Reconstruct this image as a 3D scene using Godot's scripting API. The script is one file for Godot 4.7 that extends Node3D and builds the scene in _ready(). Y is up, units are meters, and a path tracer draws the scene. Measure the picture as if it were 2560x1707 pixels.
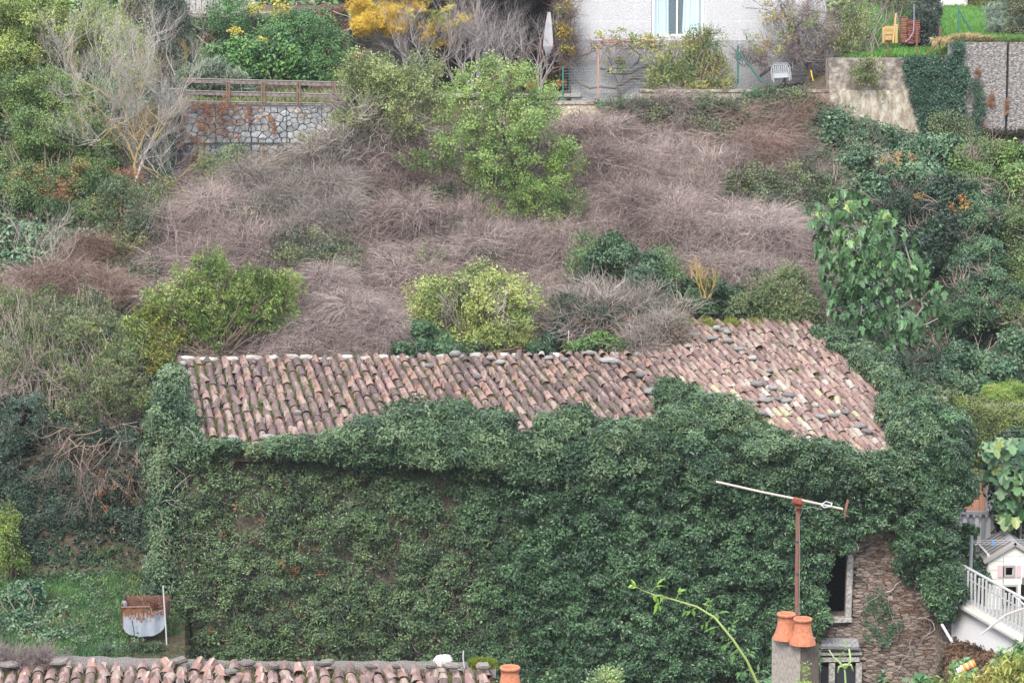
extends Node3D
# An ivy-covered stone farmhouse below a terraced hillside, photographed with a long lens on an overcast day.

const EYE := Vector3(0, 17, 0)
const PITCH := 0.122173          # seven degrees down
const LENS := 2562.0             # focal length in pixels of a 1024 pixel wide picture

var rng := RandomNumberGenerator.new()
var clump := FastNoiseLite.new()
var lumps := FastNoiseLite.new()
var cells := FastNoiseLite.new()
var mats := {}
var taken := {}
var sprigs := {}

# ---------------------------------------------------------------- places
func at(x: float, y: float, d: float) -> Vector3:   # the point seen at (x, y) that lies d metres ahead of the viewer
	var c := cos(PITCH)
	var s := sin(PITCH)
	var v := 341.0 - y
	var k := d / (v * s + LENS * c)
	return EYE + Vector3((x - 512.0) * k, (v * c - LENS * s) * k, -d)

func seen(p: Vector3) -> Vector2:
	var q := p - EYE
	var c := cos(PITCH)
	var s := sin(PITCH)
	var f := -q.z * c - q.y * s
	var u := q.y * c - q.z * s
	return Vector2(512.0 + q.x / f * LENS, 341.0 - u / f * LENS)

func rf(a: float, b: float) -> float:
	return rng.randf_range(a, b)

func pick(list: Array):
	return list[rng.randi() % list.size()]

# ---------------------------------------------------------------- nodes
func numbered(called: String) -> String:
	var n: int = taken.get(called, 0)
	taken[called] = n + 1
	return called if n == 0 else "%s_%03d" % [called, n]

func thing(called: String, label: String, category: String, where: Vector3, group := "") -> Node3D:
	var o := Node3D.new()
	o.name = numbered(called)
	add_child(o)
	o.position = where
	o.set_meta("label", label)
	o.set_meta("category", category)
	o.set_meta("kind", "thing")
	if group:
		o.set_meta("group", group)
	return o

func part(parent: Node3D, called: String, mesh: Mesh, mat: Material, stuff := false) -> MeshInstance3D:
	# the mesh is given in world places; the node undoes its parents' places
	var o := MeshInstance3D.new()
	o.name = called
	o.mesh = mesh
	o.material_override = mat
	parent.add_child(o, true)
	o.position = -world_of(parent)
	if stuff:
		o.set_meta("kind", "stuff")
	return o

func world_of(n: Node3D) -> Vector3:
	var p := Vector3.ZERO
	var k: Node = n
	while k != self:
		p += (k as Node3D).position
		k = k.get_parent()
	return p

func structure(called: String, mesh: Mesh, mat: Material) -> MeshInstance3D:
	var o := MeshInstance3D.new()
	o.name = called
	o.mesh = mesh
	o.material_override = mat
	o.set_meta("kind", "structure")
	add_child(o, true)
	return o

func copies(parent: Node3D, called: String, mesh: Mesh, mat: Material, buf: PackedFloat32Array) -> void:
	if buf.size() == 0:
		return
	var mm := MultiMesh.new()
	mm.transform_format = MultiMesh.TRANSFORM_3D
	mm.use_colors = true
	mm.mesh = mesh
	mm.instance_count = buf.size() / 16
	mm.buffer = buf
	var o := MultiMeshInstance3D.new()
	o.name = called
	o.multimesh = mm
	o.material_override = mat
	o.set_meta("kind", "stuff")
	parent.add_child(o, true)
	if parent != self:
		o.position = -world_of(parent)

func put(buf: PackedFloat32Array, b: Basis, p: Vector3, c: Color) -> void:
	buf.append_array([b.x.x, b.y.x, b.z.x, p.x, b.x.y, b.y.y, b.z.y, p.y, b.x.z, b.y.z, b.z.z, p.z, c.r, c.g, c.b, 1.0])

func facing(n: Vector3, s: float) -> Basis:   # y along n, turned at random about it
	var y := n.normalized()
	var x := y.cross(Vector3(rf(-1, 1), rf(-1, 1), rf(-1, 1)))
	if x.length() < 0.01:
		x = y.cross(Vector3(0.3, 1, 0.7))
	x = x.normalized()
	return Basis(x * s, y * s, x.cross(y) * s)

func mix(a: Color, b: Color, t: float) -> Color:
	return a.lerp(b, clampf(t, 0, 1))

# ---------------------------------------------------------------- meshes
class Shape:
	var v := PackedVector3Array()
	var c := PackedColorArray()
	func tri(a: Vector3, b: Vector3, d: Vector3, col: Color) -> void:
		v.append(a); v.append(b); v.append(d)
		c.append(col); c.append(col); c.append(col)
	func quad(a: Vector3, b: Vector3, d: Vector3, e: Vector3, col: Color) -> void:
		tri(a, b, d, col); tri(a, d, e, col)
	func box(o: Vector3, size: Vector3, b: Basis, col: Color, bevel := 0.0) -> void:   # o is the centre
		var h := size / 2
		var g := minf(bevel, minf(h.x, minf(h.y, h.z)) * 0.9)
		var p := func(x: float, y: float, z: float) -> Vector3: return o + b * Vector3(x, y, z)
		for ax in 3:
			for s: float in [-1.0, 1.0]:
				var q := []
				for k: Vector2 in [Vector2(-1, -1), Vector2(1, -1), Vector2(1, 1), Vector2(-1, 1)]:
					var w := Vector3()
					w[ax] = s * h[ax]
					w[(ax + 1) % 3] = k.x * s * (h[(ax + 1) % 3] - g)
					w[(ax + 2) % 3] = k.y * (h[(ax + 2) % 3] - g)
					q.append(o + b * w)
				quad(q[0], q[3], q[2], q[1], col)
		if g > 0:
			for ax in 3:   # the chamfers along ax
				var a1 := (ax + 1) % 3
				var a2 := (ax + 2) % 3
				for s1: float in [-1.0, 1.0]:
					for s2: float in [-1.0, 1.0]:
						var q := []
						for e: Vector2 in [Vector2(-1, 0), Vector2(1, 0), Vector2(1, 1), Vector2(-1, 1)]:
							var w := Vector3()
							w[ax] = e.x * (h[ax] - g)
							w[a1] = s1 * (h[a1] - (g if e.y > 0 else 0.0))
							w[a2] = s2 * (h[a2] - (0.0 if e.y > 0 else g))
							q.append(o + b * w)
						if s1 * s2 > 0:
							quad(q[0], q[1], q[2], q[3], col)
						else:
							quad(q[0], q[3], q[2], q[1], col)
			for s: int in 8:
				var w := Vector3(-1 if s & 1 else 1, -1 if s & 2 else 1, -1 if s & 4 else 1)
				var i := h - Vector3(g, g, g)
				var q1: Vector3 = o + b * (w * Vector3(h.x, i.y, i.z))
				var q2: Vector3 = o + b * (w * Vector3(i.x, h.y, i.z))
				var q3: Vector3 = o + b * (w * Vector3(i.x, i.y, h.z))
				if w.x * w.y * w.z > 0:
					tri(q1, q3, q2, col)
				else:
					tri(q1, q2, q3, col)
	func tube(pts: Array, radii: Array, sides: int, col: Color, caps := true) -> void:
		var rings := []
		var side := Vector3.ZERO
		for i in pts.size():
			var along: Vector3 = (pts[mini(i + 1, pts.size() - 1)] - pts[maxi(i - 1, 0)]).normalized()
			if side == Vector3.ZERO:
				side = along.cross(Vector3(0.21, 0.9, 0.37) if absf(along.y) < 0.8 else Vector3(0.9, 0.1, 0.3)).normalized()
			side = (side - along * side.dot(along)).normalized()
			var up := along.cross(side)
			var ring := []
			var r: float = radii[mini(i, radii.size() - 1)]
			for k in sides:
				var a := TAU * k / sides
				ring.append(pts[i] + (side * cos(a) + up * sin(a)) * r)
			rings.append(ring)
		for i in rings.size() - 1:
			for k in sides:
				var n := (k + 1) % sides
				quad(rings[i][k], rings[i + 1][k], rings[i + 1][n], rings[i][n], col)
		if caps:
			for k in range(1, sides - 1):
				tri(rings[0][0], rings[0][k], rings[0][k + 1], col)
				tri(rings[-1][0], rings[-1][k + 1], rings[-1][k], col)
	func lathe(o: Vector3, profile: Array, sides: int, col: Color, b := Basis()) -> void:   # profile: (radius, height) from the outside bottom up and over
		for i in profile.size() - 1:
			for k in sides:
				var q := []
				for e: Vector2i in [Vector2i(i, k), Vector2i(i + 1, k), Vector2i(i + 1, k + 1), Vector2i(i, k + 1)]:
					var a := TAU * (e.y % sides) / sides
					var pr: Vector2 = profile[e.x]
					q.append(o + b * Vector3(cos(a) * pr.x, pr.y, -sin(a) * pr.x))
				if (q[0] - q[3]).length() < 1e-6:
					tri(q[0], q[1], q[2], col)
				elif (q[1] - q[2]).length() < 1e-6:
					tri(q[0], q[1], q[3], col)
				else:
					quad(q[0], q[1], q[2], q[3], col)
	func mesh(smooth := false) -> ArrayMesh:
		if smooth:
			var st := SurfaceTool.new()
			st.begin(Mesh.PRIMITIVE_TRIANGLES)
			st.set_smooth_group(0)
			for i in v.size():
				st.set_color(c[i])
				st.add_vertex(v[i])
			st.generate_normals()
			return st.commit()
		var m := ArrayMesh.new()
		var a := []
		a.resize(Mesh.ARRAY_MAX)
		a[Mesh.ARRAY_VERTEX] = v
		a[Mesh.ARRAY_COLOR] = c
		m.add_surface_from_arrays(Mesh.PRIMITIVE_TRIANGLES, a)
		return m

func leaf(s: Shape, p: Vector3, along: Vector3, up: Vector3, length: float, width: float, col: Color, droop := 0.0) -> void:
	var a := along.normalized()
	var side := a.cross(up).normalized()
	var n := side.cross(a)
	var mid := p + a * length * 0.45
	var tip := p + a * length - n * droop * length
	var l := mid + side * width * 0.5 + n * width * 0.16
	var r := mid - side * width * 0.5 + n * width * 0.16
	s.tri(p, l, tip, col)
	s.tri(p, tip, r, col)

func lobed(s: Shape, p: Vector3, along: Vector3, up: Vector3, size: float, col: Color, droop := 0.3) -> void:   # a hand-shaped leaf, as of fig or vine
	var a := along.normalized()
	var side := a.cross(up).normalized()
	var n := side.cross(a)
	var rim := []
	var shape := [[0.02, 0.16], [-0.1, 0.38], [0.22, 0.36], [0.4, 0.62], [0.58, 0.33], [0.82, 0.3], [1.05, 0.0]]
	for k in shape.size() * 2 - 1:
		var m: int = k if k < shape.size() else shape.size() * 2 - 2 - k
		var sg := 1.0 if k < shape.size() else -1.0
		var u: float = shape[m][0]
		var w: float = shape[m][1] * sg
		rim.append(p + (a * u + side * w - n * (droop * u * u + 0.25 * absf(w) * absf(w))) * size)
	for k in rim.size() - 1:
		s.tri(p, rim[k], rim[k + 1], col)

func shade(c: float) -> Color:
	return Color(c, c, c)

func make_sprigs() -> void:
	# each is a cluster of leaves round its origin; y points out of the plant
	for n in 3:
		var s := Shape.new()
		for k in 24:   # ivy: three rosettes of leaves that radiate and hang
			var hub := Vector3(sin(k % 3 * 2.1 + n), 0, cos(k % 3 * 2.1 + n)) * 0.12 + Vector3(0, (k % 3) * 0.03, 0)
			var a := rf(0, TAU)
			var out := Vector3(cos(a), rf(-0.25, 0.55), sin(a)).normalized()
			leaf(s, hub + out * rf(0.0, 0.04) + Vector3(0, rf(-0.05, 0.03), 0), out, Vector3(rf(-0.3, 0.3), 1, rf(-0.3, 0.3)), rf(0.08, 0.135), rf(0.04, 0.06), shade(rf(0.55, 1.4)), 0.3)
		sprigs["ivy%d" % n] = s.mesh()
		s = Shape.new()
		for k in 30:   # small leaves along a few twigs
			var tw := Vector3(rf(-0.7, 0.7), 1.0, rf(-0.7, 0.7)).normalized()
			if k % 5 == 0:
				s.tube([Vector3.ZERO, tw * 0.26], [0.003, 0.001], 3, Color(0.7, 0.5, 0.4), false)
			var p := tw * rf(0.05, 0.28) + Vector3(rf(-1, 1), rf(-1, 1), rf(-1, 1)) * 0.02
			leaf(s, p, tw * 0.6 + Vector3(rf(-1, 1), rf(-0.4, 0.6), rf(-1, 1)), Vector3(rf(-0.5, 0.5), 1, rf(-0.5, 0.5)), rf(0.045, 0.07), rf(0.025, 0.04), shade(rf(0.65, 1.3)), 0.15)
		sprigs["small%d" % n] = s.mesh()
		s = Shape.new()
		for k in 14:   # long hanging leaves
			var tw := Vector3(rf(-0.6, 0.6), 1.0, rf(-0.6, 0.6)).normalized()
			if k % 4 == 0:
				s.tube([Vector3.ZERO, tw * 0.4], [0.005, 0.002], 3, Color(0.6, 0.4, 0.3), false)
			var p := tw * rf(0.1, 0.4)
			leaf(s, p, Vector3(rf(-1, 1), rf(-0.9, 0.1), rf(-1, 1)), Vector3(rf(-0.3, 0.3), 1, rf(-0.3, 0.3)), rf(0.1, 0.16), rf(0.03, 0.05), shade(rf(0.6, 1.35)), 0.3)
		sprigs["long%d" % n] = s.mesh()
		s = Shape.new()
		for k in 12:   # broad leaves
			var p := Vector3(rf(-1, 1), rf(-0.4, 0.6), rf(-1, 1)) * 0.22
			leaf(s, p, Vector3(rf(-1, 1), rf(-0.5, 0.3), rf(-1, 1)), Vector3(rf(-0.5, 0.5), 1, rf(-0.5, 0.5)), rf(0.12, 0.19), rf(0.09, 0.14), shade(rf(0.6, 1.25)), 0.3)
		sprigs["broad%d" % n] = s.mesh()
		s = Shape.new()
		for k in 44:   # bare twigs that rise, bend over and hang towards +z
			var p := Vector3(rf(-0.35, 0.35), rf(-0.3, 0.1), rf(-0.3, 0.1))
			var dir := Vector3(rf(-1.0, 1.0), rf(-0.8, 1.1), rf(-0.8, 1.0)).normalized()
			var pts := [p]
			var step := rf(0.075, 0.18)
			var fall := rf(0.05, 0.42)
			var w := rf(-0.35, 0.35)
			for j in 6:
				p = p + dir * step
				pts.append(p)
				dir = (dir + Vector3(w + rf(-0.38, 0.38), -fall + rf(-0.3, 0.3), rf(-0.3, 0.3))).normalized()
			var r := rf(0.0024, 0.0055)
			s.tube(pts, [r, r, r * 0.9, r * 0.8, r * 0.7, r * 0.5, r * 0.3], 3, shade(rf(0.45, 1.3)), false)
		sprigs["hang%d" % n] = s.mesh()
		s = Shape.new()
		for k in 22:   # stiff crooked bare twigs
			var p := Vector3(rf(-0.2, 0.2), rf(-0.2, 0.1), rf(-0.2, 0.2))
			var dir := Vector3(rf(-1, 1), rf(0.1, 1.2), rf(-1, 1)).normalized()
			var pts := [p]
			for j in 4:
				p = p + dir * rf(0.08, 0.16)
				pts.append(p)
				dir = (dir + Vector3(rf(-0.5, 0.5), rf(-0.35, 0.4), rf(-0.5, 0.5))).normalized()
			var r := rf(0.004, 0.009)
			s.tube(pts, [r, r * 0.9, r * 0.7, r * 0.5, r * 0.3], 3, shade(rf(0.55, 1.3)), false)
		sprigs["bare%d" % n] = s.mesh()
		s = Shape.new()
		for k in 26:   # grass
			var p := Vector3(rf(-0.16, 0.16), -0.02, rf(-0.16, 0.16))
			var dir := Vector3(rf(-0.5, 0.5), 1, rf(-0.5, 0.5)).normalized()
			var side := dir.cross(Vector3(rf(-1, 1), 0, rf(-1, 1))).normalized() * rf(0.005, 0.009)
			var l := rf(0.08, 0.2)
			var m := p + dir * l * 0.6
			var col := shade(rf(0.65, 1.3))
			s.quad(p - side, p + side, m + side * 0.7, m - side * 0.7, col)
			s.tri(m - side * 0.7, m + side * 0.7, p + dir * l + Vector3(dir.x, -0.1, dir.z) * l * 0.4, col)
		sprigs["grass%d" % n] = s.mesh()
		s = Shape.new()
		for k in 14:   # feathery leaves: a bent rib with narrow leaflets on both sides
			var p := Vector3(rf(-0.1, 0.1), rf(-0.1, 0.1), rf(-0.1, 0.1))
			var dir := Vector3(rf(-1, 1), rf(-0.1, 0.9), rf(-1, 1)).normalized()
			var col := shade(rf(0.6, 1.3))
			for j in 6:
				var side := dir.cross(Vector3.UP).normalized()
				for g: float in [-1.0, 1.0]:
					leaf(s, p, side * g + dir * 0.5 + Vector3(0, -0.3, 0), Vector3.UP, 0.07, 0.024, col, 0.2)
				p += dir * 0.055
				dir = (dir + Vector3(0, -0.16, 0)).normalized()
		sprigs["feather%d" % n] = s.mesh()

func sprig(kind: String) -> Mesh:
	return sprigs[kind + str(rng.randi() % 3)]

# ---------------------------------------------------------------- materials
func noise_map(a: Color, b: Color, freq: float, seed_: int, kind := FastNoiseLite.TYPE_SIMPLEX_SMOOTH, mid := 0.5, octaves := 5) -> NoiseTexture2D:
	var n := FastNoiseLite.new()
	n.noise_type = kind
	n.seed = seed_
	n.frequency = freq
	n.fractal_octaves = octaves
	n.fractal_gain = 0.62
	var t := NoiseTexture2D.new()
	t.width = 512
	t.height = 512
	t.seamless = true
	t.noise = n
	var g := Gradient.new()
	g.set_color(0, a)
	g.set_color(1, b)
	g.set_offset(0, mid - 0.28)
	g.set_offset(1, mid + 0.28)
	t.color_ramp = g
	return t

func matte(rough := 0.85) -> StandardMaterial3D:   # takes its colour from the vertices and the copies
	var key := "v%.2f" % rough
	if not mats.has(key):
		var m := StandardMaterial3D.new()
		m.vertex_color_use_as_albedo = true
		m.roughness = rough
		m.metallic_specular = 0.35
		mats[key] = m
	return mats[key]

func leafy(gloss := 0.5, through := 0.35) -> StandardMaterial3D:
	var key := "l%.2f%.2f" % [gloss, through]
	if not mats.has(key):
		var m := StandardMaterial3D.new()
		m.vertex_color_use_as_albedo = true
		m.roughness = gloss
		m.metallic_specular = 0.5
		if through > 0.0:
			m.backlight_enabled = true
			m.backlight = Color(through, through, through)
		mats[key] = m
	return mats[key]

func rough_mat(key: String, a: Color, b: Color, freq: float, scale_: float, bump: float, rough := 0.9, vertex := false) -> StandardMaterial3D:
	# a and b are linear base colours; speckled by noise, with a fine relief
	if not mats.has(key):
		var m := StandardMaterial3D.new()
		m.albedo_texture = noise_map(a.linear_to_srgb(), b.linear_to_srgb(), freq, hash(key) % 1000)
		m.uv1_triplanar = true
		m.uv1_world_triplanar = true
		m.uv1_scale = Vector3(scale_, scale_, scale_)
		m.roughness = rough
		m.metallic_specular = 0.3
		m.vertex_color_use_as_albedo = vertex
		if bump > 0.0:
			m.heightmap_enabled = true
			m.heightmap_texture = noise_map(Color.BLACK, Color.WHITE, freq * 1.7, hash(key) % 777, FastNoiseLite.TYPE_SIMPLEX_SMOOTH, 0.5, 4)
			m.heightmap_scale = bump
		mats[key] = m
	return mats[key]

func flat_mat(key: String, c: Color, rough := 0.7, metal := 0.0) -> StandardMaterial3D:
	if not mats.has(key):
		var m := StandardMaterial3D.new()
		m.albedo_color = c.linear_to_srgb()
		m.roughness = rough
		m.metallic = metal
		mats[key] = m
	return mats[key]

# ---------------------------------------------------------------- plants
# blob: [x, y, depth, half width, half height (both as seen, in pixels), half depth in metres]
func blob_at(b: Array) -> Array:
	var m: float = b[2] / LENS
	return [at(b[0], b[1], b[2]), Vector3(b[3] * m, b[4] * m, b[5])]

func crown(parent: Node3D, called: String, kind: String, blobs: Array, per_m2: float, cols: Array, size := 1.0, mat: Material = null, lump := 0.3, hollow := 0.5, rise := 0.35, above := -99.0) -> void:
	var buf := PackedFloat32Array()
	var off := Vector3(rf(-50, 50), rf(-50, 50), rf(-50, 50))
	for b: Array in blobs:
		var g := blob_at(b)
		var o: Vector3 = g[0]
		var r: Vector3 = g[1]
		var area := 4.19 * (r.x * r.y + r.x * r.z + r.y * r.z)
		for i in int(area * per_m2):
			var dir := Vector3(rng.randfn(), rng.randfn(), rng.randfn()).normalized()
			if dir.z < -0.2 and rng.randf() < 0.6:
				continue
			var f := 1.0 + lump * lumps.get_noise_3dv(o + off + dir * r.length() * 0.9) * 1.6
			f *= 1.0 - hollow * pow(rng.randf(), 2.0) + 0.4 * pow(rng.randf(), 6.0)
			var p := o + dir * r * f
			if p.y < above:
				continue
			var n := (dir / r).normalized() + Vector3(rf(-0.5, 0.5), rise + rf(-0.4, 0.4), rf(-0.5, 0.5))
			var t := clump.get_noise_3dv(p * 1.3 + off) * 1.1 + 0.5 + rf(-0.28, 0.28)
			put(buf, facing(n, size * rf(0.75, 1.25)), p, tone(cols, t))
	copies(parent, called, sprig(kind), mat if mat else leafy(), buf)

func tone(cols: Array, t: float) -> Color:
	var f := clampf(t, 0, 0.999) * (cols.size() - 1)
	var i := int(f)
	var a: Color = cols[i]
	return a.lerp(cols[i + 1], f - i) if cols.size() > 1 else a

func drape(parent: Node3D, called: String, kind: String, blobs: Array, per_m2: float, cols: Array, size := 1.0, out := Vector3(0, 0, 1), lump := 0.25) -> void:
	# hanging twigs laid over mounds: upright, turned outwards
	var buf := PackedFloat32Array()
	var off := Vector3(rf(-50, 50), rf(-50, 50), rf(-50, 50))
	for b: Array in blobs:
		var g := blob_at(b)
		var o: Vector3 = g[0]
		var r: Vector3 = g[1]
		var area := 4.19 * (r.x * r.y + r.x * r.z + r.y * r.z)
		for i in int(area * per_m2 * 0.75):
			var dir := Vector3(rng.randfn(), rng.randfn(), rng.randfn()).normalized()
			if dir.z < -0.3 or dir.y < -0.75:
				continue
			var f := (1.0 + lump * lumps.get_noise_3dv((o + off + dir * r.length()) * 1.8) * 2.4) * (1.0 - 0.35 * rng.randf() * rng.randf() + 0.4 * pow(rng.randf(), 4.0))
			var p := o + dir * r * f
			var z := (Vector3(dir.x, 0, dir.z * 0.6) / Vector3(r.x, 1, r.z) + out * 0.35 + Vector3(rf(-1.3, 1.3), 0, rf(-0.8, 0.8)))
			z.y = 0
			z = z.normalized()
			var y := (Vector3.UP + Vector3(rf(-0.25, 0.25), 0, rf(-0.25, 0.25))).normalized()
			var x := y.cross(z).normalized()
			var s := size * rf(0.7, 1.3)
			var t := clump.get_noise_3dv(p * 1.1 + off) * 1.5 + 0.5 + rf(-0.3, 0.3)  # wide tone swing paints darker hollows into the stems
			put(buf, Basis(x * s, y * s, x.cross(y) * s), p, tone(cols, t))
	copies(parent, called, sprig(kind), matte(0.9), buf)

func limb(s: Shape, a: Vector3, b: Vector3, r0: float, r1: float, col: Color, wander := 0.12, steps := 5, sides := 5) -> Array:
	var pts := []
	var rad := []
	var l := (b - a).length()
	for i in steps + 1:
		var t := float(i) / steps
		var w := Vector3(rf(-1, 1), rf(-0.5, 0.5), rf(-1, 1)) * wander * l * 0.5 * (0.0 if i == 0 or i == steps else 1.0)
		pts.append(a.lerp(b, t) + w)
		rad.append(lerpf(r0, r1, t))
	s.tube(pts, rad, sides, col)
	return pts

func grow(s: Shape, p: Vector3, dir: Vector3, length: float, r: float, left: int, col: Color, spread := 0.7, lift := 0.15) -> void:
	var pts := [p]
	var rad := [r]
	var d := dir
	for i in 3:
		p += d * length / 3.0
		d = (d + Vector3(rf(-1, 1), rf(-1, 1) + lift, rf(-1, 1)) * 0.22).normalized()
		pts.append(p)
		rad.append(r * (1.0 - 0.14 * (i + 1)))
	s.tube(pts, rad, 4 if r > 0.012 else 3, col * rf(0.75, 1.2), false)
	if left <= 0:
		return
	for k in (3 if rng.randf() < 0.55 else 2):
		var q: Vector3 = pts[3] if k == 0 else pts[1 + rng.randi() % 3]
		var nd := (d + Vector3(rf(-1, 1), rf(-0.7, 1) + lift, rf(-1, 1)) * spread).normalized()
		grow(s, q, nd, length * rf(0.6, 0.9), r * rf(0.5, 0.7), left - 1, col, spread, lift)

func stems(parent: Node3D, called: String, foot: Vector3, heads: Array, r: float, col: Color, wander := 0.15) -> void:
	var s := Shape.new()
	for h: Vector3 in heads:
		limb(s, foot + Vector3(rf(-0.15, 0.15), 0, rf(-0.1, 0.1)), h, r, r * 0.35, col * rf(0.8, 1.2), wander)
	part(parent, called, s.mesh(), matte())

func fluffy(blobs: Array, n := 6, k := 0.46, reach := 0.85) -> Array:   # breaks smooth lobes up into smaller, ragged ones
	var r := []
	for b: Array in blobs:
		for i in n:
			var dir := Vector3(rng.randfn(), rng.randfn() + 0.15, rng.randfn()).normalized() * rf(0.35, reach)
			var f := k * rf(0.6, 1.25)
			r.append([b[0] + dir.x * b[3], b[1] - dir.y * b[4], b[2] - dir.z * b[5], b[3] * f, maxf(b[4] * f, 2.0), b[5] * f])
	return r

func shrub(called: String, label: String, category: String, kind: String, blobs: Array, per_m2: float, cols: Array, size := 1.0, stem := Color(0.12, 0.09, 0.07), foot := Vector3.ZERO, group := "", lump := 0.3, hollow := 0.6, fan := 5) -> Node3D:
	# crown, stem and twigs; the foot is below the lowest blob unless given
	var low: Array = blobs[0]
	for b: Array in blobs:
		if b[1] + b[4] > low[1] + low[4]:
			low = b
	if foot == Vector3.ZERO:
		foot = at(low[0], low[1] + low[4] * 1.05, low[2])
	var o := thing(called, label, category, foot, group)
	crown(o, "crown", kind, fluffy(blobs), per_m2 * 0.82, cols, size, null, lump + 0.1, minf(hollow + 0.12, 0.85))
	var heads := []
	for b: Array in blobs:
		var g := blob_at(b)
		for k in fan:
			var dir := Vector3(rng.randfn(), absf(rng.randfn()) * 0.7, rng.randfn()).normalized()
			heads.append(g[0] + dir * g[1] * 0.85)
	stems(o, "stem", foot, heads, 0.035, stem)
	return o

# ---------------------------------------------------------------- the lie of the land
# for sections of the slope: pairs of (height as sighted, depth)
var sections := [
	[-60.0, [[760, 50], [700, 54], [655, 57.5], [572, 63.2], [450, 64.8], [380, 67], [300, 70.5], [215, 76], [120, 82], [70, 90], [10, 103], [-60, 130], [-150, 300]]],
	[150.0, [[760, 50], [700, 54], [655, 57.5], [572, 63], [440, 64.8], [370, 67], [300, 70.5], [190, 77], [168, 79.5], [107, 80.3], [100, 82], [88, 88], [20, 91], [0, 100], [-60, 130], [-150, 300]]],
	[181.0, [[760, 50], [700, 54], [655, 57.5], [578, 63], [450, 65], [370, 67], [300, 70.5], [190, 77], [168, 79.5], [107, 80.3], [100, 82], [88, 88], [20, 91], [0, 100], [-60, 130], [-150, 300]]],
	[191.0, [[760, 50], [722, 57], [700, 60.8], [640, 66], [372, 66.8], [300, 70.5], [190, 77], [168, 79.5], [107, 80.3], [100, 82], [88, 88], [20, 91], [0, 100], [-60, 130], [-150, 300]]],
	[350.0, [[760, 50], [722, 57], [700, 60.8], [640, 66], [366, 66.8], [300, 70.5], [225, 74.5], [150, 79.4], [107, 80.3], [99, 82], [88, 88], [20, 91], [0, 100], [-60, 130], [-150, 300]]],
	[520.0, [[760, 50], [722, 57], [700, 60.8], [640, 66.6], [360, 67.4], [290, 70.5], [215, 74.5], [130, 79.4], [110, 80.3], [106, 82], [100, 86], [60, 92], [0, 100], [-60, 130], [-150, 300]]],
	[680.0, [[760, 50], [722, 57], [700, 60.8], [640, 68.6], [338, 69.4], [290, 71.5], [200, 75.5], [108, 79.5], [96, 80.3], [97, 82], [96, 90], [0, 100], [-60, 130], [-150, 300]]],
	[800.0, [[760, 50], [722, 57], [700, 60.8], [640, 68.6], [338, 69.4], [290, 71.5], [200, 75.5], [108, 79.5], [90, 80.3], [84, 82], [60, 88], [10, 100], [-60, 130], [-150, 300]]],
	[850.0, [[760, 50], [722, 57], [700, 60.8], [640, 65], [600, 66.6], [355, 69.2], [290, 71.5], [200, 75.5], [125, 79.5], [58, 80.4], [50, 84], [9, 96], [-60, 130], [-150, 300]]],
	[935.0, [[760, 50], [730, 57], [700, 60.4], [640, 62], [425, 67.5], [380, 71], [300, 73.5], [210, 76.5], [137, 79.5], [57, 80.4], [50, 84], [9, 96], [-60, 130], [-150, 300]]],
	[960.0, [[760, 50], [710, 55], [668, 58], [640, 60], [600, 66.6], [430, 67.6], [402, 69], [378, 71.5], [300, 73.5], [210, 76.5], [140, 79.5], [43, 80.4], [36, 84], [10, 96], [-60, 130], [-150, 300]]],
	[1100.0, [[760, 50], [690, 55], [660, 58], [640, 60], [600, 66.6], [435, 67.6], [402, 69], [378, 71.5], [300, 73.5], [210, 76.5], [145, 79.5], [43, 80.4], [36, 84], [10, 96], [-60, 130], [-150, 300]]],
]
var slopes := []      # the same as (depth, height) pairs

func survey() -> void:
	for s: Array in sections:
		var row := [Vector2(-40, 16.0), Vector2(0, 15.2), Vector2(48, 1.5)]
		for e: Array in s[1]:
			row.append(Vector2(e[1], at(512, e[0], e[1]).y))
		slopes.append([s[0], row])

func along(row: Array, d: float) -> float:
	for i in row.size() - 1:
		if d <= row[i + 1].x:
			return lerpf(row[i].y, row[i + 1].y, clampf((d - row[i].x) / (row[i + 1].x - row[i].x), 0, 1))
	return row[-1].y

func level(p: Vector2) -> float:   # height of the ground at (x, z)
	var d := maxf(-p.y, 1.0)
	var u := clampf(512.0 + p.x * 2543.0 / d, -60, 1100)
	var h := 0.0
	for i in slopes.size() - 1:
		if u <= slopes[i + 1][0]:
			var t: float = (u - slopes[i][0]) / (slopes[i + 1][0] - slopes[i][0])
			h = lerpf(along(slopes[i][1], d), along(slopes[i + 1][1], d), t)
			break
	if d > 67.5 and d < 79.3:
		h += 0.35 * lumps.get_noise_2d(p.x * 1.2, p.y * 1.2)
	return h

func make_ground() -> void:
	var ds := [-40.0, -10.0, 5.0, 20.0, 35.0, 45.0, 50.0]
	var d := 52.0
	while d < 106:
		ds.append(d)
		d += 0.45
	ds.append_array([112.0, 120.0, 130.0, 170.0, 300.0])
	var us := [-6000.0, -1500.0, -400.0]
	var u := -60.0
	while u <= 1100:
		us.append(u)
		u += 8.0
	us.append_array([1500.0, 2600.0, 7000.0])
	var rows := []
	for dd: float in ds:
		var row := []
		for uu: float in us:
			var x := (uu - 512.0) * maxf(absf(dd), 30.0) / 2543.0
			row.append(Vector3(x, level(Vector2(x, -dd)), -dd))
		rows.append(row)
	var s := Shape.new()
	for i in rows.size() - 1:
		for k in us.size() - 1:
			s.quad(rows[i][k], rows[i + 1][k], rows[i + 1][k + 1], rows[i][k + 1], Color.WHITE)
	structure("ground", s.mesh(), rough_mat("soil", Color(0.035, 0.03, 0.02), Color(0.1, 0.08, 0.055), 0.02, 0.35, 3.0))

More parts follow.
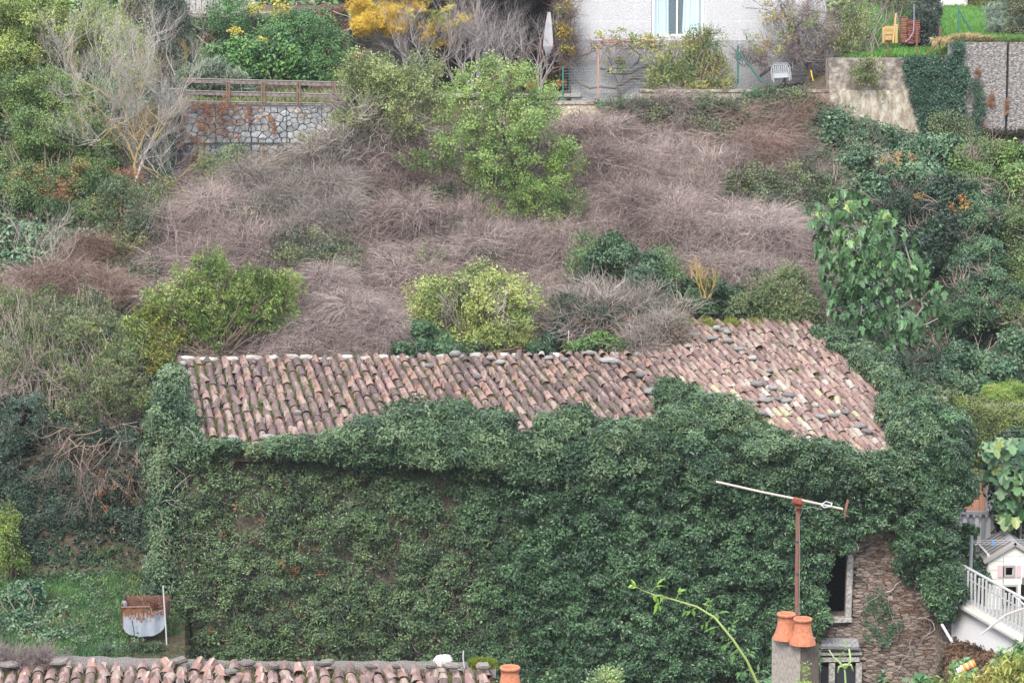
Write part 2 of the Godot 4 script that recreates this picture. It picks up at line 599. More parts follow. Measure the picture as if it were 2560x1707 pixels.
func cover(parent: Node3D, called: String, kind: String, u0: float, u1: float, d0: float, d1: float, per_m2: float, cols: Array, size := 1.0, mat: Material = null, tilt := 0.3, poly := PackedVector2Array(), hang := false) -> void:
	# clusters over a patch of ground, between two sight lines and two depths; poly keeps those seen within it
	var buf := PackedFloat32Array()
	var off := Vector3(rf(-50, 50), rf(-50, 50), rf(-50, 50))
	var wide := (u1 - u0) * (d0 + d1) / 2.0 / 2543.0
	for i in int(wide * (d1 - d0) * per_m2):
		var d := rf(d0, d1)
		var x := (rf(u0, u1) - 512.0) * d / 2543.0
		var p := Vector3(x, level(Vector2(x, -d)), -d)
		if poly.size() and not Geometry2D.is_point_in_polygon(seen(p), poly):
			continue
		var t := clump.get_noise_3dv(p * 0.9 + off) * 1.1 + 0.5 + rf(-0.3, 0.3)
		var s := size * rf(0.7, 1.3)
		var b := facing(Vector3(rf(-tilt, tilt), 1, rf(-tilt, tilt) + tilt * 0.5), s)
		if hang:
			var z := Vector3(rf(-0.8, 0.8), 0, rf(0.3, 1)).normalized()
			var y := (Vector3.UP + Vector3(rf(-0.3, 0.3), 0, rf(-0.3, 0.3))).normalized()
			var xx := y.cross(z).normalized()
			b = Basis(xx * s, y * s, xx.cross(y) * s)
		put(buf, b, p, tone(cols, t))
	copies(parent, called, sprig(kind), mat if mat else leafy(), buf)

# ---------------------------------------------------------------- roofs and walls
func wall_between(s: Shape, a: Vector3, b: Vector3, bottom: float, thick: float) -> void:   # a wall from a to b, whose heights are its top; thickness goes to the inside (left of a to b seen from above, away from the viewer)
	var al := Vector3(b.x - a.x, 0, b.z - a.z).normalized()
	var n := Vector3(al.z, 0, -al.x) * thick
	var q := [Vector3(a.x, bottom, a.z), Vector3(b.x, bottom, b.z), b, a]
	var r := []
	for p: Vector3 in q:
		r.append(p + n)
	s.quad(q[0], q[3], q[2], q[1], Color.WHITE)
	s.quad(r[0], r[1], r[2], r[3], Color.WHITE)
	for k in 4:
		var m := (k + 1) % 4
		s.quad(q[k], q[m], r[m], r[k], Color.WHITE)

func patch(c: Array, u: float, v: float) -> Vector3:   # c: top left, top right, bottom left, bottom right
	return (c[0] as Vector3).lerp(c[1], u).lerp((c[2] as Vector3).lerp(c[3], u), v)

var tile_meshes := []
var worn_meshes := []

func make_tiles() -> void:
	# half-round tile along z (down the slope), its lower lip towards +z
	for pal in 2:
		for n in 18:
			var s := Shape.new()
			var base: Color
			if pal == 0:
				base = tone([Color(0.13, 0.1, 0.1), Color(0.19, 0.142, 0.139), Color(0.25, 0.178, 0.17), Color(0.32, 0.2, 0.172), Color(0.34, 0.265, 0.238)], pow(rng.randf(), 1.3))
				if n < 2:
					base = Color(0.33, 0.27, 0.24)
			else:
				base = tone([Color(0.22, 0.158, 0.15), Color(0.29, 0.2, 0.186), Color(0.34, 0.22, 0.196), Color(0.35, 0.265, 0.235), Color(0.4, 0.35, 0.3)], pow(rng.randf(), 1.15))
				if n < 2:
					base = Color(0.43, 0.41, 0.38)
				elif n < 3:
					base = Color(0.4, 0.38, 0.26)
			var w0 := rf(0.072, 0.08)
			var w1 := rf(0.1, 0.112)
			var hh := rf(0.8, 0.98)
			var rings := []
			for j in 3:
				var t := j / 2.0
				var ring := []
				for k in 7:
					var a := PI * k / 6.0
					var w := lerpf(w0, w1, t)
					ring.append(Vector3(-cos(a) * w, sin(a) * w * hh + rf(-0.003, 0.003), (t - 0.5) * 0.43 + rf(-0.008, 0.008)))
				rings.append(ring)
			for j in 2:
				for k in 6:
					var col := base * rf(0.85, 1.12)
					if rng.randf() < (0.03 if pal == 0 else 0.1):
						col = mix(col, Color(0.5, 0.47, 0.42), rf(0.15, 0.55))
					elif rng.randf() < 0.18:
						col = mix(col, Color(0.07, 0.06, 0.05), rf(0.3, 0.7))
					s.quad(rings[j][k], rings[j][k + 1], rings[j + 1][k + 1], rings[j + 1][k], col)
			for k in 6:   # the thickness at the lower lip, with the lip shadow painted in dark
				var a: Vector3 = rings[2][k]
				var b: Vector3 = rings[2][k + 1]
				s.quad(a, b, b * Vector3(0.84, 0.82, 1), a * Vector3(0.84, 0.82, 1), Color(0.06, 0.045, 0.04))
				s.quad(a * Vector3(0.84, 0.82, 1), b * Vector3(0.84, 0.82, 1), b * Vector3(0.84, 0.82, 1) + Vector3(0, 0, -0.12), a * Vector3(0.84, 0.82, 1) + Vector3(0, 0, -0.12), Color(0.06, 0.045, 0.04))
			(tile_meshes if pal == 0 else worn_meshes).append(s.mesh())

func tile_mat() -> StandardMaterial3D:
	if not mats.has("tile"):
		var m := StandardMaterial3D.new()
		m.vertex_color_use_as_albedo = true
		m.albedo_texture = noise_map(Color(0.66, 0.64, 0.63), Color(1, 1, 1), 0.05, 5)
		m.uv1_triplanar = true
		m.uv1_world_triplanar = true
		m.uv1_scale = Vector3(2.3, 2.3, 2.3)
		m.roughness = 0.92
		m.metallic_specular = 0.25
		mats["tile"] = m
	return mats["tile"]

func flat_stone(size: Vector3, seed_col: Color) -> ArrayMesh:   # an irregular slab
	var s := Shape.new()
	var n := 6
	var top := []
	var low := []
	var mid := []
	for k in n:
		var a := TAU * k / n
		var r := rf(0.7, 1.15)
		mid.append(Vector3(cos(a) * r * size.x / 2, rf(-0.15, 0.15) * size.y, sin(a) * r * size.z / 2))
		top.append(mid[k] * Vector3(0.8, 0, 0.8) + Vector3(0, size.y * rf(0.35, 0.55), 0))
		low.append(mid[k] * Vector3(0.85, 0, 0.85) - Vector3(0, size.y * 0.5, 0))
	for k in n:
		var m := (k + 1) % n
		s.quad(mid[k], top[k], top[m], mid[m], seed_col * rf(0.75, 1.0))
		s.quad(low[k], mid[k], mid[m], low[m], seed_col * rf(0.5, 0.7))
		s.tri(top[k], Vector3(0, size.y * 0.55, 0), top[m], seed_col * rf(0.9, 1.2))
	return s.mesh()

func stone_mat() -> StandardMaterial3D:
	var m := rough_mat("stone", Color(0.6, 0.6, 0.6), Color(1, 1, 1), 0.03, 1.7, 1.2, 0.92, true)
	return m

func tiled_roof(house: Node3D, c: Array, columns: int, rows: int, meshes: Array, ivy_line: Array, singles: int, mess: float, moss: Color, base_col: Color) -> Node3D:
	# a twisted quad of under-roofing, channels and cover tiles
	var s := Shape.new()
	for i in 16:
		for k in 6:
			var q := []
			for e: Vector2 in [Vector2(i, k), Vector2(i + 1, k), Vector2(i + 1, k + 1), Vector2(i, k + 1)]:
				q.append(patch(c, e.x / 16.0, e.y / 6.0) + Vector3(0, -0.07, 0))
			s.quad(q[0], q[1], q[2], q[3], base_col)
			for e in 4:
				q[e] += Vector3(0, -0.13, 0)
			s.quad(q[3], q[2], q[1], q[0], Color(0.05, 0.04, 0.03))
	for k in 16:   # the edge at the eaves
		var a := patch(c, k / 16.0, 1.0) + Vector3(0, -0.07, 0)
		var b := patch(c, (k + 1) / 16.0, 1.0) + Vector3(0, -0.07, 0)
		s.quad(a, b, b + Vector3(0, -0.13, 0), a + Vector3(0, -0.13, 0), Color(0.06, 0.045, 0.035))
	for k in 6:
		for e in 2:
			var a := patch(c, e, k / 6.0) + Vector3(0, -0.07, 0)
			var b := patch(c, e, (k + 1) / 6.0) + Vector3(0, -0.07, 0)
			s.quad(a, b, b + Vector3(0, -0.13, 0), a + Vector3(0, -0.13, 0), Color(0.06, 0.045, 0.035))
	var roof := part(house, "roof", s.mesh(), matte(0.95))
	var spots := []
	for j in columns:
		var u0 := (j + 0.5) / columns
		var shift := rf(-0.5, 0.5)
		for i in rows:
			var v := (i + 0.5 + 0.4 * shift) / rows
			var u := u0 + rf(-0.08, 0.08) / columns
			var p := patch(c, u, v)
			var dn := (patch(c, u, v + 0.02) - patch(c, u, v - 0.02)).normalized()
			var ac := (patch(c, u + 0.01, v) - patch(c, u - 0.01, v)).normalized()
			var n := dn.cross(ac).normalized()
			var sag := 0.07 * lumps.get_noise_2d(u * 60, v * 20)
			p += n * (sag + 0.005)
			var yaw := rf(-0.05, 0.05)
			var pitch := 0.115 + rf(-0.02, 0.035)
			if rng.randf() < mess:
				yaw += rf(-0.45, 0.45)
				pitch += rf(0.0, 0.28)
				p += dn * rf(-0.12, 0.16) + n * rf(0.0, 0.05) + ac * rf(-0.06, 0.06)
			elif rng.randf() < mess * 0.25:
				continue
			var x := n.cross(-dn).normalized()
			x = dn.cross(n).normalized() * -1.0
			var b := Basis(x, n, x.cross(n)).orthonormalized()
			if b.z.dot(dn) < 0:
				b = Basis(-b.x, b.y, -b.z)
			b = b * Basis(Vector3.UP, yaw) * Basis(Vector3.RIGHT, pitch)
			var px := seen(p)
			spots.append([px.y - hidden_by(ivy_line, px), px.y, b, p])
	var open := []
	var rest := []
	for e: Array in spots:
		(open if e[0] < 6.0 else rest).append(e)
	open.sort_custom(func(a, b): return a[1] > b[1])
	for e: Array in open.slice(0, singles):
		var o := MeshInstance3D.new()
		o.name = "roof_tile"
		o.mesh = pick(meshes)
		o.material_override = tile_mat()
		roof.add_child(o, true)
		o.transform = Transform3D(e[2], e[3])
	rest.append_array(open.slice(singles))
	var bufs := []
	for k in 6:
		bufs.append(PackedFloat32Array())
	for e: Array in rest:
		var k := rng.randi() % 6
		put(bufs[k], e[2], e[3], Color.WHITE * rf(0.85, 1.12))
	for j in columns + 1:   # channels, lying on their backs between the columns
		for i in rows:
			var p := patch(c, clampf(float(j) / columns, 0.004, 0.996), (i + 0.5) / rows)
			var dn := (patch(c, 0.5, 0.6) - patch(c, 0.5, 0.4))
			dn = (patch(c, float(j) / columns, (i + 1.0) / rows) - patch(c, float(j) / columns, float(i) / rows)).normalized()
			var ac := (c[1] - c[0] as Vector3).normalized()
			var n := dn.cross(ac).normalized()
			var x := dn.cross(n).normalized()
			var k := rng.randi() % 6
			put(bufs[k], Basis(x, -n, x.cross(-n)), p + n * 0.045, Color(0.55, 0.52, 0.5) * rf(0.7, 1.0))
	for k in 6:
		copies(roof, "roof_tiles", meshes[3 + k * 2], tile_mat(), bufs[k])
	var green := PackedFloat32Array()
	for i in int(columns * rows * 3.0):
		var j := rng.randi() % (columns + 1)
		var v := rng.randf()
		var u := float(j) / columns + rf(-0.12, 0.12) / columns
		if clump.get_noise_2d(u * 9.0 + 7, v * 3.0) < -0.12 + rf(-0.3, 0.3):
			continue
		var p := patch(c, clampf(u, 0, 1), v)
		put(green, facing(Vector3(rf(-0.2, 0.2), 1, rf(0, 0.4)), rf(0.35, 0.62)), p + Vector3(0, 0.012, 0), moss * rf(0.6, 1.3))
	copies(roof, "moss", sprig("grass"), leafy(0.8, 0.2), green)
	return roof

func hidden_by(line: Array, px: Vector2) -> float:   # height of a line of plants as sighted, at px.x
	for i in line.size() - 1:
		if px.x <= line[i + 1].x and px.x >= line[i].x:
			return lerpf(line[i].y, line[i + 1].y, (px.x - line[i].x) / maxf(0.01, line[i + 1].x - line[i].x))
	return 999.0

func voronoi_stones(parent: Node3D, called: String, o: Vector3, right: Vector3, up: Vector3, w: float, h: float, count: int, stretch: float, proud: float, cols: Array, keep := PackedVector2Array()) -> void:
	# fills a w by h rectangle with stones of its own outline each, joints recessed
	var n := right.cross(up).normalized()
	var pts := []
	var gap := sqrt(w * h * stretch / count) * 0.74
	var tries := 0
	while pts.size() < count and tries < count * 30:
		tries += 1
		var p := Vector2(rf(0, w), rf(0, h) * stretch)
		var ok := true
		for q: Vector2 in pts:
			if q.distance_squared_to(p) < gap * gap:
				ok = false
				break
		if ok:
			pts.append(p)
	var made := 0
	var more := Shape.new()
	for i in pts.size():
		var p: Vector2 = pts[i]
		if keep.size() and not Geometry2D.is_point_in_polygon(Vector2(p.x, p.y / stretch), keep):
			continue
		var cell := PackedVector2Array([Vector2(0, 0), Vector2(w, 0), Vector2(w, h * stretch), Vector2(0, h * stretch)])
		for k in pts.size():
			if k == i or pts[k].distance_squared_to(p) > gap * gap * 9:
				continue
			var m: Vector2 = (pts[k] + p) / 2
			var dv: Vector2 = (pts[k] - p).normalized()
			var nu := PackedVector2Array()
			for e in cell.size():
				var a := cell[e]
				var b := cell[(e + 1) % cell.size()]
				var fa := (a - m).dot(dv)
				var fb := (b - m).dot(dv)
				if fa <= 0:
					nu.append(a)
				if fa * fb < 0:
					nu.append(a.lerp(b, fa / (fa - fb)))
			cell = nu
			if cell.size() < 3:
				break
		if cell.size() < 3:
			continue
		var s := Shape.new()
		var base: Color = tone(cols, rng.randf()) * rf(0.85, 1.15)
		var ring0 := []
		var ring1 := []
		var out := proud * rf(0.5, 1.2)
		var z := Vector3.ZERO
		for e in cell.size():
			var c2 := p + (cell[e] - p) * rf(0.95, 1.0)
			var c3 := p + (cell[e] - p) * rf(0.82, 0.94)
			ring0.append(right * c2.x + up * (c2.y / stretch))
			ring1.append(right * c3.x + up * (c3.y / stretch) + n * out * rf(0.75, 1.1))
		var mid := right * p.x + up * (p.y / stretch) + n * out * 1.1
		for e in cell.size():
			var f := (e + 1) % cell.size()
			s.quad(ring0[e] - n * 0.03, ring1[e], ring1[f], ring0[f] - n * 0.03, base * rf(0.7, 1.0))
			s.tri(ring1[e], mid, ring1[f], base * rf(0.9, 1.12))
		for e in s.v.size():
			s.v[e] += o
		made += 1
		if made <= 300:
			part(parent, called, s.mesh(), stone_mat())
		else:
			more.v.append_array(s.v)
			more.c.append_array(s.c)
	if made > 300:
		part(parent, called + "s", more.mesh(), stone_mat(), true)

# ---------------------------------------------------------------- ivy on walls
func ivy_sheet(parent: Node3D, called: String, poly: PackedVector2Array, d: float, dome: float, thick: float, per_m2: float, cols: Array, size: float, mat: Material, holes := PackedVector2Array(), slant := 0.0, cols2 := [], from := 0.0, to := 1.0, feather := Vector2.ZERO) -> void:
	# clusters over a wall that faces the viewer; poly is its outline as sighted at depth d
	var lo := Vector2(1e9, 1e9)
	var hi := -lo
	for q in poly:
		lo = lo.min(q)
		hi = hi.max(q)
	var m := d / LENS
	var buf := PackedFloat32Array()
	var off := Vector2(rf(-50, 50), rf(-50, 50))
	for i in int((hi.x - lo.x) * (hi.y - lo.y) * m * m * per_m2):
		var q := Vector2(rf(lo.x, hi.x), rf(lo.y, hi.y))
		if not Geometry2D.is_point_in_polygon(q, poly) or holes.size() and Geometry2D.is_point_in_polygon(q + Vector2(rf(-5, 5), rf(-5, 5)), holes):
			continue
		if feather.y > feather.x and rng.randf() > (q.x + clump.get_noise_2d(q.x * 0.03, q.y * 0.03) * 50.0 - feather.x) / (feather.y - feather.x):
			continue
		var p := at(q.x, q.y, d)
		var f := func(e: Vector2) -> float: return (1.0 - minf(1.0, (cells.get_noise_2d(e.x, e.y * 1.25) + 1.0) * 1.15)) * dome + (clump.get_noise_2d(e.x * 0.8, e.y * 0.8) + 0.4) * thick
		var e := Vector2(p.x, p.y) + off
		var z0: float = f.call(e)
		var nx: float = (f.call(e + Vector2(0.06, 0)) - z0) / 0.06
		var ny: float = (f.call(e + Vector2(0, 0.06)) - z0) / 0.06
		if cols2.size() and q.x < 470.0 and clump.get_noise_2d(e.x * 0.75 + 31.0, e.y * 0.75) < -0.16 and rng.randf() < 0.6:
			continue
		if z0 < dome * 0.3 and rng.randf() < 0.55:
			continue
		var deep := rng.randf()
		p.z += z0 * (1.0 - 0.55 * deep * deep) + 0.04 + slant * (p.y - 4.0)
		var n := Vector3(-nx * 0.8 + rf(-0.5, 0.5), -ny * 0.8 + 0.45 + rf(-0.4, 0.4), 1.0)
		var t := clump.get_noise_2d(e.x * 1.4, e.y * 1.4) * 0.6 + 0.42 + rf(-0.38, 0.38)
		var mixed := clampf((q.x + clump.get_noise_2d(e.x * 0.7, e.y * 0.7) * 90.0 - from) / (to - from), 0, 1)
		put(buf, facing(n, size * (1.0 + 0.15 * mixed if cols2.size() else 1.0) * rf(0.7, 1.2)), p, tone(cols, t).lerp(tone(cols2, t), mixed) if cols2.size() else tone(cols, t))
	var b1 := buf.slice(0, buf.size() / 32 * 16)
	copies(parent, called, sprigs["ivy0"], mat, b1)
	copies(parent, called, sprigs["ivy1"], mat, buf.slice(b1.size()))

func vine_stems(parent: Node3D, called: String, poly: PackedVector2Array, d: float, count: int, col: Color, r: float, reach: float, out := 0.25) -> void:
	var s := Shape.new()
	var lo := Vector2(1e9, 1e9)
	var hi := -lo
	for q in poly:
		lo = lo.min(q)
		hi = hi.max(q)
	for i in count:
		var q := Vector2(rf(lo.x, hi.x), rf(lo.y, hi.y))
		if not Geometry2D.is_point_in_polygon(q, poly):
			continue
		var p := at(q.x, q.y, d) + Vector3(0, 0, out * rf(0.7, 1.3))
		var dir := Vector3(rf(-0.8, 0.8), rf(-1, 1), rf(-0.1, 0.25)).normalized()
		var pts := [p]
		for k in 6:
			p += dir * reach / 6.0
			dir = (dir + Vector3(rf(-0.7, 0.7), rf(-0.7, 0.5), rf(-0.2, 0.2) - (p.z + d - out) * 0.8)).normalized()
			pts.append(p)
		var rr := r * rf(0.5, 1.3)
		s.tube(pts, [rr, rr, rr * 0.9, rr * 0.8, rr * 0.6, rr * 0.5, rr * 0.3], 3, col * rf(0.6, 1.3), false)
	part(parent, called, s.mesh(), matte(), true)

func poly(list: Array) -> PackedVector2Array:
	var p := PackedVector2Array()
	for i in range(0, list.size(), 2):
		p.append(Vector2(list[i], list[i + 1]))
	return p

# colours of plants (linear base colours)
const IVY_DARK := [Color(0.027, 0.062, 0.035), Color(0.049, 0.114, 0.058), Color(0.076, 0.164, 0.078), Color(0.118, 0.216, 0.104)]
const IVY_MIXED := [Color(0.036, 0.06, 0.036), Color(0.056, 0.1, 0.05), Color(0.084, 0.15, 0.065), Color(0.13, 0.2, 0.08), Color(0.12, 0.17, 0.11)]
const IVY_LIT := [Color(0.045, 0.09, 0.05), Color(0.075, 0.14, 0.072), Color(0.105, 0.18, 0.09), Color(0.14, 0.21, 0.105)]  # paler green paints in the light on bulges, verge and mound tops
const SPRING := [Color(0.08, 0.14, 0.03), Color(0.13, 0.22, 0.045), Color(0.18, 0.29, 0.055), Color(0.26, 0.34, 0.07)]
const MID := [Color(0.05, 0.1, 0.03), Color(0.08, 0.16, 0.04), Color(0.125, 0.22, 0.055), Color(0.19, 0.28, 0.075)]
const DULL := [Color(0.05, 0.08, 0.04), Color(0.08, 0.12, 0.055), Color(0.12, 0.16, 0.07), Color(0.17, 0.19, 0.09)]
const BLUISH := [Color(0.034, 0.082, 0.045), Color(0.058, 0.135, 0.07), Color(0.092, 0.18, 0.095), Color(0.145, 0.225, 0.12)]
const YELLOW := [Color(0.4, 0.27, 0.03), Color(0.62, 0.42, 0.04), Color(0.75, 0.52, 0.06), Color(0.55, 0.5, 0.1)]
const DEAD := [Color(0.15, 0.115, 0.102), Color(0.28, 0.219, 0.203), Color(0.38, 0.305, 0.287), Color(0.46, 0.38, 0.357)]
const GREY_TWIG := [Color(0.16, 0.14, 0.12), Color(0.27, 0.24, 0.22), Color(0.36, 0.32, 0.29)]
const RUST_LEAF := [Color(0.13, 0.05, 0.028), Color(0.22, 0.085, 0.042), Color(0.3, 0.135, 0.065), Color(0.3, 0.18, 0.1)]
const LAWN := [Color(0.05, 0.15, 0.02), Color(0.08, 0.22, 0.03), Color(0.11, 0.28, 0.04)]

func _ready():
	rng.seed = 20240611
	clump.seed = 3
	clump.frequency = 0.9
	clump.fractal_octaves = 3
	lumps.seed = 9
	lumps.frequency = 0.55
	lumps.fractal_octaves = 2
	cells.seed = 4
	cells.noise_type = FastNoiseLite.TYPE_CELLULAR
	cells.cellular_return_type = FastNoiseLite.RETURN_DISTANCE
	cells.frequency = 2.5
	cells.fractal_type = FastNoiseLite.FRACTAL_NONE
	# camera, sky, light
	var cam := Camera3D.new()
	cam.name = "camera"
	cam.position = EYE
	cam.rotation = Vector3(-PITCH, 0, 0)
	cam.fov = rad_to_deg(2.0 * atan(341.0 / LENS))
	cam.near = 0.5
	cam.far = 900.0
	add_child(cam)
	cam.current = true
	var env := Environment.new()
	env.background_mode = Environment.BG_SKY
	var sky := Sky.new()
	var air := ProceduralSkyMaterial.new()
	air.sky_top_color = Color(0.86, 0.88, 0.93)
	air.sky_horizon_color = Color(0.8, 0.82, 0.85)
	air.sky_curve = 0.3
	air.ground_bottom_color = Color(0.2, 0.22, 0.18)
	air.ground_horizon_color = Color(0.5, 0.52, 0.5)
	sky.sky_material = air
	env.sky = sky
	env.tonemap_mode = Environment.TONE_MAPPER_LINEAR
	env.tonemap_exposure = 3.5
	env.sdfgi_enabled = true
	env.ssao_enabled = true
	env.ssil_enabled = true
	env.fog_enabled = FOG > 0.0
	env.fog_density = FOG
	env.fog_light_color = Color(0.86, 0.88, 0.92)
	var we := WorldEnvironment.new()
	we.name = "sky"
	we.environment = env
	add_child(we)
	var sun := DirectionalLight3D.new()
	sun.name = "sun"
	sun.light_energy = 0.5
	sun.light_color = Color(1, 0.97, 0.92)
	sun.light_angular_distance = 24.0
	sun.shadow_enabled = true
	sun.rotation_degrees = Vector3(-44, -20, 0)
	add_child(sun)

	survey()
	make_sprigs()
	make_tiles()
	make_ground()
	barns()
	terraces()
	hillside()
	left_bank()
	right_garden()
	near_things()

const FOG := 0.0002

# ---------------------------------------------------------------- the two barns under their ivy
const LOW_IVY := [[176, 470], [190, 446], [240, 442], [280, 440], [310, 445], [345, 436], [352, 422], [375, 414], [410, 404], [440, 402], [475, 406], [500, 412], [503, 428], [512, 436], [528, 432], [534, 414], [560, 407], [600, 407], [606, 425], [640, 432], [655, 418], [660, 372], [700, 372], [760, 372]]
const TALL_IVY := [[600, 372], [655, 376], [672, 380], [690, 392], [712, 402], [736, 412], [742, 420], [770, 428], [800, 432], [820, 440], [836, 452], [860, 458], [895, 455], [897, 408], [940, 405]]

func line(list: Array) -> Array:
	var r := []
	for e: Array in list:
		r.append(Vector2(e[0], e[1]))
	return r

func barns() -> void:
	# low barn
	var c := [at(176, 360, 65.6), at(652, 355, 66.4), at(190, 453, 60), at(748, 448, 60)]
	var low := thing("stone_barn", "long low stone barn whose brown canal tile roof sags above an ivy covered front", "barn", at(187, 700, 60.4))
	var s := Shape.new()
	var f0 := at(190, 456, 60.4)
	var f1 := at(742, 450, 60.4)
	var b1: Vector3 = (c[1] as Vector3) + Vector3(0, -0.25, 0)
	var b0: Vector3 = (c[0] as Vector3) + Vector3(0.1, -0.25, 0)
	wall_between(s, f0, f1, 0.0, 0.45)
	wall_between(s, b0, f0, 0.0, 0.45)
	wall_between(s, b1, b0, 0.0, 0.45)
	part(low, "wall", s.mesh(), rough_mat("rubble", Color(0.1, 0.085, 0.07), Color(0.26, 0.22, 0.18), 0.03, 0.9, 3.0))
	var roof := tiled_roof(low, c, 54, 20, tile_meshes, line(LOW_IVY), 290, 0.07, Color(0.1, 0.16, 0.025), Color(0.075, 0.06, 0.045))
	# lichened stones along the ridge
	var u := 0.006
	while u < 0.985:
		var wide := rf(0.3, 0.52)
		if u > 0.62:
			wide = rf(0.16, 0.4)
		var p := patch(c, u + wide / 26.0, 0.0) + Vector3(0, rf(0.0, 0.05), rf(-0.05, 0.1))
		var bright := rf(0.42, 0.66)
		if u > 0.62 and rng.randf() < 0.35:
			part(roof, "ridge_tile", moved(pick(worn_meshes), Basis(Vector3.UP, rf(-0.2, 0.2)) * Basis(Vector3.RIGHT, 0.1), p), tile_mat())
		else:
			part(roof, "ridge_stone", moved(flat_stone(Vector3(wide, rf(0.1, 0.17), rf(0.25, 0.4)), Color(bright, bright * 0.98, bright * 0.93)), Basis(Vector3.UP, rf(-0.3, 0.3)) * Basis(Vector3.BACK, rf(-0.12, 0.12)), p), stone_mat())
		u += wide / 12.8 + rf(0.002, 0.012)
	# stones holding down tiles along the verge and on the slope
	for e: Array in [[183, 368, .3], [186, 378, .34], [188, 392, .4], [187, 401, .36], [189, 409, .26], [192, 432, .3], [196, 440, .5], [232, 443, .4], [268, 442, .45], [298, 417, .28], [290, 441, .3], [345, 440, .3], [429, 370, .3], [490, 362, .32], [500, 366, .34], [548, 362, .28], [565, 364, .3], [590, 357, .36], [608, 364, .46], [552, 420, .3], [455, 358, .4], [478, 381, .26], [652, 395, .55], [640, 379, .4], [615, 366, .3]]:
		var v := clampf((float(e[1]) - 358.0) / 92.0, 0.01, 0.98)
		var uu := 0.5
		for k in 12:   # find the place across the slope
			var w := seen(patch(c, uu, v))
			uu += (float(e[0]) - w.x) / 530.0
			v += (float(e[1]) - w.y) / 92.0
		var g := rf(0.16, 0.34)
		part(roof, "roof_stone", moved(flat_stone(Vector3(e[2], rf(0.06, 0.12), float(e[2]) * rf(0.6, 0.9)), Color(g, g, g * 0.98)), Basis(Vector3.UP, rf(-1, 1)) * Basis(Vector3.RIGHT, 0.25), patch(c, clampf(uu, 0.0, 1), clampf(v, 0, 1)) + Vector3(0, 0.13, 0.03)), stone_mat())
	# taller barn
	var t := [at(612, 322, 68.6), at(808, 322, 68.6), at(748, 458, 60.3), at(940, 458, 60.3)]
	var tall := thing("stone_barn", "taller stone barn with pale lichened pink tiles and a dark open doorway above a window", "barn", at(850, 700, 60.4))
	s = Shape.new()
	var q0 := at(742, 462, 60.4)
	var q1 := at(958, 470, 60.4)
	var r1: Vector3 = (t[1] as Vector3) + Vector3(-0.1, -0.25, 0.2)
	var r0: Vector3 = (t[0] as Vector3) + Vector3(0, -0.25, 0.2)
	# front wall round the doorway and the window below it
	var xs := [q0.x, at(822, 600, 60.4).x, at(847, 600, 60.4).x, at(858, 660, 60.4).x, q1.x]
	var ys := {"sill": at(0, 615, 60.4).y, "head": at(0, 551, 60.4).y, "low_head": at(0, 655, 60.4).y, "low_sill": at(0, 700, 60.4).y}
	var seg := func(x0: float, x1: float, y0: float, y1: float) -> void: wall_between(s, Vector3(x0, y1, -60.4), Vector3(x1, y1, -60.4), y0, 0.5)
	seg.call(xs[0], xs[1], 0.0, q0.y)
	seg.call(xs[1], xs[2], ys.head, q0.y)
	seg.call(xs[1], xs[2], ys.low_head, ys.sill)
	seg.call(xs[1], xs[3], 0.0, ys.low_sill)
	seg.call(xs[2], xs[3], ys.low_head, q0.y)
	seg.call(xs[3], xs[4], 0.0, q0.y)
	wall_between(s, q1, r1, 0.0, 0.45)
	wall_between(s, r1, r0, 0.0, 0.45)
	wall_between(s, r0, Vector3(r0.x, r0.y - 1.2, -65.9), 0.0, 0.3)
	part(tall, "wall", s.mesh(), rough_mat("mortar", Color(0.13, 0.11, 0.09), Color(0.3, 0.26, 0.21), 0.03, 0.9, 3.0))
	var roof2 := tiled_roof(tall, t, 25, 29, worn_meshes, line(TALL_IVY), 290, 0.09, Color(0.15, 0.2, 0.03), Color(0.1, 0.08, 0.06))
	for e: Array in [[725, 334], [693, 338], [716, 332], [727, 336], [728, 345], [689, 350], [752, 362], [739, 353], [769, 375], [757, 388], [751, 405], [765, 404], [778, 403], [786, 405], [789, 399], [815, 410], [845, 416], [882, 407], [834, 420], [860, 430], [868, 436], [762, 417], [820, 421], [772, 392], [712, 342]]:
		var v := 0.5
		var uu := 0.5
		for k in 14:
			var w := seen(patch(t, uu, v))
			v += (float(e[1]) - w.y) / 136.0
			uu += (float(e[0]) - w.x - (float(e[1]) - w.y) * 0.95) / 190.0
		var g := rf(0.17, 0.36)
		part(roof2, "roof_stone", moved(flat_stone(Vector3(rf(0.24, 0.44), rf(0.05, 0.09), rf(0.18, 0.28)), Color(g, g, g * 0.98)), Basis(Vector3.UP, rf(-1, 1)) * Basis(Vector3.RIGHT, 0.25), patch(t, clampf(uu, 0, 1), clampf(v, 0, 1)) + Vector3(0, 0.13, 0.03)), stone_mat())
	var g2 := PackedFloat32Array()   # cushions of moss along the upper edge
	for k in 110:
		var u2 := pow(rng.randf(), 1.6) * 0.55 + 0.28
		put(g2, facing(Vector3(rf(-0.6, 0.6), 1, rf(0, 0.6)), rf(0.5, 0.9)), patch(t, snappedf(u2, 0.12) + rf(-0.025, 0.025), rf(-0.005, 0.05)) + Vector3(0, 0.1, 0), Color(0.17, 0.2, 0.03) * rf(0.7, 1.2))
	copies(roof2, "moss_cushions", sprig("grass"), leafy(0.8, 0.2), g2)
	# bare masonry round the openings
	var o := at(815, 690, 60.4)
	var tr := at(966, 524, 60.4)
	var wd := tr.x - o.x
	var ht := tr.y - o.y
	var keep := PackedVector2Array()
	for q in poly([862, 690, 862, 646, 850, 640, 820, 636, 820, 622, 848, 622, 853, 618, 853, 556, 868, 528, 880, 522, 894, 524, 914, 562, 934, 604, 952, 612, 966, 690]):
		var w := at(q.x, q.y, 60.4)
		keep.append(Vector2(w.x - o.x, w.y - o.y))
